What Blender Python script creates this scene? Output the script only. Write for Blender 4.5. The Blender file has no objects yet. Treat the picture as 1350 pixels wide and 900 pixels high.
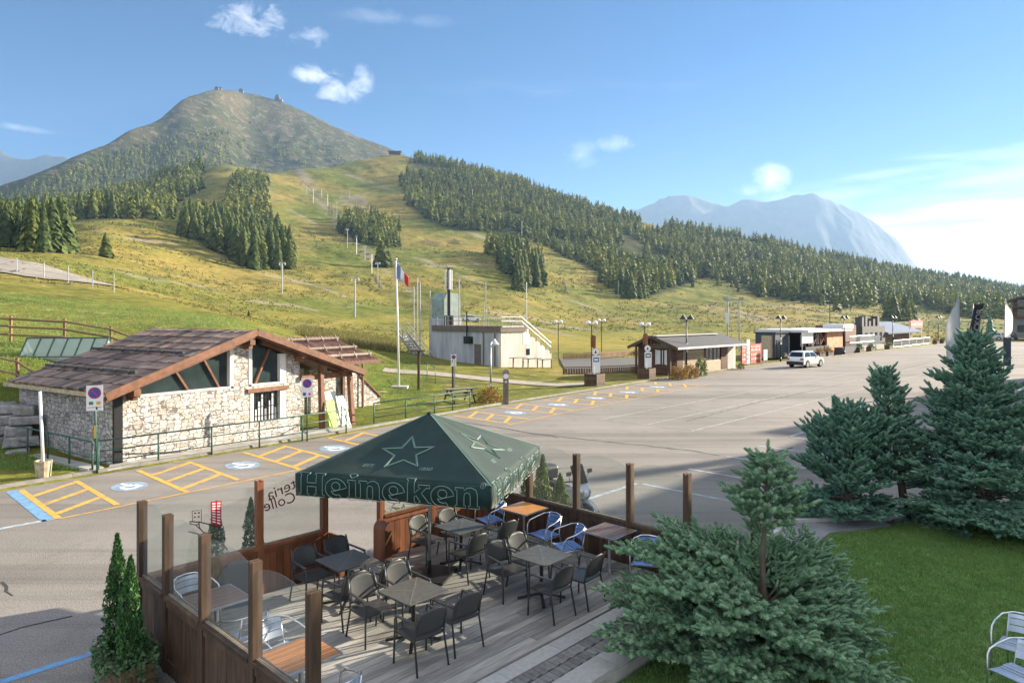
import bpy, math, random
import numpy as np
from mathutils import Vector, Matrix
random.seed(7); RNG = np.random.default_rng(11)
SC = bpy.context.scene
COL = SC.collection
PI = math.pi
CAMH = 5.0
# ---------------------------------------------------------------- the place's own grid
GA = math.radians(46.55)          # the terrace, lot and buildings are turned by this angle
CG, SG = math.cos(GA), math.sin(GA)
def PQ(p, q, z=0.0): return Vector((p*CG - q*SG, p*SG + q*CG, z))
def toPQ(X, Y): return (X*CG + Y*SG, -X*SG + Y*CG)
def G(x, y, z=0.0):               # ground point seen at a photo pixel (surveying helper)
    Y = 900*(CAMH - z)/(y - 417); return Vector(((x-675)/900*Y, Y, z))
def GP(x, y, z=0.0):
    g = G(x, y, z); return toPQ(g.x, g.y)
def kerbq(p):
    return float(np.interp(p, [-60, 4, 16, 27, 47, 66, 100, 136, 170], [23.8, 24.3, 25.4, 27.0, 28.7, 29.6, 29.2, 28.4, 27.5]))

# ---------------------------------------------------------------- tagging
def tag(o, label=None, cat=None, group=None, kind=None):
    if label: o['label'] = label
    if cat: o['category'] = cat
    if group: o['group'] = group
    if kind: o['kind'] = kind
    return o
def thing(name, label, cat, loc=(0,0,0), rz=0.0, group=None):
    o = bpy.data.objects.new(name, None); COL.objects.link(o)
    o.empty_display_size = .2
    o.location = loc; o.rotation_euler = (0, 0, rz)
    return tag(o, label, cat, group)
def dup(root, loc=None, rz=None, label=None, group=None):
    kids = {}
    for o in bpy.data.objects:
        if o.parent: kids.setdefault(o.parent.name, []).append(o)
    def cp(o, par):
        c = o.copy(); COL.objects.link(c)
        if par is not None: c.parent = par
        for k in kids.get(o.name, []): cp(k, c)
        return c
    r = cp(root, None)
    if loc is not None: r.location = loc
    if rz is not None: r.rotation_euler = (0, 0, rz)
    if label: r['label'] = label
    if group: r['group'] = group
    return r

# ---------------------------------------------------------------- mesh collector
class MB:
    def __init__(s): s.v = []; s.f = []; s.m = []; s.t = []
    def add(s, vs, fs, mi=0, t=None, M=None):
        n = len(s.v)
        if M is not None: vs = [M @ Vector(v) for v in vs]
        s.v.extend([tuple(v) for v in vs])
        if t is None: t = random.random()
        for f in fs:
            s.f.append([i+n for i in f]); s.m.append(mi); s.t.append(t)
        return s
    def box(s, x0, y0, z0, x1, y1, z1, mi=0, t=None, M=None):
        return s.add([(x0,y0,z0),(x1,y0,z0),(x1,y1,z0),(x0,y1,z0),(x0,y0,z1),(x1,y0,z1),(x1,y1,z1),(x0,y1,z1)],
                     [(3,2,1,0),(4,5,6,7),(0,1,5,4),(1,2,6,5),(2,3,7,6),(3,0,4,7)], mi, t, M)
    def beam(s, a, b, w, h, mi=0, t=None, up=(0,0,1)):
        a = Vector(a); b = Vector(b); d = (b-a); L = d.length; d.normalize()
        u = Vector(up); x = d.cross(u)
        if x.length < 1e-4: x = d.cross(Vector((1,0,0)))
        x.normalize(); y = x.cross(d)
        M = Matrix((( x.x, d.x, y.x, a.x),(x.y, d.y, y.y, a.y),(x.z, d.z, y.z, a.z),(0,0,0,1)))
        return s.box(-w/2, 0, -h/2, w/2, L, h/2, mi, t, M)
    def tube(s, pts, r, n=8, closed=False, mi=0, t=None, r2=None):
        P = [Vector(p) for p in pts]; N = len(P)
        vs = []; fs = []
        prev = None
        for i in range(N):
            if closed: d = P[(i+1) % N] - P[i-1]
            else: d = P[min(i+1, N-1)] - P[max(i-1, 0)]
            d.normalize()
            if prev is None:
                u = Vector((0,0,1)) if abs(d.z) < .9 else Vector((1,0,0))
                x = d.cross(u); x.normalize()
            else:
                x = prev - d*prev.dot(d)
                if x.length < 1e-6: x = d.orthogonal()
                x.normalize()
            prev = x; y = d.cross(x)
            rr = r if r2 is None else r + (r2-r)*i/(N-1)
            for k in range(n):
                a = 2*PI*k/n
                vs.append(P[i] + x*math.cos(a)*rr + y*math.sin(a)*rr)
        R = N if closed else N-1
        for i in range(R):
            j = (i+1) % N
            for k in range(n):
                fs.append((i*n+k, i*n+(k+1) % n, j*n+(k+1) % n, j*n+k))
        if not closed:
            fs.append(tuple(reversed(range(n)))); fs.append(tuple((N-1)*n+k for k in range(n)))
        return s.add(vs, fs, mi, t)
    def cyl(s, a, b, r, r2=None, n=12, mi=0, t=None): return s.tube([a, b], r, n, False, mi, t, r2 if r2 is not None else r)
    def prism(s, poly, d0, d1, axis='z', mi=0, t=None, M=None):
        # poly: list of 2-D points; extruded from d0 to d1 along an axis
        n = len(poly)
        def P(u, v, d):
            return (u, v, d) if axis == 'z' else ((u, d, v) if axis == 'y' else (d, u, v))
        vs = [P(u, v, d0) for u, v in poly] + [P(u, v, d1) for u, v in poly]
        fs = [tuple(range(n-1, -1, -1)), tuple(range(n, 2*n))] + [(i, (i+1) % n, n+(i+1) % n, n+i) for i in range(n)]
        return s.add(vs, fs, mi, t, M)
    def lathe(s, prof, n=16, mi=0, t=None, c=(0,0,0)):
        vs = []; fs = []
        for r, z in prof:
            for k in range(n):
                a = 2*PI*k/n; vs.append((c[0]+r*math.cos(a), c[1]+r*math.sin(a), c[2]+z))
        for i in range(len(prof)-1):
            for k in range(n): fs.append((i*n+k, i*n+(k+1) % n, (i+1)*n+(k+1) % n, (i+1)*n+k))
        fs.append(tuple(range(n-1, -1, -1))); fs.append(tuple((len(prof)-1)*n+k for k in range(n)))
        return s.add(vs, fs, mi, t)
    def ball(s, c, r, n=10, m=6, mi=0, t=None, sq=(1,1,1)):
        vs = []; fs = []
        for i in range(m+1):
            th = PI*i/m
            for k in range(n):
                a = 2*PI*k/n
                vs.append((c[0]+sq[0]*r*math.sin(th)*math.cos(a), c[1]+sq[1]*r*math.sin(th)*math.sin(a), c[2]-sq[2]*r*math.cos(th)))
        for i in range(m):
            for k in range(n): fs.append((i*n+k, i*n+(k+1) % n, (i+1)*n+(k+1) % n, (i+1)*n+k))
        return s.add(vs, fs, mi, t)
    def build(s, name, mats, parent=None, loc=None, rz=None, smooth=False, bevel=0.0, fix=True):
        me = bpy.data.meshes.new(name)
        me.from_pydata(s.v, [], s.f); me.update()
        mats = mats if isinstance(mats, (list, tuple)) else [mats]
        for m in mats: me.materials.append(m)
        me.polygons.foreach_set('material_index', s.m)
        at = me.attributes.new('tint', 'FLOAT', 'FACE'); at.data.foreach_set('value', s.t)
        if fix:
            import bmesh
            bm = bmesh.new(); bm.from_mesh(me); bmesh.ops.recalc_face_normals(bm, faces=bm.faces[:]); bm.to_mesh(me); bm.free()
        if smooth:
            me.polygons.foreach_set('use_smooth', [True]*len(me.polygons))
        o = bpy.data.objects.new(name, me); COL.objects.link(o)
        if parent is not None: o.parent = parent
        if loc is not None: o.location = loc
        if rz is not None: o.rotation_euler = (0, 0, rz)
        if bevel:
            b = o.modifiers.new('soft_edges', 'BEVEL'); b.width = bevel; b.segments = 2; b.limit_method = 'ANGLE'; b.angle_limit = math.radians(40)
        return o

def np_mesh(name, V, F, mats, tint=None, parent=None, smooth=False, midx=None, attrs=None):
    """big mesh from numpy: V (n,3), F (m,k) with k 3 or 4"""
    me = bpy.data.meshes.new(name)
    n, (m, k) = len(V), F.shape
    me.vertices.add(n); me.vertices.foreach_set('co', np.ascontiguousarray(V, np.float32).ravel())
    me.loops.add(m*k); me.loops.foreach_set('vertex_index', np.ascontiguousarray(F, np.int32).ravel())
    me.polygons.add(m); me.polygons.foreach_set('loop_start', np.arange(0, m*k, k, dtype=np.int32))
    try: me.polygons.foreach_set('loop_total', np.full(m, k, np.int32))
    except Exception: pass
    if midx is not None: me.polygons.foreach_set('material_index', np.ascontiguousarray(midx, np.int32))
    me.update(calc_edges=True)
    mats = mats if isinstance(mats, (list, tuple)) else [mats]
    for mm in mats: me.materials.append(mm)
    if tint is not None:
        at = me.attributes.new('tint', 'FLOAT', 'FACE'); at.data.foreach_set('value', np.ascontiguousarray(tint, np.float32))
    for an, av in (attrs or {}).items():
        at = me.attributes.new(an, 'FLOAT', 'POINT'); at.data.foreach_set('value', np.ascontiguousarray(av, np.float32))
    if smooth: me.polygons.foreach_set('use_smooth', np.ones(m, bool))
    o = bpy.data.objects.new(name, me); COL.objects.link(o)
    if parent is not None: o.parent = parent
    return o

# ---------------------------------------------------------------- materials
class NT:
    def __init__(s, name):
        s.m = bpy.data.materials.new(name); s.m.use_nodes = True
        s.t = s.m.node_tree; s.t.nodes.clear()
        s.out = s.n('ShaderNodeOutputMaterial')
    def n(s, typ, **kw):
        nd = s.t.nodes.new(typ)
        for k, v in kw.items(): setattr(nd, k, v)
        return nd
    def l(s, a, b): s.t.links.new(a, b)
    def coord(s, scale=(1,1,1), space='Object', rot=(0,0,0)):
        tc = s.n('ShaderNodeTexCoord'); mp = s.n('ShaderNodeMapping')
        mp.inputs['Scale'].default_value = scale; mp.inputs['Rotation'].default_value = rot
        s.l(tc.outputs[space], mp.inputs['Vector']); return mp.outputs['Vector']
    def noise(s, vec, scale, detail=5, rough=.55, dist=0):
        x = s.n('ShaderNodeTexNoise'); x.inputs['Scale'].default_value = scale; x.inputs['Detail'].default_value = detail
        x.inputs['Roughness'].default_value = rough; x.inputs['Distortion'].default_value = dist
        s.l(vec, x.inputs['Vector']); return x.outputs['Fac']
    def ramp(s, fac, stops, interp='LINEAR'):
        r = s.n('ShaderNodeValToRGB'); r.color_ramp.interpolation = interp
        el = r.color_ramp.elements
        while len(el) < len(stops): el.new(.5)
        for e, (p, c) in zip(el, stops):
            e.position = p; e.color = (c, c, c, 1) if isinstance(c, (int, float)) else (*c[:3], 1)
        s.l(fac, r.inputs['Fac']); return r.outputs['Color']
    def mix(s, a, b, fac, mode='MIX'):
        x = s.n('ShaderNodeMix', data_type='RGBA', blend_type=mode)
        for sock, val in ((x.inputs[0], fac), (x.inputs[6], a), (x.inputs[7], b)):
            if hasattr(val, 'is_linked'): s.l(val, sock)
            elif isinstance(val, (int, float)): sock.default_value = val if sock.type == 'VALUE' else (val, val, val, 1)
            else: sock.default_value = (*val[:3], 1)
        return x.outputs[2]
    def math(s, op, a, b=0.0, clamp=False):
        x = s.n('ShaderNodeMath', operation=op, use_clamp=clamp)
        for sock, val in zip(x.inputs, (a, b)):
            if hasattr(val, 'is_linked'): s.l(val, sock)
            else: sock.default_value = val
        return x.outputs[0]
    def attr(s, name):
        a = s.n('ShaderNodeAttribute', attribute_name=name); return a.outputs['Fac']
    def bsdf(s, col, rough=.7, metal=0.0, spec=.4, bump=None, bstr=.3, bdist=.02, trans=None):
        b = s.n('ShaderNodeBsdfPrincipled')
        for sock, val in ((b.inputs['Base Color'], col), (b.inputs['Roughness'], rough)):
            if hasattr(val, 'is_linked'): s.l(val, sock)
            elif isinstance(val, (int, float)): sock.default_value = val
            else: sock.default_value = (*val[:3], 1)
        b.inputs['Metallic'].default_value = metal
        b.inputs['Specular IOR Level'].default_value = spec
        if bump is not None:
            bp = s.n('ShaderNodeBump'); bp.inputs['Strength'].default_value = bstr; bp.inputs['Distance'].default_value = bdist
            s.l(bump, bp.inputs['Height']); s.l(bp.outputs['Normal'], b.inputs['Normal'])
        sh = b.outputs['BSDF']
        if trans is not None:
            tr = s.n('ShaderNodeBsdfTranslucent')
            if hasattr(col, 'is_linked'): s.l(col, tr.inputs['Color'])
            else: tr.inputs['Color'].default_value = (*col[:3], 1)
            mx = s.n('ShaderNodeMixShader'); mx.inputs[0].default_value = trans
            s.l(sh, mx.inputs[1]); s.l(tr.outputs[0], mx.inputs[2]); sh = mx.outputs[0]
        s.l(sh, s.out.inputs['Surface'])
        return s.m

def mul(c, k): return tuple(min(1.0, x*k) for x in c[:3])
def mat(name, col, rough=.65, var=.2, scale=9.0, stretch=(1,1,1), bump=0.0, bdist=.01, metal=0.0, spec=.4, tint=0.0, trans=None, col2=None, detail=5):
    n = NT(name); v = n.coord(stretch)
    f = n.noise(v, scale, detail)
    fr = n.ramp(f, [(.3, 0.0), (.7, 1.0)])
    c = n.mix(mul(col, 1-var), col2 if col2 else mul(col, 1+var), fr)
    if tint:
        tf = n.attr('tint')
        k = n.math('ADD', n.math('MULTIPLY', tf, 2*tint), 1-tint)
        c = n.mix(c, k, 1.0, 'MULTIPLY')
    return n.bsdf(c, rough, metal, spec, f if bump else None, bump, bdist, trans)

M = {}
M['wood_red'] = mat('stained_brown_timber', (.20,.072,.03), .55, .35, 7, (1,1,.25), .25, .004, tint=.3)
M['wood_dark'] = mat('weathered_dark_timber', (.095,.056,.034), .6, .4, 9, (1,1,.2), .3, .004, tint=.3)
M['wood_beam'] = mat('roof_beam_timber', (.17,.075,.04), .6, .35, 5, (1,1,1), .3, .006, tint=.3)
M['wood_grey'] = mat('silvered_timber', (.23,.19,.145), .75, .3, 8, (1,1,.3), .3, .006, tint=.3)
M['wood_fence'] = mat('peeled_log', (.22,.13,.07), .75, .3, 10, (1,1,1), .3, .006, tint=.25)
M['black_plastic'] = mat('charcoal_resin', (.045,.046,.047), .38, .15, 40, spec=.5)
M['black_mesh'] = mat('perforated_charcoal_resin', (.055,.056,.056), .42, .15, 90, bump=.4, bdist=.002)
M['dark_top'] = mat('charcoal_table_top', (.085,.082,.078), .42, .2, 14)
M['grey_line'] = mat('table_cross_rib', (.12,.12,.12), .4, .1)
M['alu'] = mat('brushed_aluminium', (.72,.73,.75), .28, .08, 20, metal=1.0)
M['blue_slat'] = mat('blue_lacquered_slat', (.15,.26,.56), .35, .1, 10, tint=.12)
M['alu_slat'] = mat('dull_aluminium_slat', (.50,.55,.66), .38, .08, 10, metal=.6, tint=.12)
M['orange_top'] = mat('honey_laminate', (.50,.22,.06), .35, .2, 6, (1,12,1))
M['brown_top'] = mat('walnut_slat', (.17,.10,.07), .4, .2, 6, (1,8,1), tint=.25)
M['slat_top'] = mat('teak_slat', (.33,.15,.06), .45, .2, 6, (1,8,1), tint=.25)
M['galv'] = mat('galvanised_steel', (.42,.43,.44), .45, .12, 12, metal=.7)
M['white_paint'] = mat('white_painted_metal', (.78,.78,.76), .4, .05, 6)
M['dark_metal'] = mat('black_painted_metal', (.018,.019,.02), .4, .2, 10)
M['green_metal'] = mat('green_painted_rail', (.035,.10,.075), .45, .25, 9)
M['concrete'] = mat('cast_concrete', (.40,.385,.35), .85, .2, 3, bump=.15, bdist=.01)
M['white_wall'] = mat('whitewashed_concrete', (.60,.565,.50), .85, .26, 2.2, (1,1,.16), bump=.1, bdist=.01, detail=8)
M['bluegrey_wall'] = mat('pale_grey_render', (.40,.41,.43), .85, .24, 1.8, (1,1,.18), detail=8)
M['brown_fascia'] = mat('brown_fascia', (.15,.12,.10), .7, .2, 4)
M['glass_dark'] = mat('dark_window_glass', (.03,.045,.045), .06, .3, 1.5, spec=.6)
M['white_frame'] = mat('white_render_reveal', (.74,.73,.70), .7, .06, 6)
M['red_metal'] = mat('ribbed_brown_metal_roof', (.19,.10,.08), .5, .3, 5, tint=.3)
M['rubber'] = mat('tyre_rubber', (.015,.015,.015), .8, .1)
M['terracotta'] = mat('planter_timber', (.14,.085,.05), .7, .3, 8, tint=.25)
M['soil'] = mat('planting_soil', (.05,.035,.022), .95, .3, 20)
M['red_banner'] = mat('red_mesh_banner', (.52,.11,.075), .7, .15, 4)
M['sign_white'] = mat('white_sign_face', (.80,.80,.80), .35, .03, 6)
M['sign_blue'] = mat('blue_sign_ink', (.03,.08,.38), .35, .05, 6)
M['sign_red'] = mat('red_sign_ink', (.5,.03,.03), .35, .05, 6)
M['sign_green'] = mat('green_sign_ink', (.05,.22,.10), .35, .05, 6)
M['sign_yellow'] = mat('yellow_sign_ink', (.65,.42,.03), .35, .05, 6)
M['ink_black'] = mat('black_sign_ink', (.02,.02,.02), .4, .05, 6)
M['umbrella'] = mat('dark_green_canvas', (.014,.037,.034), .75, .18, 3, spec=.2, bump=.25, bdist=.02)
_p = [n_ for n_ in M['umbrella'].node_tree.nodes if n_.type == 'BSDF_PRINCIPLED'][0]
_p.inputs['Sheen Weight'].default_value = .16; _p.inputs['Sheen Roughness'].default_value = .45; _p.inputs['Sheen Tint'].default_value = (.95,.88,.75,1)
M['umb_line'] = mat('pale_green_print', (.17,.28,.23), .65, .08, 6)
M['banner_white'] = mat('white_flag_cloth', (.80,.79,.76), .7, .06, 4, trans=.8)
M['banner_black'] = mat('black_flag_cloth', (.03,.03,.032), .7, .1, 4)
M['slate'] = mat('brown_slate_slab', (.185,.125,.095), .6, .3, 3.5, bump=.3, bdist=.01, tint=.62, spec=.3)
M['roof_dark'] = mat('dark_bitumen_roof', (.07,.068,.07), .7, .2, 4, tint=.2)
M['roof_white'] = mat('pale_roof_membrane', (.68,.68,.66), .6, .06, 3)
M['logcabin'] = mat('cabin_log_boards', (.125,.055,.032), .6, .3, 5, (1,1,1), .2, .006, tint=.25)
M['pale_board'] = mat('pale_timber_boards', (.42,.33,.23), .65, .2, 5, tint=.2)
M['container'] = mat('slate_blue_cladding', (.055,.075,.095), .5, .12, 3)
M['rock'] = mat('mossy_boulder', (.27,.26,.25), .9, .35, 5, bump=.6, bdist=.04, tint=.3)
M['car_white'] = mat('white_car_paint', (.80,.80,.80), .2, .02, 3, spec=.6)
M['car_silver'] = mat('silver_car_paint', (.46,.48,.50), .22, .03, 3, metal=.5)
M['car_dark'] = mat('dark_blue_car_paint', (.02,.035,.06), .2, .03, 3, spec=.6)
M['car_glass'] = mat('tinted_car_glass', (.012,.014,.018), .05, .1, 3, spec=.7)
M['car_trim'] = mat('black_car_trim', (.02,.02,.021), .5, .1, 6)
M['lamp_red'] = mat('tail_lamp_lens', (.35,.015,.015), .2, .05, 6)
M['lamp_clear'] = mat('clear_lamp_lens', (.75,.75,.76), .1, .05, 6)
M['globe'] = mat('opal_lamp_globe', (.82,.81,.78), .25, .03, 6)
M['lime'] = mat('lime_painted_board', (.40,.62,.06), .5, .1, 5)
M['bucket'] = mat('rusty_cream_bucket', (.45,.37,.24), .7, .35, 6)
M['flag_blue'] = mat('flag_blue_cloth', (.16,.22,.42), .8, .08, 4)
M['flag_red'] = mat('flag_red_cloth', (.62,.04,.03), .8, .08, 4)
M['flag_white'] = mat('flag_white_cloth', (.75,.75,.75), .8, .05, 4)
M['lettering_red'] = mat('dark_red_glass_lettering', (.16,.02,.025), .5, .1, 6)
M['logo_red'] = mat('bright_red_glass_print', (.42,.02,.02), .5, .1, 6)
M['logo_dark'] = mat('black_brown_glass_print', (.035,.018,.015), .5, .1, 6)
M['bark'] = mat('spruce_bark', (.13,.10,.075), .9, .3, 12, (1,1,.4), .6, .015)
M['leaf_dry'] = mat('dry_golden_shrub', (.28,.17,.04), .8, .3, 9, tint=.45, trans=.2)
M['leaf_green'] = mat('fresh_green_leaf', (.10,.16,.03), .6, .3, 9, tint=.45, trans=.25)
M['leaf_thuja'] = mat('thuja_spray', (.055,.135,.035), .6, .25, 7, tint=.5, trans=.15)
M['leaf_ivy'] = mat('trailing_ivy_leaf', (.075,.15,.06), .5, .3, 9, tint=.5, trans=.12)
M['dark_disc'] = mat('dark_grey_folded_top', (.045,.05,.052), .6, .15, 6)
M['fieldwire'] = mat('weathered_wire_mesh', (.30,.28,.25), .7, .1, 6)

def glass_mat():
    n = NT('clear_glass')
    tr = n.n('ShaderNodeBsdfTransparent'); tr.inputs[0].default_value = (.93,.95,.94,1)
    gl = n.n('ShaderNodeBsdfGlossy'); gl.inputs['Roughness'].default_value = .02
    fr = n.n('ShaderNodeFresnel'); fr.inputs['IOR'].default_value = 1.35
    mx = n.n('ShaderNodeMixShader'); ge = n.n('ShaderNodeNewGeometry'); n.l(n.math('MULTIPLY', fr.outputs[0], n.math('SUBTRACT', 1.0, ge.outputs['Backfacing'])), mx.inputs[0]); n.l(tr.outputs[0], mx.inputs[1]); n.l(gl.outputs[0], mx.inputs[2])
    df = n.n('ShaderNodeBsdfDiffuse'); df.inputs[0].default_value = (.8,.82,.8,1); m2 = n.n('ShaderNodeMixShader'); m2.inputs[0].default_value = .045
    n.l(mx.outputs[0], m2.inputs[1]); n.l(df.outputs[0], m2.inputs[2]); n.l(m2.outputs[0], n.out.inputs['Surface']); return n.m
M['glass'] = glass_mat()
def skylight_mat():
    n = NT('greenhouse_glass'); m_ = n.bsdf((.42,.52,.47), .12, 0, .5)
    tr = n.n('ShaderNodeBsdfTransparent'); mx = n.n('ShaderNodeMixShader'); mx.inputs[0].default_value = .4
    b_ = [x for x in n.t.nodes if x.type == 'BSDF_PRINCIPLED'][0]
    n.l(b_.outputs[0], mx.inputs[1]); n.l(tr.outputs[0], mx.inputs[2]); n.l(mx.outputs[0], n.out.inputs['Surface']); return m_
M['skylight'] = skylight_mat()

def stone_mat(name, cols, scale=(3.6,3.6,6.6), mortar=(.30,.27,.23), joint=.05):
    n = NT(name)
    v0 = n.coord(scale)
    # wobble the cell coordinates so that joints are irregular
    nz = n.n('ShaderNodeTexNoise'); nz.inputs['Scale'].default_value = 1.3; nz.inputs['Detail'].default_value = 3
    n.l(v0, nz.inputs['Vector'])
    mx = n.n('ShaderNodeMix', data_type='VECTOR'); 
    ad = n.n('ShaderNodeVectorMath', operation='SCALE'); ad.inputs['Scale'].default_value = .55
    n.l(nz.outputs['Color'], ad.inputs[0])
    av = n.n('ShaderNodeVectorMath', operation='ADD'); n.l(v0, av.inputs[0]); n.l(ad.outputs[0], av.inputs[1])
    vo = n.n('ShaderNodeTexVoronoi', feature='F1', distance='CHEBYCHEV'); vo.inputs['Scale'].default_value = 1.0; vo.inputs['Randomness'].default_value = .85
    n.l(av.outputs[0], vo.inputs['Vector'])
    v2 = n.n('ShaderNodeTexVoronoi', feature='F2', distance='CHEBYCHEV'); v2.inputs['Scale'].default_value = 1.0; v2.inputs['Randomness'].default_value = .85
    n.l(av.outputs[0], v2.inputs['Vector'])
    edge = n.math('SUBTRACT', v2.outputs['Distance'], vo.outputs['Distance'])
    jm = n.ramp(edge, [(joint*.4, 0.0), (joint*1.8, 1.0)])
    sep = n.n('ShaderNodeSeparateColor'); n.l(vo.outputs['Color'], sep.inputs[0])
    c = n.ramp(sep.outputs[0], [(i/(len(cols)-1), cc) for i, cc in enumerate(cols)])
    fine = n.noise(n.coord((1,1,1)), 14, 6, .65)
    c = n.mix(c, n.ramp(fine, [(.3, .6), (.7, 1.15)]), 1.0, 'MULTIPLY')
    c = n.mix(mortar, c, jm)
    h = n.math('ADD', n.math('MULTIPLY', jm, .8), n.math('MULTIPLY', fine, .35))
    return n.bsdf(c, .85, 0, .3, h, .8, .05)
M['stone'] = stone_mat('cream_rubble_stone', [(.56,.53,.48),(.66,.64,.60),(.42,.37,.32),(.61,.59,.55),(.38,.37,.36),(.70,.69,.65),(.50,.44,.37)], mortar=(.17,.145,.12))
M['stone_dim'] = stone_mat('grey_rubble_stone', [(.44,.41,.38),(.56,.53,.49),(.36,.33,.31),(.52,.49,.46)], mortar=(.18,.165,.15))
# ================================================================= LAND
def vnoise(x, y, seed=0):
    """smooth lattice noise in -1..1 (vectorised)"""
    xi = np.floor(x).astype(np.int64); yi = np.floor(y).astype(np.int64)
    fx = x-xi; fy = y-yi
    fx = fx*fx*(3-2*fx); fy = fy*fy*(3-2*fy)
    def h(a, b):
        k = (a*374761393 + b*668265263 + seed*1442695041) & 0x7fffffff
        k = ((k ^ (k >> 13))*1274126177) & 0x7fffffff
        return ((k ^ (k >> 16)) & 0xffff)/32767.5 - 1
    return (h(xi,yi)*(1-fx)+h(xi+1,yi)*fx)*(1-fy) + (h(xi,yi+1)*(1-fx)+h(xi+1,yi+1)*fx)*fy
def fbm(x, y, oct=4, seed=0, gain=.5):
    s = 0; a = 1.0
    for i in range(oct):
        s = s + a*vnoise(x*2**i, y*2**i, seed+i); a *= gain
    return s
def smooth1(a, w, axis):
    k = np.hanning(2*w+3)[1:-1]; k /= k.sum()
    pad = [(0,0)]*a.ndim; pad[axis] = (w, w)
    ap = np.pad(a, pad, mode='edge')
    return np.apply_along_axis(lambda r: np.convolve(r, k, 'valid'), axis, ap)

class Relief:
    """a height table over direction (photo column) and distance"""
    def __init__(s, cols, Y0, Y1, nY=420, x0=-330, x1=1680, dx=5, wx=7, wy=5):
        s.Y0, s.Y1, s.nY = Y0, Y1, nY
        s.x0, s.dx = x0, dx
        s.xs = np.arange(x0, x1+dx, dx); s.lY = np.linspace(math.log(Y0), math.log(Y1), nY)
        keys = sorted(cols); tab = []
        for k in keys:
            pts = sorted(cols[k]); ly = [math.log(a) for a, b in pts]; z = [CAMH-(b-417)/900*a for a, b in pts]
            tab.append(np.interp(s.lY, ly, z))
        tab = np.array(tab)
        s.T = np.array([[np.interp(x, keys, tab[:, j]) for j in range(nY)] for x in s.xs])
        s.T = smooth1(smooth1(s.T, wx, 0), wy, 1)
    def base(s, X, Y):
        X = np.asarray(X, float); Y = np.maximum(np.asarray(Y, float), s.Y0)
        u = ((X/Y*900+675)-s.x0)/s.dx; w = (np.log(Y)-s.lY[0])/(s.lY[1]-s.lY[0])
        u = np.clip(u, 0, len(s.xs)-1.001); w = np.clip(w, 0, s.nY-1.001)
        i = u.astype(int); j = w.astype(int); fu = u-i; fw = w-j
        T = s.T
        return (T[i,j]*(1-fu)+T[i+1,j]*fu)*(1-fw)+(T[i,j+1]*(1-fu)+T[i+1,j+1]*fu)*fw

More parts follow.
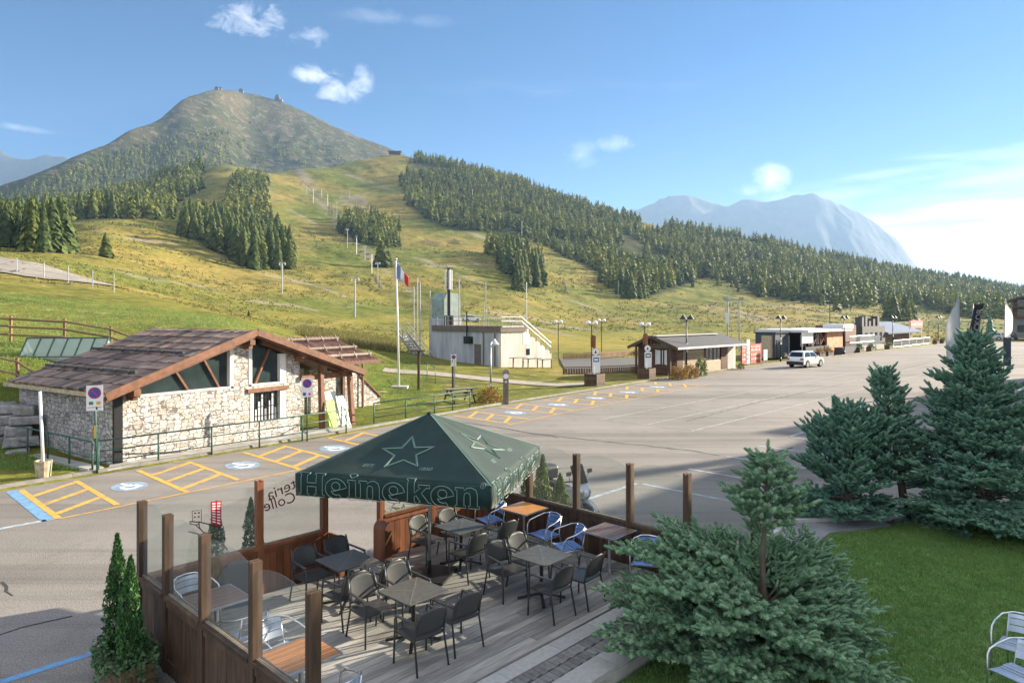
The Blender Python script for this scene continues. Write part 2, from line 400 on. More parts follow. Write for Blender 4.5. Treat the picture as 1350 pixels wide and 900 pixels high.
def zy(Y, z): return (Y, 417+(CAMH-z)*900/Y)
hillcols = {
 -150:[zy(18,.2),zy(24,.5),zy(27,1.7),zy(30,3.2),(45,418),(60,372),(74,352),(78,350),(96,322),(130,321),(210,312),(400,290),(700,262),(1000,250),zy(1200,150),zy(1400,120)],
 0:[zy(18,.0),zy(23.5,.15),zy(25.5,.5),zy(27.5,1.75),(30,478),(45,424),(60,386),(72,368),(77,365),(95,336),(130,336),(160,333),(210,326),(400,300),(700,277),(1000,266),zy(1200,150),zy(1400,120)],
 60:[zy(18,0),zy(24,.05),zy(27,.5),zy(29,2.0),(31,474),(45,426),(60,394),(72,377),(79,371),(95,346),(130,343),(210,327),(300,308),(420,295),(500,286),(700,282),(900,270),zy(1200,110),zy(1400,100)],
 130:[zy(18,0),zy(24,.05),zy(28,.1),zy(31,1.2),zy(33,3.05),(45,428),(60,402),(75,380),(82,376),(95,372),(120,366),(160,346),(210,325),(300,300),(400,289),(550,284),(800,262),(1000,254),zy(1200,150),zy(1400,120)],
 200:[zy(18,0),zy(28,.05),zy(32,.3),zy(35,2.2),(45,430),(60,408),(75,393),(82,390),(100,390),(120,384),(160,364),(210,345),(300,318),(400,296),(520,284),(650,265),(800,240),zy(1000,160),zy(1400,120)],
 300:[zy(18,0),zy(30,.05),zy(34,.3),zy(37,2.3),(45,431),(60,420),(75,413),(85,413),(105,410),(130,400),(160,390),(220,370),(300,345),(400,318),(500,290),(600,262),(700,235),(800,213),zy(1000,160),zy(1400,130)],
 400:[zy(18,0),zy(32,.03),(40,503),(50,470),(60,452),(70,440),(80,434),(90,434),(110,427),(160,403),(220,383),(300,358),(400,332),(500,308),(600,286),(700,263),(800,240),(900,216),zy(1100,190),zy(1400,150)],
 460:[zy(18,0),zy(33,.03),(42,514),(52,482),(60,466),(72,448),(80,443),(110,434),(160,412),(220,390),(300,365),(400,339),(500,314),(600,292),(700,270),(800,248),(900,226),(980,205),zy(1200,200),zy(1500,150)],
 520:[zy(18,0),zy(36,.02),(43,521),(52,492),(60,474),(72,458),(80,452),(110,441),(160,421),(220,399),(300,373),(400,346),(500,322),(600,300),(800,250),(1000,206),(1050,196),zy(1250,220),zy(1500,180)],
 600:[zy(18,0),zy(38,.02),(43,523),(50,500),(60,482),(72,472),(90,458),(120,441),(160,422),(220,397),(300,372),(400,347),(500,327),(600,307),(800,262),(1000,216),zy(1150,200),zy(1500,160)],
 680:[zy(18,0),zy(42,.02),(50,506),(60,487),(72,476),(95,462),(120,447),(160,431),(210,415),(300,385),(400,358),(500,338),(600,317),(800,270),(960,235),zy(1150,170),zy(1500,140)],
 750:[zy(18,0),zy(48,.0),zy(60,-.06),zy(85,-.05),(120,453),(160,441),(200,432),(260,415),(320,398),(400,375),(500,350),(600,330),(800,290),(920,262),zy(1100,140),zy(1500,110)],
 900:[zy(18,0),zy(58,.0),zy(80,-.05),(120,454.3),(160,444),(200,437),(260,425),(320,413),(400,395),(500,375),(600,355),(750,322),(850,299),zy(1000,95),zy(1500,80)],
 1050:[zy(18,0),zy(80,0),(120,454.5),(160,445),(220,437),(280,428),(350,414),(450,395),(550,378),(650,362),(780,340),(860,326),zy(1000,75),zy(1500,60)],
 1200:[zy(18,0),zy(110,0),(160,445),(220,437),(300,430),(380,421),(480,408),(600,395),(750,380),(950,361),zy(1150,50),zy(1500,40)],
 1350:[zy(18,0),zy(140,0),(200,439),(300,431),(400,427),(500,420),(650,408),(800,397),(1000,385),zy(1200,30),zy(1500,25)],
 1500:[zy(18,0),zy(140,0),(300,432),(500,425),(700,415),(1000,402),zy(1500,15)],
}
HILL = Relief(hillcols, 16, 1450)
_kp = np.array([-60, 4, 16, 27, 47, 66, 100, 136, 170.]); _kq = np.array([kerbq(p) for p in _kp])
def hill_z(X, Y):
    X = np.asarray(X, float); Y = np.asarray(Y, float)
    z = HILL.base(X, Y)
    amp = np.clip((Y-60)/260, 0, 1)
    z = z + amp*(fbm(X*.018, Y*.018, 3, 3)*1.6 + fbm(X*.09, Y*.09, 3, 9)*.6) + np.clip((Y-75)/60,0,1)*(fbm(X*.05+z*.02, z*.22, 3, 31)*.5 + fbm(X*.3, Y*.3, 2, 33)*.14) + np.clip((Y-34)/40,0,1)*np.clip(z/3,0,1)*fbm(X*.22, Y*.22, 3, 5)*.10
    # level with the car park at its kerb
    p = X*CG+Y*SG; q = -X*SG+Y*CG
    d = q-np.interp(p, _kp, _kq)
    t = np.clip(d/3.0, 0, 1); t = t*t*(3-2*t)
    z = np.where(d > 0, .05+(z-.05)*t, .05+np.maximum(d, -2)*.2)
    return z
def HZ(X, Y): return float(hill_z(np.array([X]), np.array([Y]))[0])
_hy = np.geomspace(17, 1300, 1500)
def HIT(x, y, ymin=17):
    """first place on the hill seen at a photo pixel"""
    Y = _hy[_hy >= ymin]; X = (x-675)/900*Y
    z = hill_z(X, Y); py = 417+(CAMH-z)*900/Y
    k = np.nonzero(py <= y)[0]
    if len(k) == 0: return None
    k = k[0]; return Vector((X[k], Y[k], z[k]))

def polymask(px, py, poly):
    inside = np.zeros(px.shape, bool); n = len(poly)
    for i in range(n):
        x0, y0 = poly[i]; x1, y1 = poly[(i+1) % n]
        c = ((y0 > py) != (y1 > py)) & (px < (x1-x0)*(py-y0)/(y1-y0+1e-9)+x0)
        inside ^= c
    return inside

FOREST = {
 'R1':[(548,206),(600,214),(650,225),(700,242),(800,279),(850,293),(840,303),(868,312),(905,298),(1000,315),(1100,338),(1200,361),(1400,392),(1400,412),(1290,420),(1245,410),(1200,400),(1165,398),(1150,402),(1100,404),(1050,395),(1000,392),(960,372),(925,364),(905,378),(850,394),(820,386),(790,366),(762,346),(742,336),(712,321),(690,312),(672,303),(640,308),(600,305),(560,290),(542,275),(532,250),(536,225)],
 'R2':[(650,300),(684,308),(700,338),(716,374),(690,380),(664,362),(650,338)],
 'R3':[(450,288),(480,284),(500,298),(522,305),(526,328),(500,328),(470,322),(452,306)],
 'R4':[(1172,416),(1208,418),(1206,427),(1176,426)],
 'L1':[(308,235),(345,240),(352,275),(346,290),(380,325),(382,350),(340,354),(310,344),(258,318),(234,312),(240,298),(290,288),(300,265)],
 'L2':[(0,295),(60,286),(90,277),(150,262),(200,248),(250,218),(272,217),(264,240),(232,270),(228,286),(150,290),(60,296)],
 'L3':[(-60,300),(0,308),(50,304),(72,308),(86,334),(40,331),(0,324),(-60,322)],
}
# --- hill mesh
nx, ny = 760, 560
tx = np.linspace(-300, 1650, nx); ly = np.geomspace(16.5, 1420, ny)
TX, LY = np.meshgrid((tx-675)/900, ly, indexing='ij')
XX = TX*LY; YY = LY; ZZ = hill_z(XX, YY)
V = np.stack([XX, YY, ZZ], -1).reshape(-1, 3)
ii, jj = np.meshgrid(np.arange(nx-1), np.arange(ny-1), indexing='ij')
a = (ii*ny+jj).ravel(); F = np.stack([a, a+ny, a+ny+1, a+1], 1)
gx = (XX/YY*900+675); gy = 417+(CAMH-ZZ)*900/YY
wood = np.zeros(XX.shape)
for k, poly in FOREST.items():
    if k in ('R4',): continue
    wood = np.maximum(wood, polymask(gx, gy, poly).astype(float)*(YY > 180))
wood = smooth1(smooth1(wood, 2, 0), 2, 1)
# worn, stony ground: pistes edges, ditches under the lifts
bare = np.exp(-((gx-np.interp(gy, [225,250,300,340,380],[395,412,450,490,540]))/7)**2)*(YY > 150)*(gy > 222)*(gy < 385)
bare = np.maximum(bare, np.exp(-((gx-352)/5)**2)*(gy > 235)*(gy < 275)*(YY > 200))
bare = np.maximum(bare, .9*polymask(gx, gy, [(448,258),(480,256),(486,270),(460,274),(446,268)])*(YY > 200))
for (x0_, y0_, x1_, y1_, w_) in [(520,332,640,372,1.3),(600,302,705,332,1.5),(300,226,420,300,1.2),(700,382,860,430,1.4),(540,397,760,442,1.2),(120,302,330,346,1.4),(860,397,1050,432,1.3),(560,348,700,352,1.2),(380,320,520,344,1.2),(250,330,460,392,1.3),(640,410,790,436,1.2),(930,404,1130,436,1.2),(150,356,420,412,1.5),(408,214,500,208,1.4),(455,232,560,262,1.0),(1000,400,1200,428,1.1)]:
    t_ = np.clip((gx-x0_)/(x1_-x0_), 0, 1); yy = y0_+(y1_-y0_)*t_+2.2*np.sin(gx*.045+x0_)
    bare = np.maximum(bare, np.exp(-((gy-yy)/w_)**2)*((gx > x0_) & (gx < x1_) & (YY > 70)))
bare = np.clip(bare*(0.6+.8*fbm(XX*.06, YY*.06, 3, 21)), 0, 1)
flat = np.clip(1-np.abs(gy-450)/18, 0, 1)*(YY > 90)*(gx > 560)      # mown valley field
def hill_mat():
    n = NT('mountain_meadow'); v = n.coord((1,1,1))
    big = n.noise(v, .012, 4, .6); mid = n.noise(v, .07, 5, .62); fin = n.noise(v, .9, 6, .7)
    st = n.noise(n.coord((.16,.02,.25), rot=(0,0,-.55)), 1.0, 5, .6, .6)
    green = (.115,.140,.022); straw = (.25,.19,.048); olive = (.075,.09,.02)
    c = n.mix(green, straw, n.ramp(big, [(.38, 0), (.62, 1)]))
    c = n.mix(c, olive, n.ramp(mid, [(.48, 0), (.68, .85)]))
    c = n.mix(c, (.30,.24,.10), n.ramp(st, [(.55, 0), (.75, .55)]))
    tuf = n.noise(v, .28, 5, .75)
    c = n.mix(c, (.055,.068,.02), n.ramp(tuf, [(.54, 0), (.66, .5)])); c = n.mix(c, (.34,.29,.13), n.ramp(n.noise(v, .45, 4, .7), [(.60, 0), (.70, .6)]))
    c = n.mix(c, n.ramp(fin, [(.25, .5), (.75, 1.45)]), 1.0, 'MULTIPLY')
    c = n.mix(c, (.30,.25,.05), n.math('MULTIPLY', n.attr('flat'), .6))
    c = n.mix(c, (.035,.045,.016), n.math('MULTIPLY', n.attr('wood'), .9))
    c = n.mix(c, n.mix((.20,.17,.13), (.34,.29,.22), fin), n.math('MULTIPLY', n.attr('bare'), .85))
    h = n.math('ADD', n.math('MULTIPLY', mid, 1.2), n.math('MULTIPLY', fin, .25))
    return n.bsdf(c, .95, 0, .1, h, .8, .7)
M['hill'] = hill_mat()
hill = np_mesh('hill_terrain', V, F, M['hill'], smooth=True, attrs={'wood': wood.ravel(), 'bare': bare.ravel(), 'flat': flat.ravel()})
tag(hill, kind='structure')

# --- the peak behind
peakcols = {}
pk = [(-330,262),(-150,255),(-60,250),(0,243),(50,226),(100,202),(140,187),(170,167),(205,156),(222,142),(240,126),(262,119),(285,111),(310,114),(330,119),(350,126),(370,131),(395,141),(420,154),(445,166),(470,177),(495,187),(515,194),(560,214),(620,240),(700,275),(850,330)]
def peakY(x): return float(np.interp(x, [-330, 50, 100, 140, 205, 285, 330, 900], [1000, 1150, 1230, 1320, 1480, 1700, 1880, 2020]))
for x in range(-330, 851, 5):
    y = float(np.interp(x, [a_[0] for a_ in pk], [a_[1] for a_ in pk])); Yc = peakY(x); h = CAMH-(y-417)/900*Yc
    peakcols[x] = [zy(780, 50)]+[zy(780+(Yc-780)*f_, 50+(h-50)*g_) for f_, g_ in ((.13,.055),(.39,.225),(.66,.50),(.85,.765),(1,1))]+[zy(Yc+130, .93*h), zy(Yc+430, .6*h)]
PEAK = Relief(peakcols, 780, 2500, 300, wx=2, wy=4)
def peak_z(X, Y):
    z = PEAK.base(X, Y)
    x = np.asarray(X)/np.asarray(Y)*900+675
    k = np.clip((np.interp(x, [-330, 50, 100, 140, 205, 285, 330, 900], [1000, 1150, 1230, 1320, 1480, 1700, 1880, 2020])-np.asarray(Y))/220, 0, 1)*np.clip(z/120, 0, 1)
    rib = np.abs(fbm((np.asarray(X)+.35*np.asarray(Y))*.0105, np.asarray(Y)*.0042, 4, 41))
    z = z + k*((rib-.45)*8 + fbm(X*.011, Y*.011, 4, 51)*3.5)
    return z + np.clip(z/200,0,1)*fbm(X*.03, Y*.012, 4, 55)*2.2
nx2, ny2 = 560, 330
tx = np.linspace(-320, 860, nx2); ly = np.linspace(790, 2480, ny2)
TX, LY = np.meshgrid((tx-675)/900, ly, indexing='ij')
XX = TX*LY; ZZ = peak_z(XX, LY)
V = np.stack([XX, LY, ZZ], -1).reshape(-1, 3)
ii, jj = np.meshgrid(np.arange(nx2-1), np.arange(ny2-1), indexing='ij'); a = (ii*ny2+jj).ravel()
F = np.stack([a, a+ny2, a+ny2+1, a+1], 1)
pgx = XX/LY*900+675; pgy = 417+(CAMH-ZZ)*900/LY
scrub = np.clip((pgy-150)/70, 0, 1)*np.clip((455-pgx)/30, 0, 1)
def peak_mat():
    n = NT('peak_rock_and_turf'); v = n.coord((1,1,1))
    a_ = n.noise(v, .012, 5, .65); b_ = n.noise(v, .05, 6, .7)
    c = n.mix((.092,.076,.038), (.050,.056,.022), n.ramp(a_, [(.4, 0), (.6, 1)]))
    c = n.mix(c, (.155,.132,.095), n.ramp(b_, [(.53, 0), (.62, .9)]))
    c = n.mix(c, (.030,.042,.016), n.math('MULTIPLY', n.attr('scrub'), n.ramp(b_, [(.40, 1.0), (.58, .25)])))
    return n.bsdf(c, .95, 0, .1, b_, 1.0, 6)
peak = np_mesh('peak_terrain', V, F, peak_mat(), smooth=True, attrs={'scrub': scrub.ravel()}); tag(peak, kind='structure')

def far_range(name, sky, Yc, dep, seed, col):
    cols = {x: [zy(Yc-dep, 5), zy(Yc-dep*.5, .45*(CAMH-(y-417)/900*Yc)), zy(Yc, CAMH-(y-417)/900*Yc), zy(Yc+dep*.6, .5*(CAMH-(y-417)/900*Yc))] for x, y in sky}
    R = Relief(cols, Yc-dep, Yc+dep*.6, 120, x0=sky[0][0], x1=sky[-1][0], wx=1, wy=3)
    n1, n2 = 300, 120
    tx = np.linspace(sky[0][0], sky[-1][0], n1); ly = np.linspace(Yc-dep, Yc+dep*.6, n2)
    TX, LY = np.meshgrid((tx-675)/900, ly, indexing='ij'); XX = TX*LY
    Z = R.base(XX, LY); k = np.clip(Z/200, 0, 1)
    Z = Z + k*(-np.abs(fbm(XX*.0034, LY*.0025, 4, seed))*32+12) + k*fbm(XX*.01, LY*.01, 3, seed+3)*4
    V = np.stack([XX, LY, Z], -1).reshape(-1, 3)
    ii, jj = np.meshgrid(np.arange(n1-1), np.arange(n2-1), indexing='ij'); a = (ii*n2+jj).ravel()
    o = np_mesh(name, V, np.stack([a, a+n2, a+n2+1, a+1], 1), mat(name+'_rock', col, .95, .35, .01, bump=.2, bdist=10), smooth=True)
    return tag(o, kind='structure')
far_range('mountain_range', [(760,330),(800,290),(840,271),(862,263),(880,257),(905,253),(925,258),(940,264),(960,267),(972,263),(990,261),(1010,266),(1025,261),(1040,257),(1058,255),(1070,253),(1085,257),(1095,262),(1112,268),(1130,276),(1145,285),(1160,297),(1175,308),(1190,324),(1210,352),(1260,380)], 6000, 1200, 71, (.05,.055,.06))
far_range('mountain_range', [(-330,150),(-150,170),(-60,182),(0,194),(12,200),(30,208),(55,202),(80,201),(120,216),(180,240),(260,280)], 4600, 800, 81, (.05,.055,.06))

# --- base ground beyond everything
g = MB(); g.add([(-6400,-240,-.6),(6400,-240,-.6),(6400,6800,-.6),(-6400,6800,-.6)], [(0,1,2,3)])
tag(g.build('ground', mat('valley_ground', (.14,.14,.05), .95, .3, .02, spec=.1)), kind='structure')

# ================================================================= CAR PARK
def asphalt_mat():
    n = NT('worn_asphalt'); v = n.coord()
    big = n.noise(v, .09, 4, .6); mid = n.noise(v, .9, 5, .6); agg = n.noise(v, 34, 4, .75)
    vo = n.n('ShaderNodeTexVoronoi', feature='F1'); vo.inputs['Scale'].default_value = 46; n.l(v, vo.inputs['Vector'])
    c = n.mix((.205,.186,.167), (.275,.250,.225), n.ramp(big, [(.35, 0), (.65, 1)]))
    c = n.mix(c, (.165,.15,.138), n.ramp(mid, [(.55, 0), (.75, .6)]))
    c = n.mix(c, n.ramp(agg, [(.3, .55), (.7, 1.5)]), .75, 'MULTIPLY')
    c = n.mix(c, n.ramp(vo.outputs['Distance'], [(.15, 1.35), (.5, .8)]), .6, 'MULTIPLY')
    st = n.noise(n.coord((.02,.5,1), rot=(0,0,-GA)), 1.0, 4, .6)
    c = n.mix(c, n.ramp(st, [(.36, .74), (.5, 1.0), (.68, 1.10)]), 1.0, 'MULTIPLY')
    st2 = n.noise(n.coord((.05,2.2,1), rot=(0,0,-GA)), 1.0, 5, .65); c = n.mix(c, n.ramp(st2, [(.34, .80), (.46, 1.0), (.7, 1.05)]), 1.0, 'MULTIPLY')
    stain = n.noise(v, .33, 6, .72, .8); c = n.mix(c, (.11,.10,.092), n.ramp(stain, [(.56, 0), (.72, .6)]))
    h = n.math('ADD', n.math('MULTIPLY', agg, .6), n.math('MULTIPLY', vo.outputs['Distance'], .5))
    return n.bsdf(c, .88, 0, .25, h, .6, .012)
M['asphalt'] = asphalt_mat()
lot = MB()
ps = [-60, -30, -10] + list(range(0, 172, 4))
for i in range(len(ps)-1):
    A, B = ps[i], ps[i+1]
    lot.add([PQ(A,-30), PQ(B,-30), PQ(B,kerbq(B)), PQ(A,kerbq(A))], [(0,1,2,3)], t=.5)
tag(lot.build('car_park', M['asphalt']), kind='structure')
kb = MB()
for i in range(len(ps)-1):
    A, B = ps[i], ps[i+1]
    for j in range(2):
        pa = A+(B-A)*j/2; pb = A+(B-A)*(j+1)/2-.012
        kb.add([PQ(pa,kerbq(pa)-.08,0), PQ(pb,kerbq(pb)-.08,0), PQ(pb,kerbq(pb)+.10,0), PQ(pa,kerbq(pa)+.10,0),
                PQ(pa,kerbq(pa)-.06,.12), PQ(pb,kerbq(pb)-.06,.12), PQ(pb,kerbq(pb)+.10,.12), PQ(pa,kerbq(pa)+.10,.12)],
               [(3,2,1,0),(4,5,6,7),(0,1,5,4),(1,2,6,5),(2,3,7,6),(3,0,4,7)])
tag(kb.build('kerb', mat('kerb_concrete', (.24,.225,.20), .85, .25, 3, tint=.15)), kind='structure')

def paint_mat(name, col, wear=.42):
    n = NT(name); v = n.coord(); a_ = n.noise(v, 3.2, 7, .75); b_ = n.noise(v, 30, 3, .7)
    f = n.math('ADD', n.math('MULTIPLY', a_, .65), n.math('MULTIPLY', b_, .35))
    c = n.mix((.17,.155,.14), col, n.ramp(f, [(wear-.07, .08), (wear+.07, 1.0)]))
    return n.bsdf(c, .75, 0, .3)
PY = paint_mat('yellow_road_paint', (.62,.36,.07), .445); PB = paint_mat('blue_road_paint', (.15,.34,.60), .455)
PW = paint_mat('white_road_paint', (.46,.44,.41), .50); PWB = paint_mat('pale_blue_road_paint', (.42,.50,.56), .47)
PD = paint_mat('faded_blue_symbol_paint', (.26,.38,.52), .485); PWW = paint_mat('white_symbol_paint', (.80,.80,.80), .36)
def strip(mb, a, b, w, z=.005, mi=0):
    a = Vector(a); b = Vector(b); d = (b-a).normalized(); s = Vector((-d.y, d.x, 0))*w/2
    mb.add([Vector((*(a-s).xy, z)), Vector((*(b-s).xy, z)), Vector((*(b+s).xy, z)), Vector((*(a+s).xy, z))], [(0,1,2,3)], mi)
ym = MB(); bm_ = MB(); wm = MB(); pb_ = MB(); sm = MB(); dm_ = MB()
def KB(p, d): return PQ(p, kerbq(p)+d)
bays = [(4.55,5.95),(7.75,9.4),(11.45,13.1),(15.2,16.9),(23.0,24.7),(27.0,28.7),(31.0,32.7),(35.0,36.7),(39.2,40.9),(43.5,45.2)]
for (a0, b0) in bays:
    strip(ym, KB(a0,-.55), KB(a0,-4.55), .16); strip(ym, KB(b0,-.55), KB(b0,-4.40), .16)
    for k in range(3):
        d0 = -.65-k*1.22
        strip(ym, KB(a0+.06,d0-1.0), KB(b0-.06,d0-.12), .2, .009)
for i in range(len(bays)-1):
    c0 = bays[i][1]; c1 = bays[i+1][0]
    if c1-c0 > 4: continue
    c = (c0+c1)/2; R = min(.56, (c1-c0)*.27)
    pts = [KB(c+R*math.cos(t), -2.55+R*math.sin(t)*1.25) for t in np.linspace(0, 2*PI, 24, endpoint=False)]
    dm_.add([Vector((*q_.xy, .005)) for q_ in pts], [tuple(range(24))])
    def W(u, v): return KB(c+u*R, -2.55+v*R*1.2)
    arc = [W(-.05+.42*math.cos(t), -.18+.42*math.sin(t)) for t in np.linspace(math.radians(130), math.radians(345), 12)]
    for k in range(11): strip(sm, arc[k], arc[k+1], .12, .010)
    strip(sm, W(-.1,.55), W(-.05,0), .13, .0115); strip(sm, W(-.05,0), W(.35,-.02), .12, .0125); strip(sm, W(.33,0), W(.52,-.45), .12, .0135)
    strip(sm, W(-.08,.25), W(.22,.22), .1, .0145)
    hd = [W(-.12+.12*math.cos(t), .75+.12*math.sin(t)) for t in np.linspace(0, 2*PI, 10, endpoint=False)]
    sm.add([Vector((*q_.xy, .010)) for q_ in hd], [tuple(range(10))])
for i in range(60):
    p0 = 4.55+i*.7
    if p0 > 46 or (17.2 < p0 < 22.6): continue
    strip(ym, KB(p0,-4.62), KB(p0+.7,-4.62), .085, .0065)
strip(ym, KB(15.2,-.5), KB(19.0,-.0), .12, .0075)
strip(bm_, KB(4.33,-.45), KB(4.33,-4.6), .26)
strip(pb_, KB(-8,-4.5), KB(4.3,-4.5), .16)
for q_ in (19.7, 17.2, 14.8): strip(wm, PQ(27.0,q_), PQ(95,q_), .10)
for k in range(0, 12):
    p0 = 27.1+k*5.5
    strip(wm, PQ(p0,19.7), PQ(p0+.3,14.8), .07 if k else .10, .0065)
strip(wm, PQ(28.2,11.15), PQ(46,11.15), .17)
for k in range(12):
    p0 = 17.5+k*2.74
    strip(pb_, PQ(p0,6.4), PQ(p0,11.2), .12)
strip(pb_, PQ(14.0,11.35), PQ(17.4,11.35), .13, .0065)
strip(bm_, PQ(-4,11.5), PQ(3.1,11.5), .15)
for mb, m_ in ((ym,PY),(bm_,PB),(wm,PW),(pb_,PWB),(sm,PWW),(dm_,PD)):
    tag(mb.build('road_marking', m_), kind='structure')
# open joints and cracks in the asphalt, plus one shadow streak painted dark
cr = MB()
def crack_streak(px, w):
    pts = [G(*p) for p in px]
    out = []
    for i in range(len(pts)-1):
        n_ = max(2, int((pts[i+1]-pts[i]).length/.35))
        for k in range(n_):
            out.append(pts[i].lerp(pts[i+1], k/n_)+Vector((random.uniform(-.05,.05), random.uniform(-.08,.08), 0)))
    for i in range(len(out)-1): strip(cr, out[i], out[i+1], w*random.uniform(.5,1.5), .0035)
crack_streak([(600,555),(650,562),(700,571),(774,579),(837,586),(915,594),(960,602)], .10)
crack_streak([(700,572),(720,574),(745,579)], .05); crack_streak([(0,768),(12,778),(20,789)], .05)
crack_streak([(905,555),(1000,530),(1100,508),(1225,478)], .07); crack_streak([(1000,602),(1050,588)], .06)
crack_streak([(0,836),(60,820),(132,799)], .035); crack_streak([(690,600),(740,618),(800,612)], .04)  # first run: thin shadow streak by the fence, painted as a dark line
tag(cr.build('crack_and_shadow_streak', mat('asphalt_joint_and_streak', (.045,.042,.04), .95, .2)), kind='structure')

# paved second court beyond the concrete building
tc = MB(); c4 = [Vector((4.8,59.5,0)), Vector((15.8,62.5,0)), Vector((21.5,83,0)), Vector((5.6,81,0))]
tc.add([(v.x,v.y,-.10) for v in c4]+[(v.x,v.y,.05) for v in c4], [(3,2,1,0),(4,5,6,7),(0,1,5,4),(1,2,6,5),(2,3,7,6),(3,0,4,7)])
tag(tc.build('tarmac_court', mat('grey_court_asphalt', (.10,.095,.09), .9, .15, 2)), kind='structure')

def path_strip(name, px, w, m_, lift=.05):
    pts = [HIT(*p) for p in px]; mb = MB(); vs = []
    dense = []
    for i in range(len(pts)-1):
        for k in range(12): dense.append(pts[i].lerp(pts[i+1], k/12))
    dense.append(pts[-1])
    for i, p in enumerate(dense):
        d = (dense[min(i+1,len(dense)-1)]-dense[max(i-1,0)]); d.z = 0; d.normalize(); s = Vector((-d.y, d.x, 0))
        for k in np.linspace(-1, 1, 10):
            q_ = p+s*w*.5*k; vs.append((q_.x, q_.y, HZ(q_.x, q_.y)+lift))
    fs = [(i*10+k, i*10+k+1, (i+1)*10+k+1, (i+1)*10+k) for i in range(len(dense)-1) for k in range(9)]
    mb.add(vs, fs); o = mb.build(name, m_, smooth=True); return tag(o, kind='structure')
M['gravel'] = mat('pale_gravel_track', (.30,.265,.215), .95, .25, 3, bump=.3, bdist=.02)
path_strip('gravel_path', [(505,488),(560,492),(620,498),(680,504),(740,508),(790,505)], 2.2, M['gravel'])
path_strip('dirt_road', [(-140,338),(-60,342),(0,350),(40,355),(80,363),(118,371),(150,378)], 12.0, mat('grey_dirt_road', (.25,.225,.19), .95, .2, 1.0), .14)

# ================================================================= SKY, SUN, HAZE, CAMERA
SUN_AZ, SUN_EL = math.radians(62), math.radians(19.5)
w = bpy.data.worlds.new('World'); SC.world = w; w.use_nodes = True
nt = w.node_tree; nt.nodes.clear()
def wn(t, **k):
    n_ = nt.nodes.new(t)
    for a_, b_ in k.items(): setattr(n_, a_, b_)
    return n_
out = wn('ShaderNodeOutputWorld'); bg = wn('ShaderNodeBackground'); bg.inputs['Strength'].default_value = .052
sk = wn('ShaderNodeTexSky', sky_type='NISHITA'); sk.sun_disc = False; sk.sun_elevation = SUN_EL; sk.sun_rotation = SUN_AZ
sk.altitude = 2000; sk.air_density = 1.0; sk.dust_density = .35; sk.ozone_density = 4.0
tcw = wn('ShaderNodeTexCoord')
def sock(nd, i, val):
    if hasattr(val, 'is_linked'): nt.links.new(val, nd.inputs[i])
    else: nd.inputs[i].default_value = val
def wm_(op, a_, b_=0.0, cl=False):
    x = wn('ShaderNodeMath', operation=op, use_clamp=cl); sock(x, 0, a_); sock(x, 1, b_); return x.outputs[0]
DIR = tcw.outputs['Generated']
def wnoise(scale, vec=(1,1,1), detail=6, rough=.6, dist=.4):
    mp = wn('ShaderNodeMapping'); mp.inputs['Scale'].default_value = vec; nt.links.new(DIR, mp.inputs['Vector'])
    x = wn('ShaderNodeTexNoise'); x.inputs['Scale'].default_value = scale; x.inputs['Detail'].default_value = detail
    x.inputs['Roughness'].default_value = rough; x.inputs['Distortion'].default_value = dist
    nt.links.new(mp.outputs[0], x.inputs['Vector']); return x.outputs['Fac']
puff = wnoise(13, (1,1,1.3), 8, .62, .7); fine = wnoise(34, (1,1,1.4), 6, .65, .5); bank = wnoise(7, (1,1,7), 7, .58, .3)
def blob(px, py, rx, rz, noise_out, k=1.0, thr=.42):
    c = Vector(((px-675)/900, 1, (417-py)/900)); L = c.length; c.normalize()
    hx = Vector((c.y, -c.x, 0)).normalized(); up = hx.cross(c)
    def dotc(v, r):
        d = wn('ShaderNodeVectorMath', operation='DOT_PRODUCT'); nt.links.new(DIR, d.inputs[0]); d.inputs[1].default_value = v
        return wm_('DIVIDE', d.outputs['Value'], r/900/L)
    a_ = dotc(hx, rx); b_ = dotc(up, rz)
    # centre offset of both dot products is zero by construction
    r2 = wm_('ADD', wm_('MULTIPLY', a_, a_), wm_('MULTIPLY', b_, b_))
    f = wn('ShaderNodeVectorMath', operation='DOT_PRODUCT'); nt.links.new(DIR, f.inputs[0]); f.inputs[1].default_value = c
    front = wm_('GREATER_THAN', f.outputs['Value'], 0)
    m_ = wm_('SUBTRACT', 1.0, wm_('SQRT', r2), True)
    d = wm_('SUBTRACT', wm_('ADD', noise_out, wm_('MULTIPLY', m_, .34)), thr+.22)
    return wm_('MULTIPLY', wm_('MULTIPLY', wm_('MULTIPLY', d, 1.9, True), k), wm_('MULTIPLY', front, wm_('MULTIPLY', m_, 4, True)))
blobs = [blob(330,28,70,34,fine,.75,.37), blob(408,48,38,16,fine,.5,.36), blob(415,98,34,18,fine,.75,.34), blob(452,120,44,22,fine,.75,.34), blob(480,104,16,24,fine,.5,.36),
         blob(765,204,32,22,puff,.45,.34), blob(812,190,46,14,fine,.4,.36), blob(1018,238,36,26,puff,.85,.34), blob(985,252,26,14,fine,.5,.36), blob(1040,262,70,22,puff,.35,.36),
         blob(1180,290,80,34,puff,.5,.40), blob(1330,255,330,80,bank,.6,.30), blob(1340,318,360,75,bank,1.0,.16), blob(20,168,60,6,fine,.3,.34), blob(520,25,120,14,puff,.2,.40), blob(700,120,300,18,bank,.12,.42)]
tot = blobs[0]
for b_ in blobs[1:]: tot = wm_('MAXIMUM', tot, b_)
hs = wn('ShaderNodeHueSaturation'); hs.inputs['Saturation'].default_value = 1.27; hs.inputs['Value'].default_value = .70
nt.links.new(sk.outputs[0], hs.inputs['Color'])
mx = wn('ShaderNodeMix', data_type='RGBA'); 
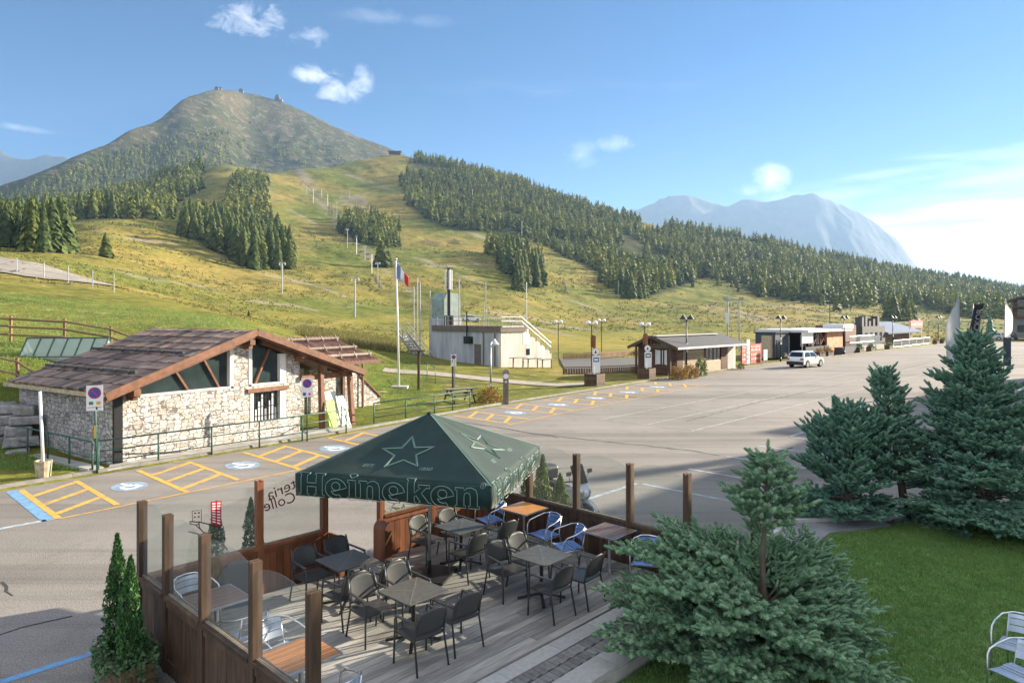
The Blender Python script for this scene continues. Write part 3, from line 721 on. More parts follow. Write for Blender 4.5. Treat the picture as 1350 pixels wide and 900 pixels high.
# unseen bright cloud overhead and behind the camera, added to lift the shade
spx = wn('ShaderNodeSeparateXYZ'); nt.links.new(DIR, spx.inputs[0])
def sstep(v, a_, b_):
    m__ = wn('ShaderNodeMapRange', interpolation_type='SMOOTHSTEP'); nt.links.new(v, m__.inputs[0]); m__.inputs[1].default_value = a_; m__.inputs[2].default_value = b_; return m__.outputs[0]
fill_cov = wm_('MAXIMUM', sstep(spx.outputs[2], .55, .82), sstep(wm_('MULTIPLY', spx.outputs[1], -1.0), .05, .45))
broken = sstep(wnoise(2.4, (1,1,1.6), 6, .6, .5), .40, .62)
tot = wm_('MAXIMUM', tot, wm_('MULTIPLY', fill_cov, wm_('MULTIPLY', broken, .92)))
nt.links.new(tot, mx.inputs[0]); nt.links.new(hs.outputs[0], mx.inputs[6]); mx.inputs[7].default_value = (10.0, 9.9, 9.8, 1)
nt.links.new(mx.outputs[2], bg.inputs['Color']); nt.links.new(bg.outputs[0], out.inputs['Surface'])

sl = bpy.data.lights.new('sun', 'SUN'); sl.energy = 5.0; sl.angle = math.radians(.5); sl.color = (1.0, .88, .70)
so = bpy.data.objects.new('sun', sl); COL.objects.link(so); so.location = (40, 20, 60)
sd = Vector((math.sin(SUN_AZ)*math.cos(SUN_EL), math.cos(SUN_AZ)*math.cos(SUN_EL), math.sin(SUN_EL)))
so.rotation_euler = (-sd).to_track_quat('-Z', 'Y').to_euler()

# ---- tussocks and low scrub on the slopes
def tussocks(name, n, y0, y1, h, w_, m_, seed, pix):
    r = np.random.default_rng(seed); Y = y0*(y1/y0)**r.random(n); X = (r.uniform(-60, 1400, n)-675)/900*Y
    Z = hill_z(X, Y); py = 417+(CAMH-Z)*900/Y; px = X/Y*900+675
    ok = np.ones(n, bool); pp, qq = X*CG+Y*SG, -X*SG+Y*CG
    ok &= (qq > np.interp(pp, _kp, _kq)+6) & (fbm(X*.03, Y*.03, 3, seed) > -.25)
    ok &= ~((X > 4) & (X < 23) & (Y > 57) & (Y < 85)); ok &= py > 200
    for k_, poly in FOREST.items(): ok &= ~(polymask(px, py, poly) & (Y > 180))
    C = np.stack([X, Y, Z-.05], 1)[ok]; sc_ = np.clip(Y[ok]/150, .6, 3.2)[:,None]
    n = len(C); per = 4; C = np.repeat(C, per, 0); S_ = np.repeat(sc_, per, 0); N = len(C)
    C[:,:2] += r.normal(0, w_*1.2, (N,2))*S_; A = r.uniform(0, 2*PI, N)
    S = np.stack([np.cos(A), np.sin(A), np.zeros(N)], 1)*w_*S_; H = h*r.uniform(.4, 1.4, (N,1))*S_
    tip = C+np.concatenate([r.normal(0, w_*.7, (N,2))*S_, H], 1)
    o = np_mesh(name, np.stack([C-S, C+S, tip], 1).reshape(-1,3), np.arange(3*N).reshape(N,3), m_, tint=np.clip(r.normal(.45,.27,N),0,1))
    return o
HAZE = True
if HAZE:
    hz = MB().box(-6500, -250, -2.0, 6500, 6900, 1130)
    n = bpy.data.materials.new('valley_haze'); n.use_nodes = True; n.node_tree.nodes.clear()
    o_ = n.node_tree.nodes.new('ShaderNodeOutputMaterial'); pv = n.node_tree.nodes.new('ShaderNodeVolumePrincipled')
    pv.inputs['Color'].default_value = (.42,.66,1.0,1); pv.inputs['Density'].default_value = 1.05e-4; pv.inputs['Anisotropy'].default_value = .15
    n.node_tree.links.new(pv.outputs[0], o_.inputs['Volume'])
    tag(hz.build('haze', n), kind='stuff')

cam = bpy.data.cameras.new('camera'); cam.lens = 24; cam.sensor_width = 36; cam.shift_y = -33/1350; cam.clip_start = .1; cam.clip_end = 15000
co = bpy.data.objects.new('camera', cam); COL.objects.link(co); co.location = (0, 0, CAMH); co.rotation_euler = (PI/2, 0, 0)
SC.camera = co
SC.view_settings.view_transform = 'Standard'; SC.view_settings.look = 'None'; SC.view_settings.exposure = 1.98; SC.view_settings.gamma = 1.0
SC.view_settings.use_curve_mapping = False
SC.cycles.max_bounces = 6; SC.cycles.transparent_max_bounces = 16; SC.cycles.use_denoising = True
SC.cycles.volume_bounces = 0
# ================================================================= TREES
def needle_mat(name, dark, light, trans):
    n = NT(name); t = n.attr('tint')
    c = n.ramp(t, [(0, dark), (.6, tuple((a+b)/2 for a, b in zip(dark, light))), (1, light)])
    oi = n.n('ShaderNodeObjectInfo')
    c = n.mix(c, n.ramp(oi.outputs['Random'], [(0, (.75,.85,.8)), (.5, (1.0,1.0,.95)), (1, (1.35,1.2,.8))]), 1.0, 'MULTIPLY')
    return n.bsdf(c, .7, 0, .25, trans=trans)
M['far_needles'] = needle_mat('larch_needles', (.035,.062,.020), (.16,.19,.045), .22)
M['spruce_needles'] = needle_mat('blue_spruce_needles', (.105,.215,.150), (.30,.47,.36), .12)
tag(tussocks('meadow_tussocks', 17000, 70, 520, .30, .16, needle_mat('meadow_tussock', (.075,.09,.02), (.30,.235,.08), .2), 5, None), 'coarse grass tussocks and low scrub scattered over the ski slope', 'grass', kind='stuff')
M['far_bark'] = mat('far_bark', (.11,.085,.06), .9, .2, 4)

def conifer_arrays(nb, seed, R=.17, broad=0.0, fine=1.0):
    r = np.random.default_rng(seed); V = []; F = []; T = []; MI = []
    k = 5                                    # trunk
    for j, (z, rr) in enumerate([(-.06,.016),(.5,.009),(.97,.002)]):
        for i in range(k): V.append((rr*math.cos(2*PI*i/k), rr*math.sin(2*PI*i/k), z))
    for j in range(2):
        for i in range(k): F.append((j*k+i, j*k+(i+1) % k, (j+1)*k+(i+1) % k, (j+1)*k+i)); T.append(.5); MI.append(1)
    side = r.uniform(.8, 1.2, 8)
    for b in range(nb):
        u = (b+.5)/nb
        z = .07+.93*(1-(1-u)**.62) if broad == 0 else .12+.88*u**.9
        prof = (1-z)**.72 if broad == 0 else math.sin(PI*min(1, (z*.92+.10)))**.7
        a = r.uniform(0, 2*PI); sd = side[int(a/(2*PI)*8) % 8]
        rad = (R*prof*r.uniform(.55, 1.12)*sd + .012)
        r0 = rad*(1-(1-r.uniform(.25, .6))*(.55+.45*fine))
        dz = (-rad*r.uniform(.25, .75)-.012)*(.5+.5*fine); wv = (rad*r.uniform(.34, .6)+.009)*fine
        ca, sa = math.cos(a), math.sin(a); tw = r.uniform(-.25, .25)
        b0 = (ca*r0, sa*r0, z+.045); tip = (ca*rad, sa*rad, z+dz)
        m = ((b0[0]+tip[0])/2, (b0[1]+tip[1])/2, (b0[2]+tip[2])/2+.006)
        sx, sy = -sa*wv, ca*wv; n0 = len(V)
        V += [b0, (m[0]+sx, m[1]+sy, m[2]+wv*tw-.008), tip, (m[0]-sx, m[1]-sy, m[2]-wv*tw-.008)]
        F.append((n0, n0+1, n0+2, n0+3)); T.append(float(np.clip(r.normal(.45, .22), 0, 1))); MI.append(0)
    return np.array(V), np.array(F), np.array(T), np.array(MI)

def forest_points():
    pts = []
    def grid(poly, y0, y1, sp, hmin, hmax, base=hill_z, gyf=None, keep=1.0, key=''):
        ylist = np.arange(y0, y1, sp)
        for Y in ylist:
            xs = np.arange(-.95*Y, .95*Y, sp)
            X = xs+RNG.uniform(-.45, .45, len(xs))*sp; Yj = Y+RNG.uniform(-.45, .45, len(xs))*sp
            Z = base(X, Yj); px = X/Yj*900+675; py = 417+(CAMH-Z)*900/Yj
            ok = polymask(px+9*fbm(X*.03, Yj*.03, 2, 61), py+5*fbm(X*.03, Yj*.03, 2, 67), poly) & (RNG.random(len(xs)) < keep)
            if key in ('R1', 'L2'): ok &= fbm(X*.016, Yj*.016, 3, 71) > -.62
            if gyf is not None: ok &= RNG.random(len(xs)) < gyf(px, py)
            for x_, y_, z_ in zip(X[ok], Yj[ok], Z[ok]):
                pts.append((x_, y_, z_, RNG.uniform(hmin, hmax)*(1.0 if RNG.random() < .72 else RNG.uniform(.45,.8)), key))
    grid(FOREST['R1'], 190, 1100, 6.2, 8, 16.5, keep=.94, key='R1')
    grid(FOREST['R2'], 190, 520, 6.0, 13, 18, key='R2')
    grid(FOREST['R3'], 190, 620, 6.5, 12, 16, key='R3')
    grid(FOREST['R4'], 120, 420, 5.0, 10, 15, key='R4')
    grid(FOREST['L1'], 190, 800, 6.2, 13, 18, key='L1')
    grid(FOREST['L2'], 240, 1000, 7.0, 13, 19, key='L2')
    grid(FOREST['L3'], 150, 330, 5.2, 11, 15, key='L3')
    # open tree line along the valley side of the wood
    grid([(900,380),(960,372),(1050,396),(1100,405),(1150,402),(1200,404),(1200,412),(1100,410),(1040,402),(960,382)], 200, 520, 9, 9, 15, keep=.4, key='R1')
    pk_poly = [(-200,300),(-60,262),(0,256),(60,240),(120,212),(200,186),(262,160),(330,162),(400,180),(440,196),(446,212),(420,216),(300,218),(255,228),(200,262),(100,300),(0,310)]
    grid(pk_poly, 800, 1850, 9.5, 12, 19, base=peak_z, gyf=lambda px, py: np.clip((py-165)/55, .10, .95)*np.where(px > 300, .28, 1.0), key='PK')
    return pts
FP = forest_points()
FP.sort(key=lambda t: -t[3]/t[1])
NEAR, FARP = FP[:286], FP[286:]
import collections as _c; print('TREES', len(FP), dict(_c.Counter(f[4] for f in FP)))
# the individually built ones
GRP = {'R1': ('conifers along the wooded flank', 'tall larch or spruce on the wooded flank above the valley field'),
       'R2': ('conifers of the small pointed copse', 'conifer in the pointed copse jutting down into the meadow'),
       'R3': ('yellowish conifers by the lift line', 'yellow-green conifer in the copse beside the lift towers'),
       'R4': ('conifers of the lone valley clump', 'hazy conifer in the lone clump behind the dark lodge roof'),
       'L1': ('conifers of the copse between the pistes', 'green conifer in the copse standing between two grass pistes'),
       'L2': ('conifers of the shadowed belt', 'conifer in the dark belt under the peak'),
       'L3': ('conifers above the dirt road', 'bright green conifer in the clump above the dirt road'),
       'PK': ('conifers on the peak', 'small conifer on the lower slope of the peak')}
MV = []
for s in range(6):
    V_, F_, T_, MI_ = conifer_arrays(640, 100+s, R=.20+.022*(s % 3), fine=.55)
    o = np_mesh('conifer_tree', V_, F_, [M['far_needles'], M['far_bark']], tint=T_, midx=MI_)
    MV.append(o)
used = [False]*6
def put_conifer(x, y, z, h, label, group=None, v=None, wide=1.0):
    v = random.randrange(6) if v is None else v
    if not used[v]: o = MV[v]; used[v] = True
    else: o = MV[v].copy(); COL.objects.link(o)
    o.location = (x, y, z-.1); o.rotation_euler = (0, 0, random.uniform(0, 6.28)); ws = h*random.uniform(.9, 1.2)*wide; o.scale = (ws, ws, h)
    return tag(o, label, 'tree', group)
for (x, y, z, h, k) in NEAR: put_conifer(x, y, z, h, GRP[k][1], GRP[k][0])
for px, py, hp, lab in [(139,339,33,'single round-topped larch alone on the open slope above the dirt road'), (85,304,20,'small yellow-green larch at the tip of the clump above the dirt road'),
                    (503,352,36,'yellowish larch standing at the lift line just above the flag'), (512,352,22,'shorter larch beside the lift line above the flag'),
                    (328,417,9,'small round dark shrub on the grass bank above the house roof')]:
    q_ = HIT(px, py)
    put_conifer(q_.x, q_.y, q_.z, hp*q_.y/900, lab, wide=1.5)
# the wood behind them
VV = []; FF = []; TT = []; MM = []; off = 0
variants = [conifer_arrays(70, 300+s, R=.20+.025*(s % 3)) for s in range(5)]
rounds = [conifer_arrays(80, 500+s, R=.24, broad=1.0) for s in range(3)]
small = [conifer_arrays(44, 400+s, R=.24) for s in range(4)]
for (x, y, z, h, k) in FARP:
    V_, F_, T_, MI_ = (random.choice(variants) if y < 650 else random.choice(small))
    if k != 'PK' and random.random() < .16: V_, F_, T_, MI_ = random.choice(rounds)
    cl_ = .16*float(fbm(np.array([x*.02]), np.array([y*.02]), 2, 83)[0])
    a = random.uniform(0, 6.28); ca, sa = math.cos(a), math.sin(a); ws = h*random.uniform(.85, 1.25)
    P = np.empty_like(V_); P[:,0] = (V_[:,0]*ca-V_[:,1]*sa)*ws+x; P[:,1] = (V_[:,0]*sa+V_[:,1]*ca)*ws+y; P[:,2] = V_[:,2]*h+z-.1
    VV.append(P); FF.append(F_+off); off += len(V_); TT.append(np.clip(T_+random.gauss(.22 if k == 'PK' else cl_, .18), 0, 1)); MM.append(MI_)
fo = np_mesh('forest', np.concatenate(VV), np.concatenate(FF), [M['far_needles'], M['far_bark']], tint=np.concatenate(TT), midx=np.concatenate(MM))
tag(fo, 'dense mixed conifer forest covering the hill flank and the foot of the peak', 'forest', kind='stuff')

# ---------------------------------------------------------------- blue spruces near the camera
def needle_template(nd, seed, core=.58):
    r = np.random.default_rng(seed); V = []; F = []
    k = 4
    for x, rr in ((0, core*.6), (.45, core), (.9, core*.7), (1.06, .02)):
        for i in range(k): V.append((x, rr*math.cos(2*PI*i/k), rr*math.sin(2*PI*i/k)))
    for j in range(3):
        for i in range(k):
            a, b, c, d = j*k+i, j*k+(i+1) % k, (j+1)*k+(i+1) % k, (j+1)*k+i
            F += [(a, b, c), (a, c, d)]
    for i in range(nd):
        x = (i+.5)/nd; a = i*2.399+r.uniform(-.3, .3); L = r.uniform(.8, 1.15)*(1-.35*max(0, x-.7)/.3)
        ca, sa = math.cos(a), math.sin(a); n0 = len(V); hw = .24
        V += [(x, ca*.15-sa*hw, sa*.15+ca*hw), (x, ca*.15+sa*hw, sa*.15-ca*hw), (x+.13*r.uniform(.6, 1.3), ca*L, sa*L)]
        F.append((n0, n0+1, n0+2))
    return np.array(V), np.array(F)
def twigs_mesh(name, tw, nd, m_, parent, seed=1):
    """tw: arrays pos (n,3), dir (n,3), length, radius, tint"""
    P, D, L, R, T = [np.array(a) for a in tw]
    TV, TF = needle_template(nd, seed)
    D = D/np.linalg.norm(D, axis=1, keepdims=True)
    up = np.tile(np.array([0,0,1.]), (len(P),1)); up[np.abs(D[:,2]) > .95] = (1,0,0)
    S = np.cross(D, up); S /= np.linalg.norm(S, axis=1, keepdims=True); U = np.cross(S, D)
    V = P[:,None,:] + D[:,None,:]*(TV[None,:,0:1]*L[:,None,None]) + S[:,None,:]*(TV[None,:,1:2]*R[:,None,None]) + U[:,None,:]*(TV[None,:,2:3]*R[:,None,None])
    F = TF[None]+ (np.arange(len(P))*len(TV))[:,None,None]
    tint = np.repeat(T, len(TF))
    return np_mesh(name, V.reshape(-1,3), F.reshape(-1,3), m_, tint=tint, parent=parent)

class Spruce:
    def __init__(s, seed, tl=.13, tr=.026, gap=.085, shoot_gap=.12):
        s.r = random.Random(seed); s.P = []; s.D = []; s.L = []; s.R = []; s.T = []; s.wood = MB(); s.tl, s.tr, s.gap, s.sg = tl, tr, gap, shoot_gap
    def twig(s, p, d, k=1.0):
        s.P.append(tuple(p)); s.D.append(tuple(d)); s.L.append(s.tl*k*s.r.uniform(.75, 1.2)); s.R.append(s.tr*s.r.uniform(.85, 1.15)); s.T.append(min(1, max(0, s.r.gauss(.45, .24))))
    def shoot(s, p, d, L, lift):
        n = max(1, int(L/s.gap)); d = Vector(d).normalized(); p = Vector(p)
        side = d.cross(Vector((0,0,1))); side.normalize()
        for i in range(n):
            f = (i+.6)/n; q_ = p+d*(L*f)+Vector((0,0,lift*L*f*f))
            sg = 1 if i % 2 else -1
            s.twig(q_, d*.75+side*sg*s.r.uniform(.5, .9)+Vector((0,0,s.r.uniform(-.1, .35))))
            if s.r.random() < .45: s.twig(q_, d*.8+Vector((0,0,s.r.uniform(.4, .9)))+side*s.r.uniform(-.3, .3), .8)
        e = p+d*L+Vector((0,0,lift*L))
        s.twig(e, d+Vector((0,0,lift)), 1.1)
    def branch(s, base, az, L, el0, el1, w=.018, start=.22):
        n = 9; p = Vector(base); pts = [p.copy()]; az0 = az
        for i in range(n):
            f = i/(n-1); el = el0+(el1-el0)*f; az += s.r.uniform(-.06, .06)
            p = p+Vector((math.cos(az)*math.cos(el), math.sin(az)*math.cos(el), math.sin(el)))*(L/n); pts.append(p.copy())
        s.wood.tube(pts, w, 5, r2=w*.25)
        cum = L; k = max(2, int(L*(1-start)/s.sg))
        for i in range(k):
            f = start+(1-start)*(i+.5)/k; x = f*n; j = min(int(x), n-1); q_ = pts[j].lerp(pts[j+1], x-j)
            d = (pts[j+1]-pts[j]).normalized(); side = d.cross(Vector((0,0,1))).normalized()
            for sg in (-1, 1):
                ln = (1-f)*L*.42*s.r.uniform(.7, 1.1)+s.tl*.9
                dd = d*s.r.uniform(.75, 1.05)+side*sg+Vector((0,0,s.r.uniform(-.12, .3)))
                s.shoot(q_, dd, min(ln, .9), s.r.uniform(.0, .35))
            s.twig(q_, d+Vector((0,0,s.r.uniform(.3, 1.1)))+side*s.r.uniform(-.5, .5))
        s.shoot(pts[-1], d, s.tl*1.4, .1)
    def finish(s, loc, label, trunk_pts, r0, r1, nd=30):
        root = thing('spruce_tree', label, 'tree', loc)
        s.wood.tube(trunk_pts, r0, 9, r2=r1)
        s.wood.build('trunk', M['bark'], root, smooth=True)
        twigs_mesh('crown', (s.P, s.D, s.L, s.R, s.T), nd, M['spruce_needles'], root)
        return root

# low wide spruce in front of the deck: bowl of rising branches, bare stem, tufted top
a_ = Spruce(5, tl=.118, tr=.044, gap=.078, shoot_gap=.125)
ra = a_.r
front = lambda az: max(0.0, -math.sin(az))**.7
lobes = [(math.radians(a), L) for a, L in [(183,2.2),(203,2.35),(226,2.0),(247,1.5),(270,1.75),(290,1.35),(312,1.65),(336,1.5),(357,1.45),(16,1.35),(42,1.55),(75,1.3),(108,1.4),(135,1.7),(156,2.2),(172,2.1)]]
for az, L in lobes:
    for lev in range(4):
        z0 = .22+.2*lev+ra.uniform(-.05, .05)
        fr_ = front(az)
        el = math.radians([6, 18, 31, 43][lev]*(1-.50*fr_)+ra.uniform(-6, 6))
        z0 *= 1-.25*fr_
        a_.branch((0,0,z0), az+ra.uniform(-.15, .15), L*[1.0,1.0,.96,.86][lev]*ra.uniform(.84, 1.1), el, el*.4+math.radians(4), .020, .14)
for k, (z0, L, nb_) in enumerate([(1.97,.40,5),(2.13,.50,6),(2.33,.42,6),(2.52,.27,5),(2.68,.18,4),(2.82,.10,3)]):
    for i in range(nb_): a_.branch((.02,0,z0+ra.uniform(-.05,.05)), 2*PI*i/nb_+k*.5+ra.uniform(-.2,.2), L*ra.uniform(.75,1.1), math.radians(4), math.radians(28), .010, .15)
for i in range(3): a_.branch((0,0,1.25+.2*i), ra.uniform(0, 3), ra.uniform(.2, .4), .2, .5, .008, .5)
a_.shoot((.02,0,2.82), (0.05,0,1), .22, 0)
a_.finish((3.66, 9.85, 0.06), 'wide low blue spruce with a bare stem and tufted top in front of the deck', [(0,0,-.1),(.03,.0,.5),(-.03,.02,1.0),(-.05,.0,1.5),(.0,.0,2.1),(.02,0,2.85)], .075, .012, 34)

def cone_spruce(loc, H, R, nb, label, seed, zlow=.12, lean=(0,0), bush=False, r0=.09):
    t = Spruce(seed, tl=.145, tr=.050, gap=.10, shoot_gap=.15); r = t.r
    for i in range(nb):
        f = (i+.5)/nb; zf = zlow+(1-zlow)*(f**1.15) if not bush else zlow+(.96-zlow)*f**1.1
        prof = (1-zf)**.85 if not bush else max(.12, math.sin(PI*min(.97, .28+zf*.70)))
        L = R*prof*r.uniform(.78, 1.15)+.10
        el0 = math.radians(r.uniform(-12, 12)+zf*34 + (14 if bush else 0) - (22 if zf < .22 else 0)); el1 = el0+math.radians(r.uniform(0, 24))
        z = zf*H
        t.branch((lean[0]*zf, lean[1]*zf, z), i*2.399+r.uniform(-.4, .4), L, el0, el1, .02*(1-zf)+.006, .25)
    t.shoot((lean[0], lean[1], H*.93), (lean[0]*.1, 0, 1), H*.06+.1, 0)
    return t.finish(loc, label, [(0,0,-.1), (lean[0]*.4, lean[1]*.4, H*.4), (lean[0], lean[1], H*.97)], r0, .012, 22)
gb = G(1128, 688, .05); cone_spruce((gb.x, gb.y+.4, .05), 2.55, 1.12, 96, 'squat bushy blue spruce without a leader at the lawn corner', 21, .06, bush=True)
gc = G(1212, 690, .05); cone_spruce((gc.x, gc.y+.5, .05), 3.50, .78, 84, 'slim leaning blue spruce with a dark bare foot between two wider ones', 22, .22, lean=(-.50, .2), r0=.12)
gd = G(1292, 700, .05); cone_spruce((gd.x+.12, gd.y+.1, .05), 4.32, 1.8, 190, 'tallest blue spruce, broad cone hiding the feet of the feather flags', 23, .07, lean=(-.2, 0), r0=.12)
# lone conifer far down the car park
q_ = G(1305, 441); V_, F_, T_, MI_ = conifer_arrays(420, 77, R=.24)
o = np_mesh('fir_tree', V_, F_, [M['spruce_needles'], M['far_bark']], tint=T_, midx=MI_); o.location = (q_.x, q_.y, 0); o.scale = (5.3, 5.3, 5.6)
tag(o, 'young dark fir standing alone at the far end of the car park', 'tree')

# ---------------------------------------------------------------- leafy shrubs, cypresses
def leaf_mesh(name, centres, size, m_, parent=None, upright=.0, seed=3, ratio=.45, loc=None):
    r = np.random.default_rng(seed); C = np.array(centres); n = len(C)
    D = r.normal(size=(n,3)); D[:,2] = D[:,2]*(1-upright)+upright*2.2; D /= np.linalg.norm(D, axis=1, keepdims=True)
    S = np.cross(D, r.normal(size=(n,3))); S /= np.linalg.norm(S, axis=1, keepdims=True)
    L = size*r.uniform(.6, 1.3, (n,1))
    V = np.stack([C-D*L*.5, C+S*L*ratio*.5, C+D*L*.5, C-S*L*ratio*.5], 1).reshape(-1,3)
    F = np.arange(4*n).reshape(n,4)
    o = np_mesh(name, V, F, m_, tint=np.clip(r.normal(.5,.25,n),0,1), parent=parent)
    if loc is not None: o.location = loc
    return o
def cypress_pts(H, R, n, r, base=0.0):
    out = []
    for i in range(n):
        u = r.random(); z = u**.9*H
        prof = (min(1, (z/H)/.18+.45))*(1-(z/H)**1.7)**.9+.03
        a = r.uniform(0, 2*PI); rr = R*prof*(r.uniform(.55, 1.0))*(1+.18*math.sin(3*a+z*5))
        out.append((rr*math.cos(a), rr*math.sin(a), z+base))
    return out
def bush_pts(R, H, n, r):
    out = []
    for i in range(n):
        a = r.uniform(0, 2*PI); e = math.asin(r.random()); k = r.uniform(.55, 1.0)*(1+.2*math.sin(3*a)*math.cos(4*e))
        out.append((R*math.cos(a)*math.cos(e)*k, R*math.sin(a)*math.cos(e)*k, H*math.sin(e)*k))
    return out
# ================================================================= TERRACE
DZ = .30
P_L, P_R, Q_B, Q_F = 3.66, 11.0, 11.15, 6.41
M['deck'] = mat('weathered_deck_board', (.30,.285,.262), .72, .3, 6, (.35,5,5), .35, .004, tint=.28)
dk = MB()
for i in range(33):
    q0 = Q_F+.01+i*.1425
    if q0+.136 > Q_B-.05: break
    p0 = P_L+.08
    while p0 < P_R-.1:
        p1 = min(p0+random.uniform(2.2, 4.2), P_R-.08)
        if P_R-.08-p1 < .5: p1 = P_R-.08
        dk.box(p0, q0, .268, p1-.005, q0+.136, DZ+random.uniform(-.002,.002)); p0 = p1
dk.box(P_L+.09, Q_F+.03, .01, P_R-.09, Q_B-.06, .262, t=0)
tag(dk.build('terrace_deck', M['deck'], loc=PQ(0,0), rz=GA), kind='structure')
pv = MB()
pv.box(3.4, 5.30, .0, 12.4, 6.40, .235, t=.5)
tag(pv.build('terrace_base', M['concrete'], loc=PQ(0,0), rz=GA), kind='structure')
pv = MB()
p0 = 3.42
while p0 < 12.3:
    L = random.uniform(.75, 1.15); pv.box(p0, 6.125, .236, p0+L-.006, 6.395, .282); pv.box(p0+.2, 5.32, .236, p0+.2+L-.006, 5.69, .282); p0 += L
tag(pv.build('granite_edging', mat('pale_granite_slab', (.40,.39,.37), .8, .14, 14, tint=.14), loc=PQ(0,0), rz=GA), kind='structure')
pv = MB(); p0 = 3.42; k = 0
while p0 < 12.3:
    w_ = random.uniform(.085, .11)
    for c_ in range(2): pv.box(p0, 5.705+c_*.205+(.02 if k % 2 else 0), .236, p0+w_-.008, 5.895+c_*.205, .274)
    p0 += w_; k += 1
tag(pv.build('sett_paving', mat('grey_stone_setts', (.20,.195,.185), .85, .25, 12, tint=.3), loc=PQ(0,0), rz=GA), kind='structure')
# kerbed paving beyond the terrace corner
pv = MB()
pv.prism([(12.42,5.25),(16.3,5.45),(17.9,4.6),(18.2,4.9),(16.6,6.25),(12.42,6.3)], 0.0, .07, t=.5)
tag(pv.build('pavement', mat('grey_path_slabs', (.24,.245,.25), .85, .2, 1.8), loc=PQ(0,0), rz=GA), kind='structure')
pv = MB()
for (a0, b0) in [((12.4,6.36),(16.55,6.33)),((16.55,6.33),(18.5,4.85)),((18.5,4.85),(22.5,1.2))]:
    A = Vector((*a0,.06)); B = Vector((*b0,.06)); n_ = int((B-A).length/.9)
    for k in range(n_): pv.beam(A.lerp(B, k/n_), A.lerp(B, (k+.985)/n_), .13, .16)
tag(pv.build('kerb', mat('pale_kerb_stone', (.46,.45,.42), .85, .15, 5, tint=.15), loc=PQ(0,0), rz=GA), kind='structure')
pv = MB(); pv.prism([(18.55,4.75),(22.5,1.0),(30,1.0),(30,-3),(20.3,-3),(19.6,2.2),(18.2,4.5)], 0, .05, t=.5)
tag(pv.build('pavement', mat('pale_pavement', (.36,.35,.33), .85, .15, 2), loc=PQ(0,0), rz=GA), kind='structure')
lawn_poly = [(3.4,5.28),(12.4,5.28),(16.2,5.42),(17.8,4.55),(18.25,4.5),(19.5,2.2),(20.2,-3),(3.4,-3)]
lw = MB()
lw.prism(lawn_poly, -.02, .06, t=.5)
def lawn_mat():
    n = NT('shaded_lawn'); v = n.coord(); a_ = n.noise(v, .9, 5, .7); b_ = n.noise(v, 16, 5, .7); d_ = n.noise(v, 2.6, 6, .75)
    c = n.mix((.095,.20,.055), (.165,.27,.085), n.ramp(a_, [(.35,0),(.65,1)])); c = n.mix(c, (.15,.13,.07), n.ramp(d_, [(.58,0),(.72,.7)])); c = n.mix(c, n.ramp(b_, [(.3,.45),(.7,1.45)]), 1, 'MULTIPLY')
    return n.bsdf(c, .9, 0, .15, b_, .8, .03)
M['lawn'] = lawn_mat()
tag(lw.build('lawn', M['lawn'], loc=PQ(0,0), rz=GA), kind='structure')
# grass blades on the lawn and on the bank beside the stone house
M['blade'] = needle_mat('grass_blade', (.09,.20,.05), (.27,.38,.14), .25)
M['blade_dry'] = needle_mat('tall_dry_grass', (.07,.085,.022), (.34,.30,.14), .3)
def blades(name, pts, h, w_, m_, per=3, seed=2):
    r = np.random.default_rng(seed); C = np.repeat(np.array(pts), per, 0); n = len(C)
    C[:,:2] += r.normal(0, h*.5, (n,2)); A = r.uniform(0, 2*PI, n); H = h*r.uniform(.5, 1.3, n); B = r.normal(0, h*.45, (n,2))
    S = np.stack([np.cos(A), np.sin(A), np.zeros(n)], 1)*w_
    tip = C+np.concatenate([B, H[:,None]], 1)
    V = np.stack([C-S, C+S, tip], 1).reshape(-1,3); F = np.arange(3*n).reshape(n,3)
    return np_mesh(name, V, F, m_, tint=np.clip(r.normal(.45,.25,n),0,1))
gp = []
lp = np.array(lawn_poly)
while len(gp) < 36000:
    p_ = RNG.uniform(3.4, 20.2, 4000); q_ = RNG.uniform(-1.5, 5.4, 4000); ok = polymask(p_, q_, lawn_poly)
    X = p_*CG-q_*SG; Y = p_*SG+q_*CG; ok &= (Y > 7) & (np.abs(X/Y) < 1.35) & (5*900/np.maximum(Y, .1)+417 < 1000)
    gp += [(x_, y_, .055) for x_, y_ in zip(X[ok], Y[ok])]
tag(blades('grass', gp, .058, .006, M['blade'], 4), 'short mown green grass of the shaded lawn under the spruces', 'grass', kind='stuff')

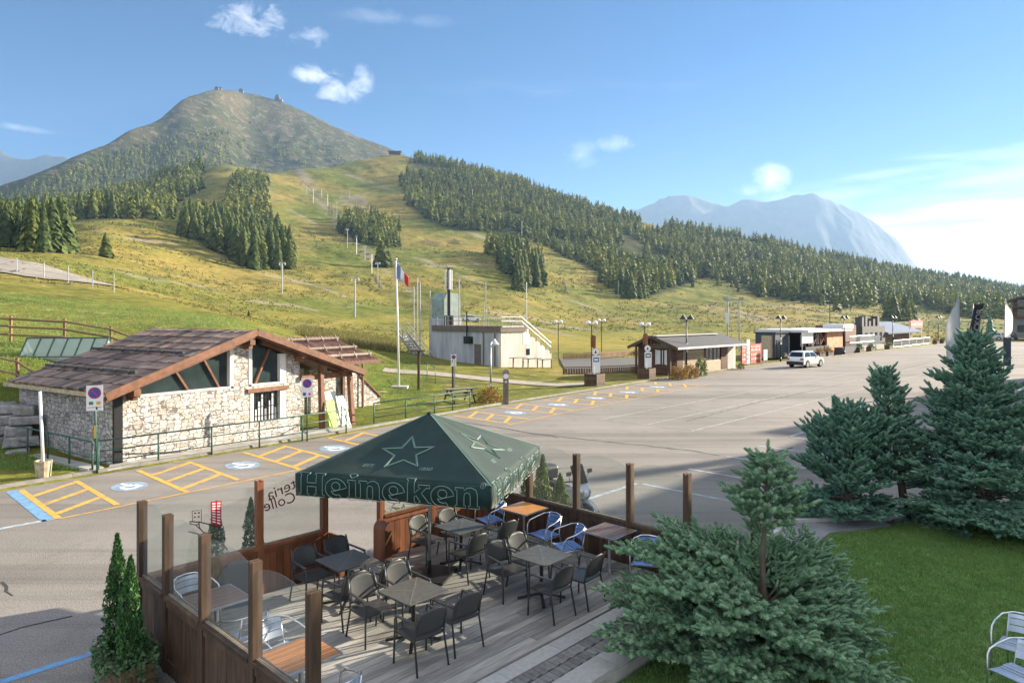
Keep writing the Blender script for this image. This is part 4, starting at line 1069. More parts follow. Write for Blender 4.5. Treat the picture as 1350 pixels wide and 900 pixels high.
# ---------------------------------------------------------------- windscreen fences
def pane_mesh(x0, x1, z0, z1, hump):
    mb = MB(); n = 14
    poly = [(x0,z0),(x1,z0)]+[(x1+(x0-x1)*i/n, z1+hump*(1-(2*i/n-1)**2)) for i in range(n+1)]
    return mb.prism(poly, -.004, .004, axis='y')
def post_mesh(x, z0, z1):
    mb = MB()
    for k in (-1, 0, 1): mb.box(x+k*.037-.0175, -.06, z0, x+k*.037+.0175, .06, z1+(.012 if k else -.012))
    return mb
def windscreen(label, root_pq, rz, posts, panels, inner, outer, zs=0.02, skip=()):
    t = thing('glass_windscreen', label, 'windscreen', PQ(*root_pq, 0), rz, 'glazed timber windscreens round the terrace')
    for i, x in enumerate(posts):
        if i in skip: continue
        post_mesh(x, zs, 2.19).build('post', inner, t)
    for (x0, x1, low, hump) in panels:
        a0, b0 = x0+.058, x1-.058
        if low:
            mb = MB(); n_ = max(3, round((b0-a0)/.125)); w_ = (b0-a0)/n_
            for k in range(n_): mb.box(a0+k*w_+.004, -.024, .10, a0+(k+1)*w_-.004, .024, 1.03)
            mb.box(a0, -.012, .10, b0, .012, 1.03, t=.1)
            mb.build('panel', inner, t)
            MB().box(a0, -.075, 1.0315, b0, .075, 1.085).build('top_rail', inner, t); MB().box(a0, -.045, .93, b0, .045, 1.03).build('middle_rail', inner, t); MB().box(a0, -.045, .03, b0, .045, .20).build('base_rail', inner, t)
            pane_mesh(a0-.012, b0+.012, 1.087, 2.10, hump).build('pane', M['glass'], t)
            MB().box(a0+.001, -.018, 1.0862, b0-.001, -.0045, 1.105).build('glazing_bead', outer, t); MB().box(a0+.001, .0045, 1.0862, b0-.001, .018, 1.105).build('glazing_bead', outer, t)
    return t
HP = PI/2
left_fence = windscreen('weathered brown glazed fence beside the cypress planter, low corner in front', (P_L, 6.26), GA+HP, [0,1.26,2.66,3.91,4.94],
    [(0,1.26,1,.10),(1.26,2.66,1,.12),(2.66,3.91,1,.14),(3.91,4.94,1,.14)], M['wood_dark'], M['wood_grey'])
back_a = windscreen('orange-brown glazed fence with the coffee cup print on its pane', (P_L, Q_B), GA, [0,1.83,3.08],
    [(0,1.83,1,.02),(1.83,3.08,1,.06)], M['wood_red'], M['wood_grey'], skip=(0,))
back_b = windscreen('orange-brown glazed fence on the far side of the terrace entrance', (8.0, Q_B), GA, [0,1.3],
    [(0,1.3,1,.08),(1.3,2.95,1,.08)], M['wood_red'], M['wood_grey'])
right_fence = windscreen('dark brown glazed fence with arched panes next to the motorcycle', (P_R, 4.86), GA+HP, [0,1.25,2.46,3.75,5.04,6.29],
    [(0,1.25,1,.1),(1.25,2.46,1,.15),(2.46,3.75,1,.15),(3.75,5.04,1,.15),(5.04,6.29,1,.15)], M['wood_dark'], M['wood_grey'])
# curved newel boards at the entrance
for root, x in ((back_a, 3.08), (back_b, 0.0)):
    mb = MB(); s = 1 if root is back_a else -1
    pts = [(0,.30),(0,1.06)]+[(.16*math.sin(a), 1.06-.16*(1-math.cos(a))) for a in np.linspace(0, HP, 7)]+[(.16,.32)]
    mb.prism([(x+s*.062+s*u, v) for u, v in pts], -.45, -.40, axis='y')
    mb.prism([(x+s*.062+s*u*.9, v-.03) for u, v in pts], -.40, -.05, axis='y')
    mb.build('newel_board', M['wood_red'], root)

def on_back(px, py):     # survey of the rear pane: photo pixel -> (p, z)
    t = (px-675)/900; Y = Q_B/(CG-SG*t)
    X = t*Y
    return (X*CG+Y*SG, CAMH-(py-417)/900*Y)
def back_poly(mb, pts, y=-.008, th=.002):
    P = [on_back(*p) for p in pts]; mb.prism([(a-P_L, b) for a, b in P], y-th, y, axis='y')
def back_line(mb, pts, w_, y=-.009):
    P = [on_back(*p) for p in pts]
    mb.tube([(a-P_L, y, b) for a, b in P], w_/2, 6)
lg = MB()
L0, L1, H0, H1 = (277.6,661), (291.8,659.5), (278.2,690), (291.2,694.5)
back_poly(lg, [L0, L1, H1, H0]); lg.build('printed_building', M['logo_red'], back_a)
lg = MB()
for r_ in range(8):
    for c_ in range(2):
        u0 = .12+c_*.46; v0 = .06+r_*.112
        def bl(u, v): 
            ax = L0[0]+(L1[0]-L0[0])*u; ay = L0[1]+(L1[1]-L0[1])*u; bx = H0[0]+(H1[0]-H0[0])*u; by = H0[1]+(H1[1]-H0[1])*u
            return (ax+(bx-ax)*v, ay+(by-ay)*v)
        back_poly(lg, [bl(u0,v0), bl(u0+.30,v0), bl(u0+.30,v0+.055), bl(u0,v0+.055)], -.0115)
lg.build('printed_window', M['sign_white'], back_a)
lg = MB()
back_line(lg, [(250,687),(263,687.5),(277,691),(291,694)], .018); back_line(lg, [(262,688),(262.5,695),(267,700.5),(274,702.5),(283,700),(290,694.5)], .016)
back_line(lg, [(250,687),(250.5,690),(258,691.5),(262,690)], .013); back_line(lg, [(258,691.5),(262,696)], .013)
back_line(lg, [(248,700),(262,703.5),(275,706.5),(288,709.5)], .017)
back_line(lg, [(253,673),(265.5,671.5),(265,687)], .009); back_line(lg, [(253,673),(254,687)], .009)
for a, b in ((257,676),(262,675.5),(256.5,681),(261.5,680.5)): back_poly(lg, [(a-1.2,b-1),(a+1.2,b-1),(a+1.2,b+1),(a-1.2,b+1)])
lg.build('printed_cup', M['logo_dark'], back_a)

def text_mesh(body, size=1.0, shear=0.0, bold=0.0):
    cu = bpy.data.curves.new('lettering', 'FONT'); cu.body = body; cu.size = size; cu.shear = shear; cu.offset = bold
    cu.resolution_u = 3
    o = bpy.data.objects.new('lettering', cu); COL.objects.link(o)
    dg = bpy.context.evaluated_depsgraph_get(); me = bpy.data.meshes.new_from_object(o.evaluated_get(dg))
    V = [v.co.copy() for v in me.vertices]; F = [list(p.vertices) for p in me.polygons]
    bpy.data.objects.remove(o); bpy.data.curves.remove(cu); bpy.data.meshes.remove(me)
    return V, F
def lettering(name, body, size, fn, m_, parent, shear=0.0, bold=0.0, center=False):
    V, F = text_mesh(body, size, shear, bold)
    if center:
        cx = (min(v.x for v in V)+max(v.x for v in V))/2
        for v in V: v.x -= cx
    mb = MB(); mb.add([fn(v.x, v.y) for v in V], F, t=.5)
    return mb.build(name, m_, parent, fix=False)
# mirrored script on the pane: read from outside, seen from behind
def script_at(px, py, ang):
    p_, z_ = on_back(px, py); ca, sa = math.cos(ang), math.sin(ang)
    return lambda u, v: (p_-P_L-(u*ca-v*sa), -.009, z_-(u*sa-v*0)+v*ca) if False else (p_-P_L-(u*ca+v*sa*.0), -.009, z_-u*sa+v*ca)
lettering('glass_lettering', 'teria', .30, script_at(391, 642, math.radians(14)), M['lettering_red'], back_a, shear=.25)
lettering('glass_lettering', 'Colle', .28, script_at(391, 660, math.radians(6)), M['lettering_red'], back_a, shear=.25)

# ---------------------------------------------------------------- big square parasol
UMB = thing('parasol', 'large dark green square parasol printed with a star and outlined beer name', 'parasol', (-1.50, 12.40, DZ), math.radians(-15))
hs_, ze, zb, za = 1.68, 2.12, 1.77, 2.94      # local heights above the deck
mb = MB()
for k in range(4):
    a = HP*k; c_, s_ = math.cos(a), math.sin(a); n_ = 22
    def R_(x, y, z): return (x*c_-y*s_, x*s_+y*c_, z)
    rows = []
    for j in range(n_+1):
        f = j/n_; row = []
        for i in range(n_+1):
            u = i/n_*2-1
            sag = -.035*math.sin(PI*f)*(1-u*u)+(.007*math.sin(9*u+4*f+k*2)*math.sin(PI*f) if 0 < f < 1 and abs(u) < 1 else 0)
            row.append(R_(u*hs_*f, -hs_*f, za+(ze-za)*f+sag if f else za))
        rows.append(row)
    vs = [v for r_ in rows for v in r_]; W_ = n_+1
    mb.add(vs, [(j*W_+i, j*W_+i+1, (j+1)*W_+i+1, (j+1)*W_+i) for j in range(n_) for i in range(n_)], t=.5)
can = mb.build('canopy', M['umbrella'], UMB, smooth=True, fix=False)
so_ = can.modifiers.new('cloth', 'SOLIDIFY'); so_.thickness = .004; so_.offset = -1
mb = MB(); n_ = 30; ring = []
for k in range(4):
    a = HP*k; c_, s_ = math.cos(a), math.sin(a)
    for i in range(n_):
        u = (i/n_*2-1)
        wv = .020*math.sin(i*.9+k*2)+.009*math.sin(i*2.3+k)
        ring.append([(u*hs_*c_-(-hs_-.004)*s_, u*hs_*s_+(-hs_-.004)*c_, ze), (u*hs_*c_-(-hs_+wv*.6)*s_, u*hs_*s_+(-hs_+wv*.6)*c_, (ze+zb)/2), (u*(hs_)*c_-(-hs_+.02+wv)*s_, u*hs_*s_+(-hs_+.02+wv)*c_, zb+.012*math.cos(u*PI))])
N_ = len(ring); vs = [v for r_ in ring for v in r_]
mb.add(vs, [(i*3+j, ((i+1) % N_)*3+j, ((i+1) % N_)*3+j+1, i*3+j+1) for i in range(N_) for j in range(2)], t=.5)
val = mb.build('valance', M['umbrella'], UMB, smooth=True, fix=False)
so_ = val.modifiers.new('cloth', 'SOLIDIFY'); so_.thickness = .004; so_.offset = 0
mb = MB(); mb.cyl((0,0,.05), (0,0,za-.02), .026, n=14); mb.build('pole', M['galv'], UMB, smooth=True)
mb = MB(); mb.box(-.4,-.4,.002,.4,.4,.045); mb.cyl((0,0,.045),(0,0,.28),.036); mb.build('base', M['dark_metal'], UMB)
mb = MB()
for k in range(8):
    a = math.radians(45*k); L = hs_*(math.sqrt(2) if k % 2 else 1)*.985
    c_ = Vector((math.cos(a), math.sin(a), 0)); mb.beam(Vector((0,0,za-.06)), c_*L+Vector((0,0,ze-.03)), .022, .028); mb.beam(Vector((0,0,zb+.05)), c_*L*.5+Vector((0,0,(za+ze)/2-.06)), .018, .022)
mb.build('rib', M['wood_grey'], UMB)
mb = MB()
for k in range(4):
    a = math.radians(45+90*k); c_ = Vector((math.cos(a), math.sin(a), 0))
    mb.tube([Vector((0,0,za+.006)), c_*hs_*math.sqrt(2)*.5+Vector((0,0,(za+ze)/2+.006)), c_*hs_*math.sqrt(2)+Vector((0,0,ze+.006))], .007, 5)
mb.build('seam', M['umb_line'], UMB)
mb = MB(); mb.lathe([(.05,za-.01),(.05,za+.01),(.02,za+.035)], 12); mb.build('finial', M['umbrella'], UMB)
# print on the cloth: outlined slab letters, double star, small lettering
def arc(cx, cy, r_, a0, a1, n=10, ry=None): return [(cx+r_*math.cos(math.radians(a0+(a1-a0)*i/n)), cy+(ry or r_)*math.sin(math.radians(a0+(a1-a0)*i/n))) for i in range(n+1)]
GL = {
 'H': (1.0, [[(0,0),(.38,0),(.38,.1),(.31,.1),(.31,.42),(.65,.42),(.65,.1),(.58,.1),(.58,0),(.96,0),(.96,.1),(.89,.1),(.89,.9),(.96,.9),(.96,1),(.58,1),(.58,.9),(.65,.9),(.65,.58),(.31,.58),(.31,.9),(.38,.9),(.38,1),(0,1),(0,.9),(.07,.9),(.07,.1),(0,.1)]]),
 'e': (.84, [arc(.4,.4,.40,8,300,18,.42)+arc(.42,.36,.20,300,196,8,.22)+[(.30,.28)], arc(.4,.5,.16,0,360,12,.17)]),
 'i': (.42, [[(0,0),(.36,0),(.36,.1),(.30,.1),(.30,.8),(0,.8),(0,.7),(.06,.7),(.06,.1),(0,.1)], arc(.17,1.0,.14,0,360,12,.115)]),
 'n': (.86, [[(0,0),(.36,0),(.36,.1),(.30,.1),(.30,.48),(.33,.58),(.41,.62),(.49,.58),(.51,.48),(.51,.1),(.46,.1),(.46,0),(.82,0),(.82,.1),(.75,.1),(.75,.58),(.70,.74),(.56,.82),(.42,.80),(.31,.70),(.29,.80),(0,.8),(0,.7),(.06,.7),(.06,.1),(0,.1)]]),
 'k': (.88, [[(0,0),(.36,0),(.36,.1),(.30,.1),(.30,.30),(.36,.36),(.52,.1),(.46,.1),(.46,0),(.88,0),(.88,.1),(.80,.1),(.55,.47),(.72,.68),(.84,.68),(.84,.8),(.44,.8),(.44,.70),(.52,.68),(.30,.46),(.30,1.06),(0,1.06),(0,.95),(.06,.95),(.06,.1),(0,.1)]]),
}
slope = math.atan2(za-ze, hs_); SLEN = math.hypot(za-ze, hs_); VH = ze-zb
def cloth(side, u, w_, off=.013):
    """u: along the edge from -hs_, w_: up from the hem, on the valance then on the slope"""
    a = HP*side; c_, s_ = math.cos(a), math.sin(a)
    if w_ <= VH:
        x, y, z = u, -hs_-off-.018, zb+w_
    else:
        d = w_-VH; f = 1-d/SLEN
        sag = -.035*math.sin(PI*max(0, f))*(1-min(1, (u/max(hs_*f, .05))**2))
        x, y, z = u, -(hs_-d*math.cos(slope))-off*math.sin(slope), ze+d*math.sin(slope)+off*math.cos(slope)+sag
    return (x*c_-y*s_, x*s_+y*c_, z)
def dense(pts, step=.05, closed=True):
    out = []
    n = len(pts)
    for i in range(n if closed else n-1):
        a, b = pts[i], pts[(i+1) % n]; L = math.hypot(b[0]-a[0], b[1]-a[1]); k = max(1, int(L/step))
        out += [(a[0]+(b[0]-a[0])*j/k, a[1]+(b[1]-a[1])*j/k) for j in range(k)]
    return out
for side in (0, 1):
    mb = MB(); word = 'Heineken'; total = sum(GL[c_][0] for c_ in word); kx = (hs_*2*.925)/total; u0 = -hs_+.09; ky = .385
    for c_ in word:
        wd, outl = GL[c_]
        for o_ in outl:
            P = dense([(u0+x*kx, .006+y*ky) for x, y in o_])
            mb.tube([cloth(side, *p) for p in P], .0062, 4, closed=True)
        u0 += wd*kx
    P = dense(arc(hs_-.13, .36, .038, 0, 360, 12)); mb.tube([cloth(side, *p) for p in P], .004, 4, closed=True)
    mb.build('outlined_lettering', M['umb_line'], can if False else val, fix=False)
    mb = MB()
    for R_o, rw in ((.475,.008),(.425,.006)):
        st = []
        for i in range(10):
            a = math.radians(98+36*i); rr = R_o if i % 2 == 0 else R_o*.42
            st.append((.0+rr*math.cos(a)*1.02, VH+.73+rr*math.sin(a)))
        mb.tube([cloth(side, *p) for p in dense(st)], rw, 4, closed=True)
    mb.build('printed_star', M['umb_line'], can, fix=False)
    lettering('small_lettering', 'EST.', .115, lambda u, v, s=side: cloth(s, u-.62, VH+.30+v, .008), M['umb_line'], can, shear=.3)
    lettering('small_lettering', '1850', .115, lambda u, v, s=side: cloth(s, u+.36, VH+.30+v, .008), M['umb_line'], can, shear=.3)
    lettering('small_lettering', 'R', .05, lambda u, v, s=side: cloth(s, u+hs_-.145, .342+v, .012), M['umb_line'], val)

# ---------------------------------------------------------------- furniture
def rounded_rect(w_, h_, r_, n=4):
    out = []
    for cx, cy, a0 in ((w_/2-r_,h_/2-r_,0),(-w_/2+r_,h_/2-r_,90),(-w_/2+r_,-h_/2+r_,180),(w_/2-r_,-h_/2+r_,270)):
        out += arc(cx, cy, r_, a0, a0+90, n)
    return out
def resin_chair(label, group):
    t = thing('armchair', label, 'chair', group=group)
    mb = MB(); mb.prism(rounded_rect(.46, .45, .05), .425, .447); mb.prism(rounded_rect(.40, .39, .05), .4475, .450)
    mb.build('seat', M['black_plastic'], t, bevel=.006)
    mb = MB(); n1, n2 = 10, 8; vs = []; fs = []
    for j in range(n2+1):
        f = j/n2; z = .50+.35*f
        hw = .228-(.05*max(0, (f-.72)/.28)**2.2)
        for i in range(n1+1):
            u = i/n1*2-1; zz = z - (.055*abs(u)**3.2*max(0, (f-.6)/.4))
            vs.append((u*hw, -.215-.10*f-.030*(1-u*u), zz))
    for j in range(n2):
        for i in range(n1): fs.append((j*(n1+1)+i, j*(n1+1)+i+1, (j+1)*(n1+1)+i+1, (j+1)*(n1+1)+i))
    mb.add(vs, fs, t=.5); b_ = mb.build('backrest', M['black_mesh'], t, smooth=True, fix=False)
    so = b_.modifiers.new('shell', 'SOLIDIFY'); so.thickness = .014; so.offset = 0
    for s in (-1, 1):
        mb = MB(); mb.tube([(s*.268,.235,0),(s*.258,.225,.44),(s*.262,.215,.60),(s*.263,.19,.645)], .0145, 7); mb.build('leg', M['black_plastic'], t, smooth=True)
        mb = MB(); mb.tube([(s*.255,-.305,0),(s*.238,-.215,.44),(s*.232,-.26,.66),(s*.215,-.318,.835)], .0145, 7); mb.build('leg', M['black_plastic'], t, smooth=True)
        mb = MB(); mb.beam((s*.263,.205,.655), (s*.236,-.262,.668), .045, .020); mb.build('armrest', M['black_plastic'], t, bevel=.005); MB().beam((s*.243,.21,.43), (s*.238,-.21,.43), .02, .03).build('side_rail', M['black_plastic'], t)
    return t
def dark_table(label):
    t = thing('dining_table', label, 'table', group='dark square dining tables on the deck')
    mb = MB(); mb.prism(rounded_rect(.74, .74, .02), .715, .735); mb.build('tabletop', M['dark_top'], t, bevel=.004)
    mb = MB()
    for a in (45, -45, 135, 225):
        d = Vector((math.cos(math.radians(a)), math.sin(math.radians(a)), 0)); mb.beam(Vector((0,0,.7365)), d*.49+Vector((0,0,.7365)), .022, .002)
    mb.beam((-.02,0,.7363),(.02,0,.7363),.03,.0016)
    mb.build('cross_rib', M['grey_line'], t)
    mb = MB(); mb.cyl((0,0,.05),(0,0,.714),.032,n=10); mb.box(-.16,-.16,.695,.16,.16,.7145); mb.build('pedestal', M['dark_metal'], t)
    for a in range(4):
        mb = MB(); d = Vector((math.cos(HP*a+PI/4), math.sin(HP*a+PI/4), 0)); mb.beam(d*.03+Vector((0,0,.09)), d*.40+Vector((0,0,.022)), .05, .028); mb.build('leg', M['dark_metal'], t, bevel=.004)
    return t
TAB = [((6.23,9.62), 'dark square table by the orange panel, beside the terrace entrance', 'dark table by the orange panel'),
       ((6.20,7.84), 'dark square table beside the slatted teak table, lowest in the photo', 'dark table lowest in the photo'),
       ((8.73,9.60), 'dark square table under the parasol, just beyond its pole', 'dark table beyond the parasol pole'),
       ((8.60,7.47), 'dark square table with a pale cross, beside the spruce', 'dark table next to the spruce')]
first_t = None; first_c = None; cg = 'charcoal armchairs around the dark tables'
for ti, ((p_, q_), lab, short) in enumerate(TAB):
    if first_t is None: first_t = tb = dark_table(lab)
    else: tb = dup(first_t, label=lab)
    tb.location = PQ(p_, q_, DZ); tb.rotation_euler = (0,0,GA+random.uniform(-.04,.04))
    for (dp, dq, face, where) in [(-.33,.52,PI,'far side, nearer the cypress fence'),(.33,.52,PI,'far side, nearer the motorcycle fence'),(-.34,-.53,0,'near side, nearer the cypress fence'),(.34,-.53,0,'near side, nearer the motorcycle fence')]:
        lb = 'charcoal armchair '+('facing us' if dq > 0 else 'seen from behind')+', '+('cypress' if dp < 0 else 'motorcycle')+' side of the '+short
        if first_c is None: first_c = c_ = resin_chair(lb, cg)
        else: c_ = dup(first_c, label=lb)
        jit = random.uniform(-.12,.12)
        if ti == 2 and dp > 0 and dq < 0: dp, dq = .62, -.40
        c_.location = PQ(p_+dp+random.uniform(-.03,.03), q_+dq+random.uniform(-.04,.04), DZ); c_.rotation_euler = (0,0,GA+face+jit)

def metal_chair(label, group, slat):
    t = thing('tub_chair', label, 'chair', group=group)
    loop = [(-.27,.22,.0),(-.275,.215,.40),(-.28,.20,.60),(-.285,.14,.655),(-.285,-.02,.69),(-.24,-.20,.745),(-.13,-.29,.775),(0,-.315,.78)]
    loop = loop+[(-x,y,z) for x, y, z in reversed(loop[:-1])]
    mb = MB(); mb.tube(loop, .0125, 8); mb.build('arm_frame', M['alu'], t, smooth=True)
    for s in (-1, 1):
        mb = MB(); mb.tube([(s*.20,-.34,0),(s*.20,-.22,.40),(s*.19,-.215,.45),(s*.175,-.285,.765)], .0115, 7); mb.build('leg', M['alu'], t, smooth=True)
    mb = MB(); mb.tube([(-.275,.21,.40),(-.205,-.21,.40)], .010, 6); mb.tube([(.275,.21,.40),(.205,-.21,.40)], .010, 6); mb.tube([(-.27,.17,.40),(.27,.17,.40)], .010, 6); mb.build('seat_frame', M['alu'], t)
    mb = MB()
    for k in range(7):
        y = .19-k*.063; mb.box(-.235,y-.027,.418-.008*math.sin(k),.235,y+.027,.426-.008*math.sin(k))
    mb.build('seat', slat, t, bevel=.003)
    mb = MB()
    for z0, z1, y0, y1 in ((.52,.60,-.222,-.240),(.612,.69,-.243,-.261),(.70,.752,-.264,-.277)):
        vs = []; n = 8
        for i in range(n+1):
            u = i/n*2-1; cy = -.04*(1-u*u)
            vs += [(u*.175, y0+cy+.012, z0), (u*.175, y1+cy+.012, z1)]
        mb.add(vs, [(2*i,2*i+2,2*i+3,2*i+1) for i in range(n)])
    b_ = mb.build('backrest', slat, t, fix=False); so = b_.modifiers.new('plate', 'SOLIDIFY'); so.thickness = .005
    return t
ag = 'aluminium slatted chairs along the fences'
ch = metal_chair('blue slatted aluminium chair tucked in the dark corner under the parasol edge', 'blue slatted chairs by the arched panes', M['blue_slat'])
ch.location = PQ(10.15,10.25,DZ); ch.rotation_euler = (0,0,GA+PI/2-.25)
for (p_,q_,r_,lb) in [(10.2,8.78,PI/2-.15,'blue slatted aluminium chair between the honey table and the walnut table'),(9.98,8.02,PI/2-.45,'blue slatted aluminium chair pulled out beside the walnut table'),(10.3,6.5,PI/2+.5,'blue slatted aluminium chair half hidden by spruce needles at the walnut table')]:
    dup(ch, PQ(p_,q_,DZ), GA+r_, lb)
c2 = metal_chair('grey slatted aluminium chair behind the cypress, in the rear terrace corner', ag, M['alu_slat'])
c2.location = PQ(4.15,10.45,DZ); c2.rotation_euler = (0,0,GA+PI+.1)
for (p_,q_,r_,lb) in [(4.2,8.92,0.0,'grey slatted aluminium chair facing the walnut-brown slatted table, between two tables'),(4.3,8.12,PI+.15,'grey slatted aluminium chair facing the teak slatted table, between two tables'),(4.1,6.62,.1,'grey slatted aluminium chair in front of the teak table, cut by the frame')]:
    dup(c2, PQ(p_,q_,DZ), GA+r_, lb)
for (x_,y_,r_,lb) in [(6.95,9.35,2.3,'aluminium chair on the lawn, farther one of two at the frame edge'),(6.42,8.62,2.0,'aluminium chair on the lawn, lower one of two at the frame edge')]:
    dup(c2, Vector((x_,y_,.06)), r_, lb, 'aluminium chairs on the lawn')

def slat_table(label, top, slats=9, w_=.68, group=None):
    t = thing('bistro_table', label, 'table', group=group)
    mb = MB(); s = w_/slats
    for k in range(slats): mb.box(-w_/2, -w_/2+k*s+.003, .722, w_/2, -w_/2+(k+1)*s-.003, .742)
    mb.build('tabletop', top, t)
    mb = MB()
    for a, b in (((-w_/2-.008,-w_/2-.008),(w_/2+.008,-w_/2-.008)),((w_/2+.008,-w_/2-.008),(w_/2+.008,w_/2+.008)),((w_/2+.008,w_/2+.008),(-w_/2-.008,w_/2+.008)),((-w_/2-.008,w_/2+.008),(-w_/2-.008,-w_/2-.008))):
        mb.beam((*a,.731),(*b,.731),.012,.028)
    mb.box(-w_/2+.01,-.05,.708,w_/2-.01,.05,.7205); mb.build('edge_frame', M['alu'], t)
    mb = MB(); mb.cyl((0,0,.04),(0,0,.708),.03,n=12); mb.build('pedestal', M['alu'], t, smooth=False)
    mb = MB()
    for a in (0, HP): 
        d = Vector((math.cos(a+.78), math.sin(a+.78), 0)); mb.beam(d*-.3+Vector((0,0,.022+a*.002)), d*.3+Vector((0,0,.022+a*.002)), .05, .03)
    mb.build('foot', M['alu'], t)
    return t
t1 = slat_table('honey-coloured square table in the far corner beyond the parasol', M['orange_top'], 1, .70); t1.location = PQ(10.42,9.53,DZ); t1.rotation_euler = (0,0,GA)
t2 = slat_table('walnut-brown table at the arched panes, partly behind the spruce', M['brown_top'], 6, .70); t2.location = PQ(10.40,7.37,DZ); t2.rotation_euler = (0,0,GA)
t3 = slat_table('dull brown slatted table behind the low glazed fence, next to the cypress', M['brown_top'], 11); t3.location = PQ(4.12,9.64,DZ); t3.rotation_euler = (0,0,GA)
t4 = slat_table('teak slatted table with aluminium edge behind the lowest fence post', M['slat_top'], 13); t4.location = PQ(4.12,7.33,DZ); t4.rotation_euler = (0,0,GA)

# folded round table leaning in the corner
fd = thing('folded_table', 'dark grey round table folded flat, leaning against the orange panel', 'table', PQ(5.02,10.80,DZ), GA-.25)
mb = MB(); mb.prism([(x, y+.36) for x, y in arc(0,0,.36,0,360,28)[:-1]], -.014, .014, axis='y', M=Matrix.Rotation(math.radians(-14), 4, 'X')); mb.build('tabletop', M['dark_disc'], fd)
mb = MB(); mb.tube([(.1,.02,.0),(.12,.12,.45),(.2,.16,.62)], .016, 7); mb.tube([(.22,.05,0),(.2,.14,.5)], .016, 7); mb.beam((.30,.06,.02),(.30,.20,.66),.09,.02); mb.build('leg', M['wood_grey'], fd)

# ---------------------------------------------------------------- planters round the terrace
def planter_box(root, w_, d_, h_, m_=None):
    mb = MB(); n = 4
    for k in range(n):
        z0 = k*h_/n; mb.box(-w_/2,-d_/2,z0+.004,w_/2,-d_/2+.025,z0+h_/n-.004); mb.box(-w_/2,d_/2-.025,z0+.004,w_/2,d_/2,z0+h_/n-.004)
        mb.box(-w_/2+.001,-d_/2+.026,z0+.004,-w_/2+.025,d_/2-.026,z0+h_/n-.004); mb.box(w_/2-.025,-d_/2+.026,z0+.004,w_/2-.001,d_/2-.026,z0+h_/n-.004)
    mb.build('planter', m_ or M['terracotta'], root)
    mb = MB(); mb.box(-w_/2+.03,-d_/2+.03,.02,w_/2-.03,d_/2-.03,h_-.05); mb.build('soil', M['soil'], root)
rr_ = random.Random(4)
def cypress_planter(label, loc, rz, trees, w_, d_, h_, skirt=True, n=3400, size=.075):
    t = thing('cypress_planter', label, 'planter', loc, rz)
    planter_box(t, w_, d_, h_)
    for (x, y, H, R) in trees:
        o = leaf_mesh('cypress', [(a+x, b+y, c) for a, b, c in cypress_pts(H, R, n, rr_, h_-.05)], size, M['leaf_thuja'], t, upright=.75, ratio=.34)
        mb = MB(); mb.tube([(x,y,h_-.1),(x,y,h_+H*.9)], .025, 6, r2=.005); mb.build('stem', M['bark'], t)
    if skirt:
        pts = []
        for k in range(1500):
            a = rr_.uniform(0, 2*PI); r_ = rr_.uniform(.3, 1)**.5; z = h_+.12-abs(rr_.gauss(0,.16))
            pts.append((math.cos(a)*(w_/2+.10)*r_*1.1, math.sin(a)*(d_/2+.12)*r_*1.15, z if r_ > .75 else h_+rr_.uniform(0,.2)))
        leaf_mesh('trailing_plant', pts, .065, M['leaf_ivy'], t, ratio=.6)
    return t
cypress_planter('tall pair of cypresses over trailing ivy in a timber planter outside the fence', PQ(3.12,10.18,0), GA+HP, [(.34,0,1.60,.19),(-.26,.02,1.44,.18)], 1.0, .42, .42)
cypress_planter('single slim cypress in a planter behind the coffee cup pane', PQ(5.02,11.75,0), GA, [(0,0,1.45,.20)], .5, .42, .42, False, 1600, .08)
cypress_planter('pale green cypress in a planter behind the lettered pane', PQ(5.62,11.72,0), GA, [(0,0,1.40,.20),(.16,.03,.8,.16)], .6, .42, .42, False, 1200, .08)
def shrub(name, label, loc, R, H, n, size, m_, upright=0.0, cat='shrub', group=None, seed=5):
    t = thing(name, label, cat, loc, group=group)
    leaf_mesh('foliage', bush_pts(R, H, n, random.Random(seed)), size, m_, t, upright=upright)
    mb = MB()
    for k in range(5):
        a = k*1.3; mb.tube([(0,0,-.03),(math.cos(a)*R*.3,math.sin(a)*R*.3,H*.45),(math.cos(a)*R*.6,math.sin(a)*R*.6,H*.8)], .012, 5, r2=.004)
    mb.build('stem', M['bark'], t)
    return t
cp = thing('cypress_planter', 'yellow-green feathery shrubs in a trough outside the dark fence, beside the motorcycle', 'planter', PQ(11.5,9.95,0), GA+HP)
planter_box(cp, 1.5, .42, .42)
for x, H in ((-.5,1.2),(0.0,1.55),(.45,1.15)):
    leaf_mesh('shrub', [(a+x, b, c) for a, b, c in cypress_pts(H, .27, 1200, rr_, .36)], .12, M['leaf_green'], cp, upright=.8, ratio=.25)
shrub('shrub', 'low green shrub behind the far orange panel, under the valance', PQ(8.9,11.75,0), .42, 1.05, 900, .10, M['leaf_green'], .2)

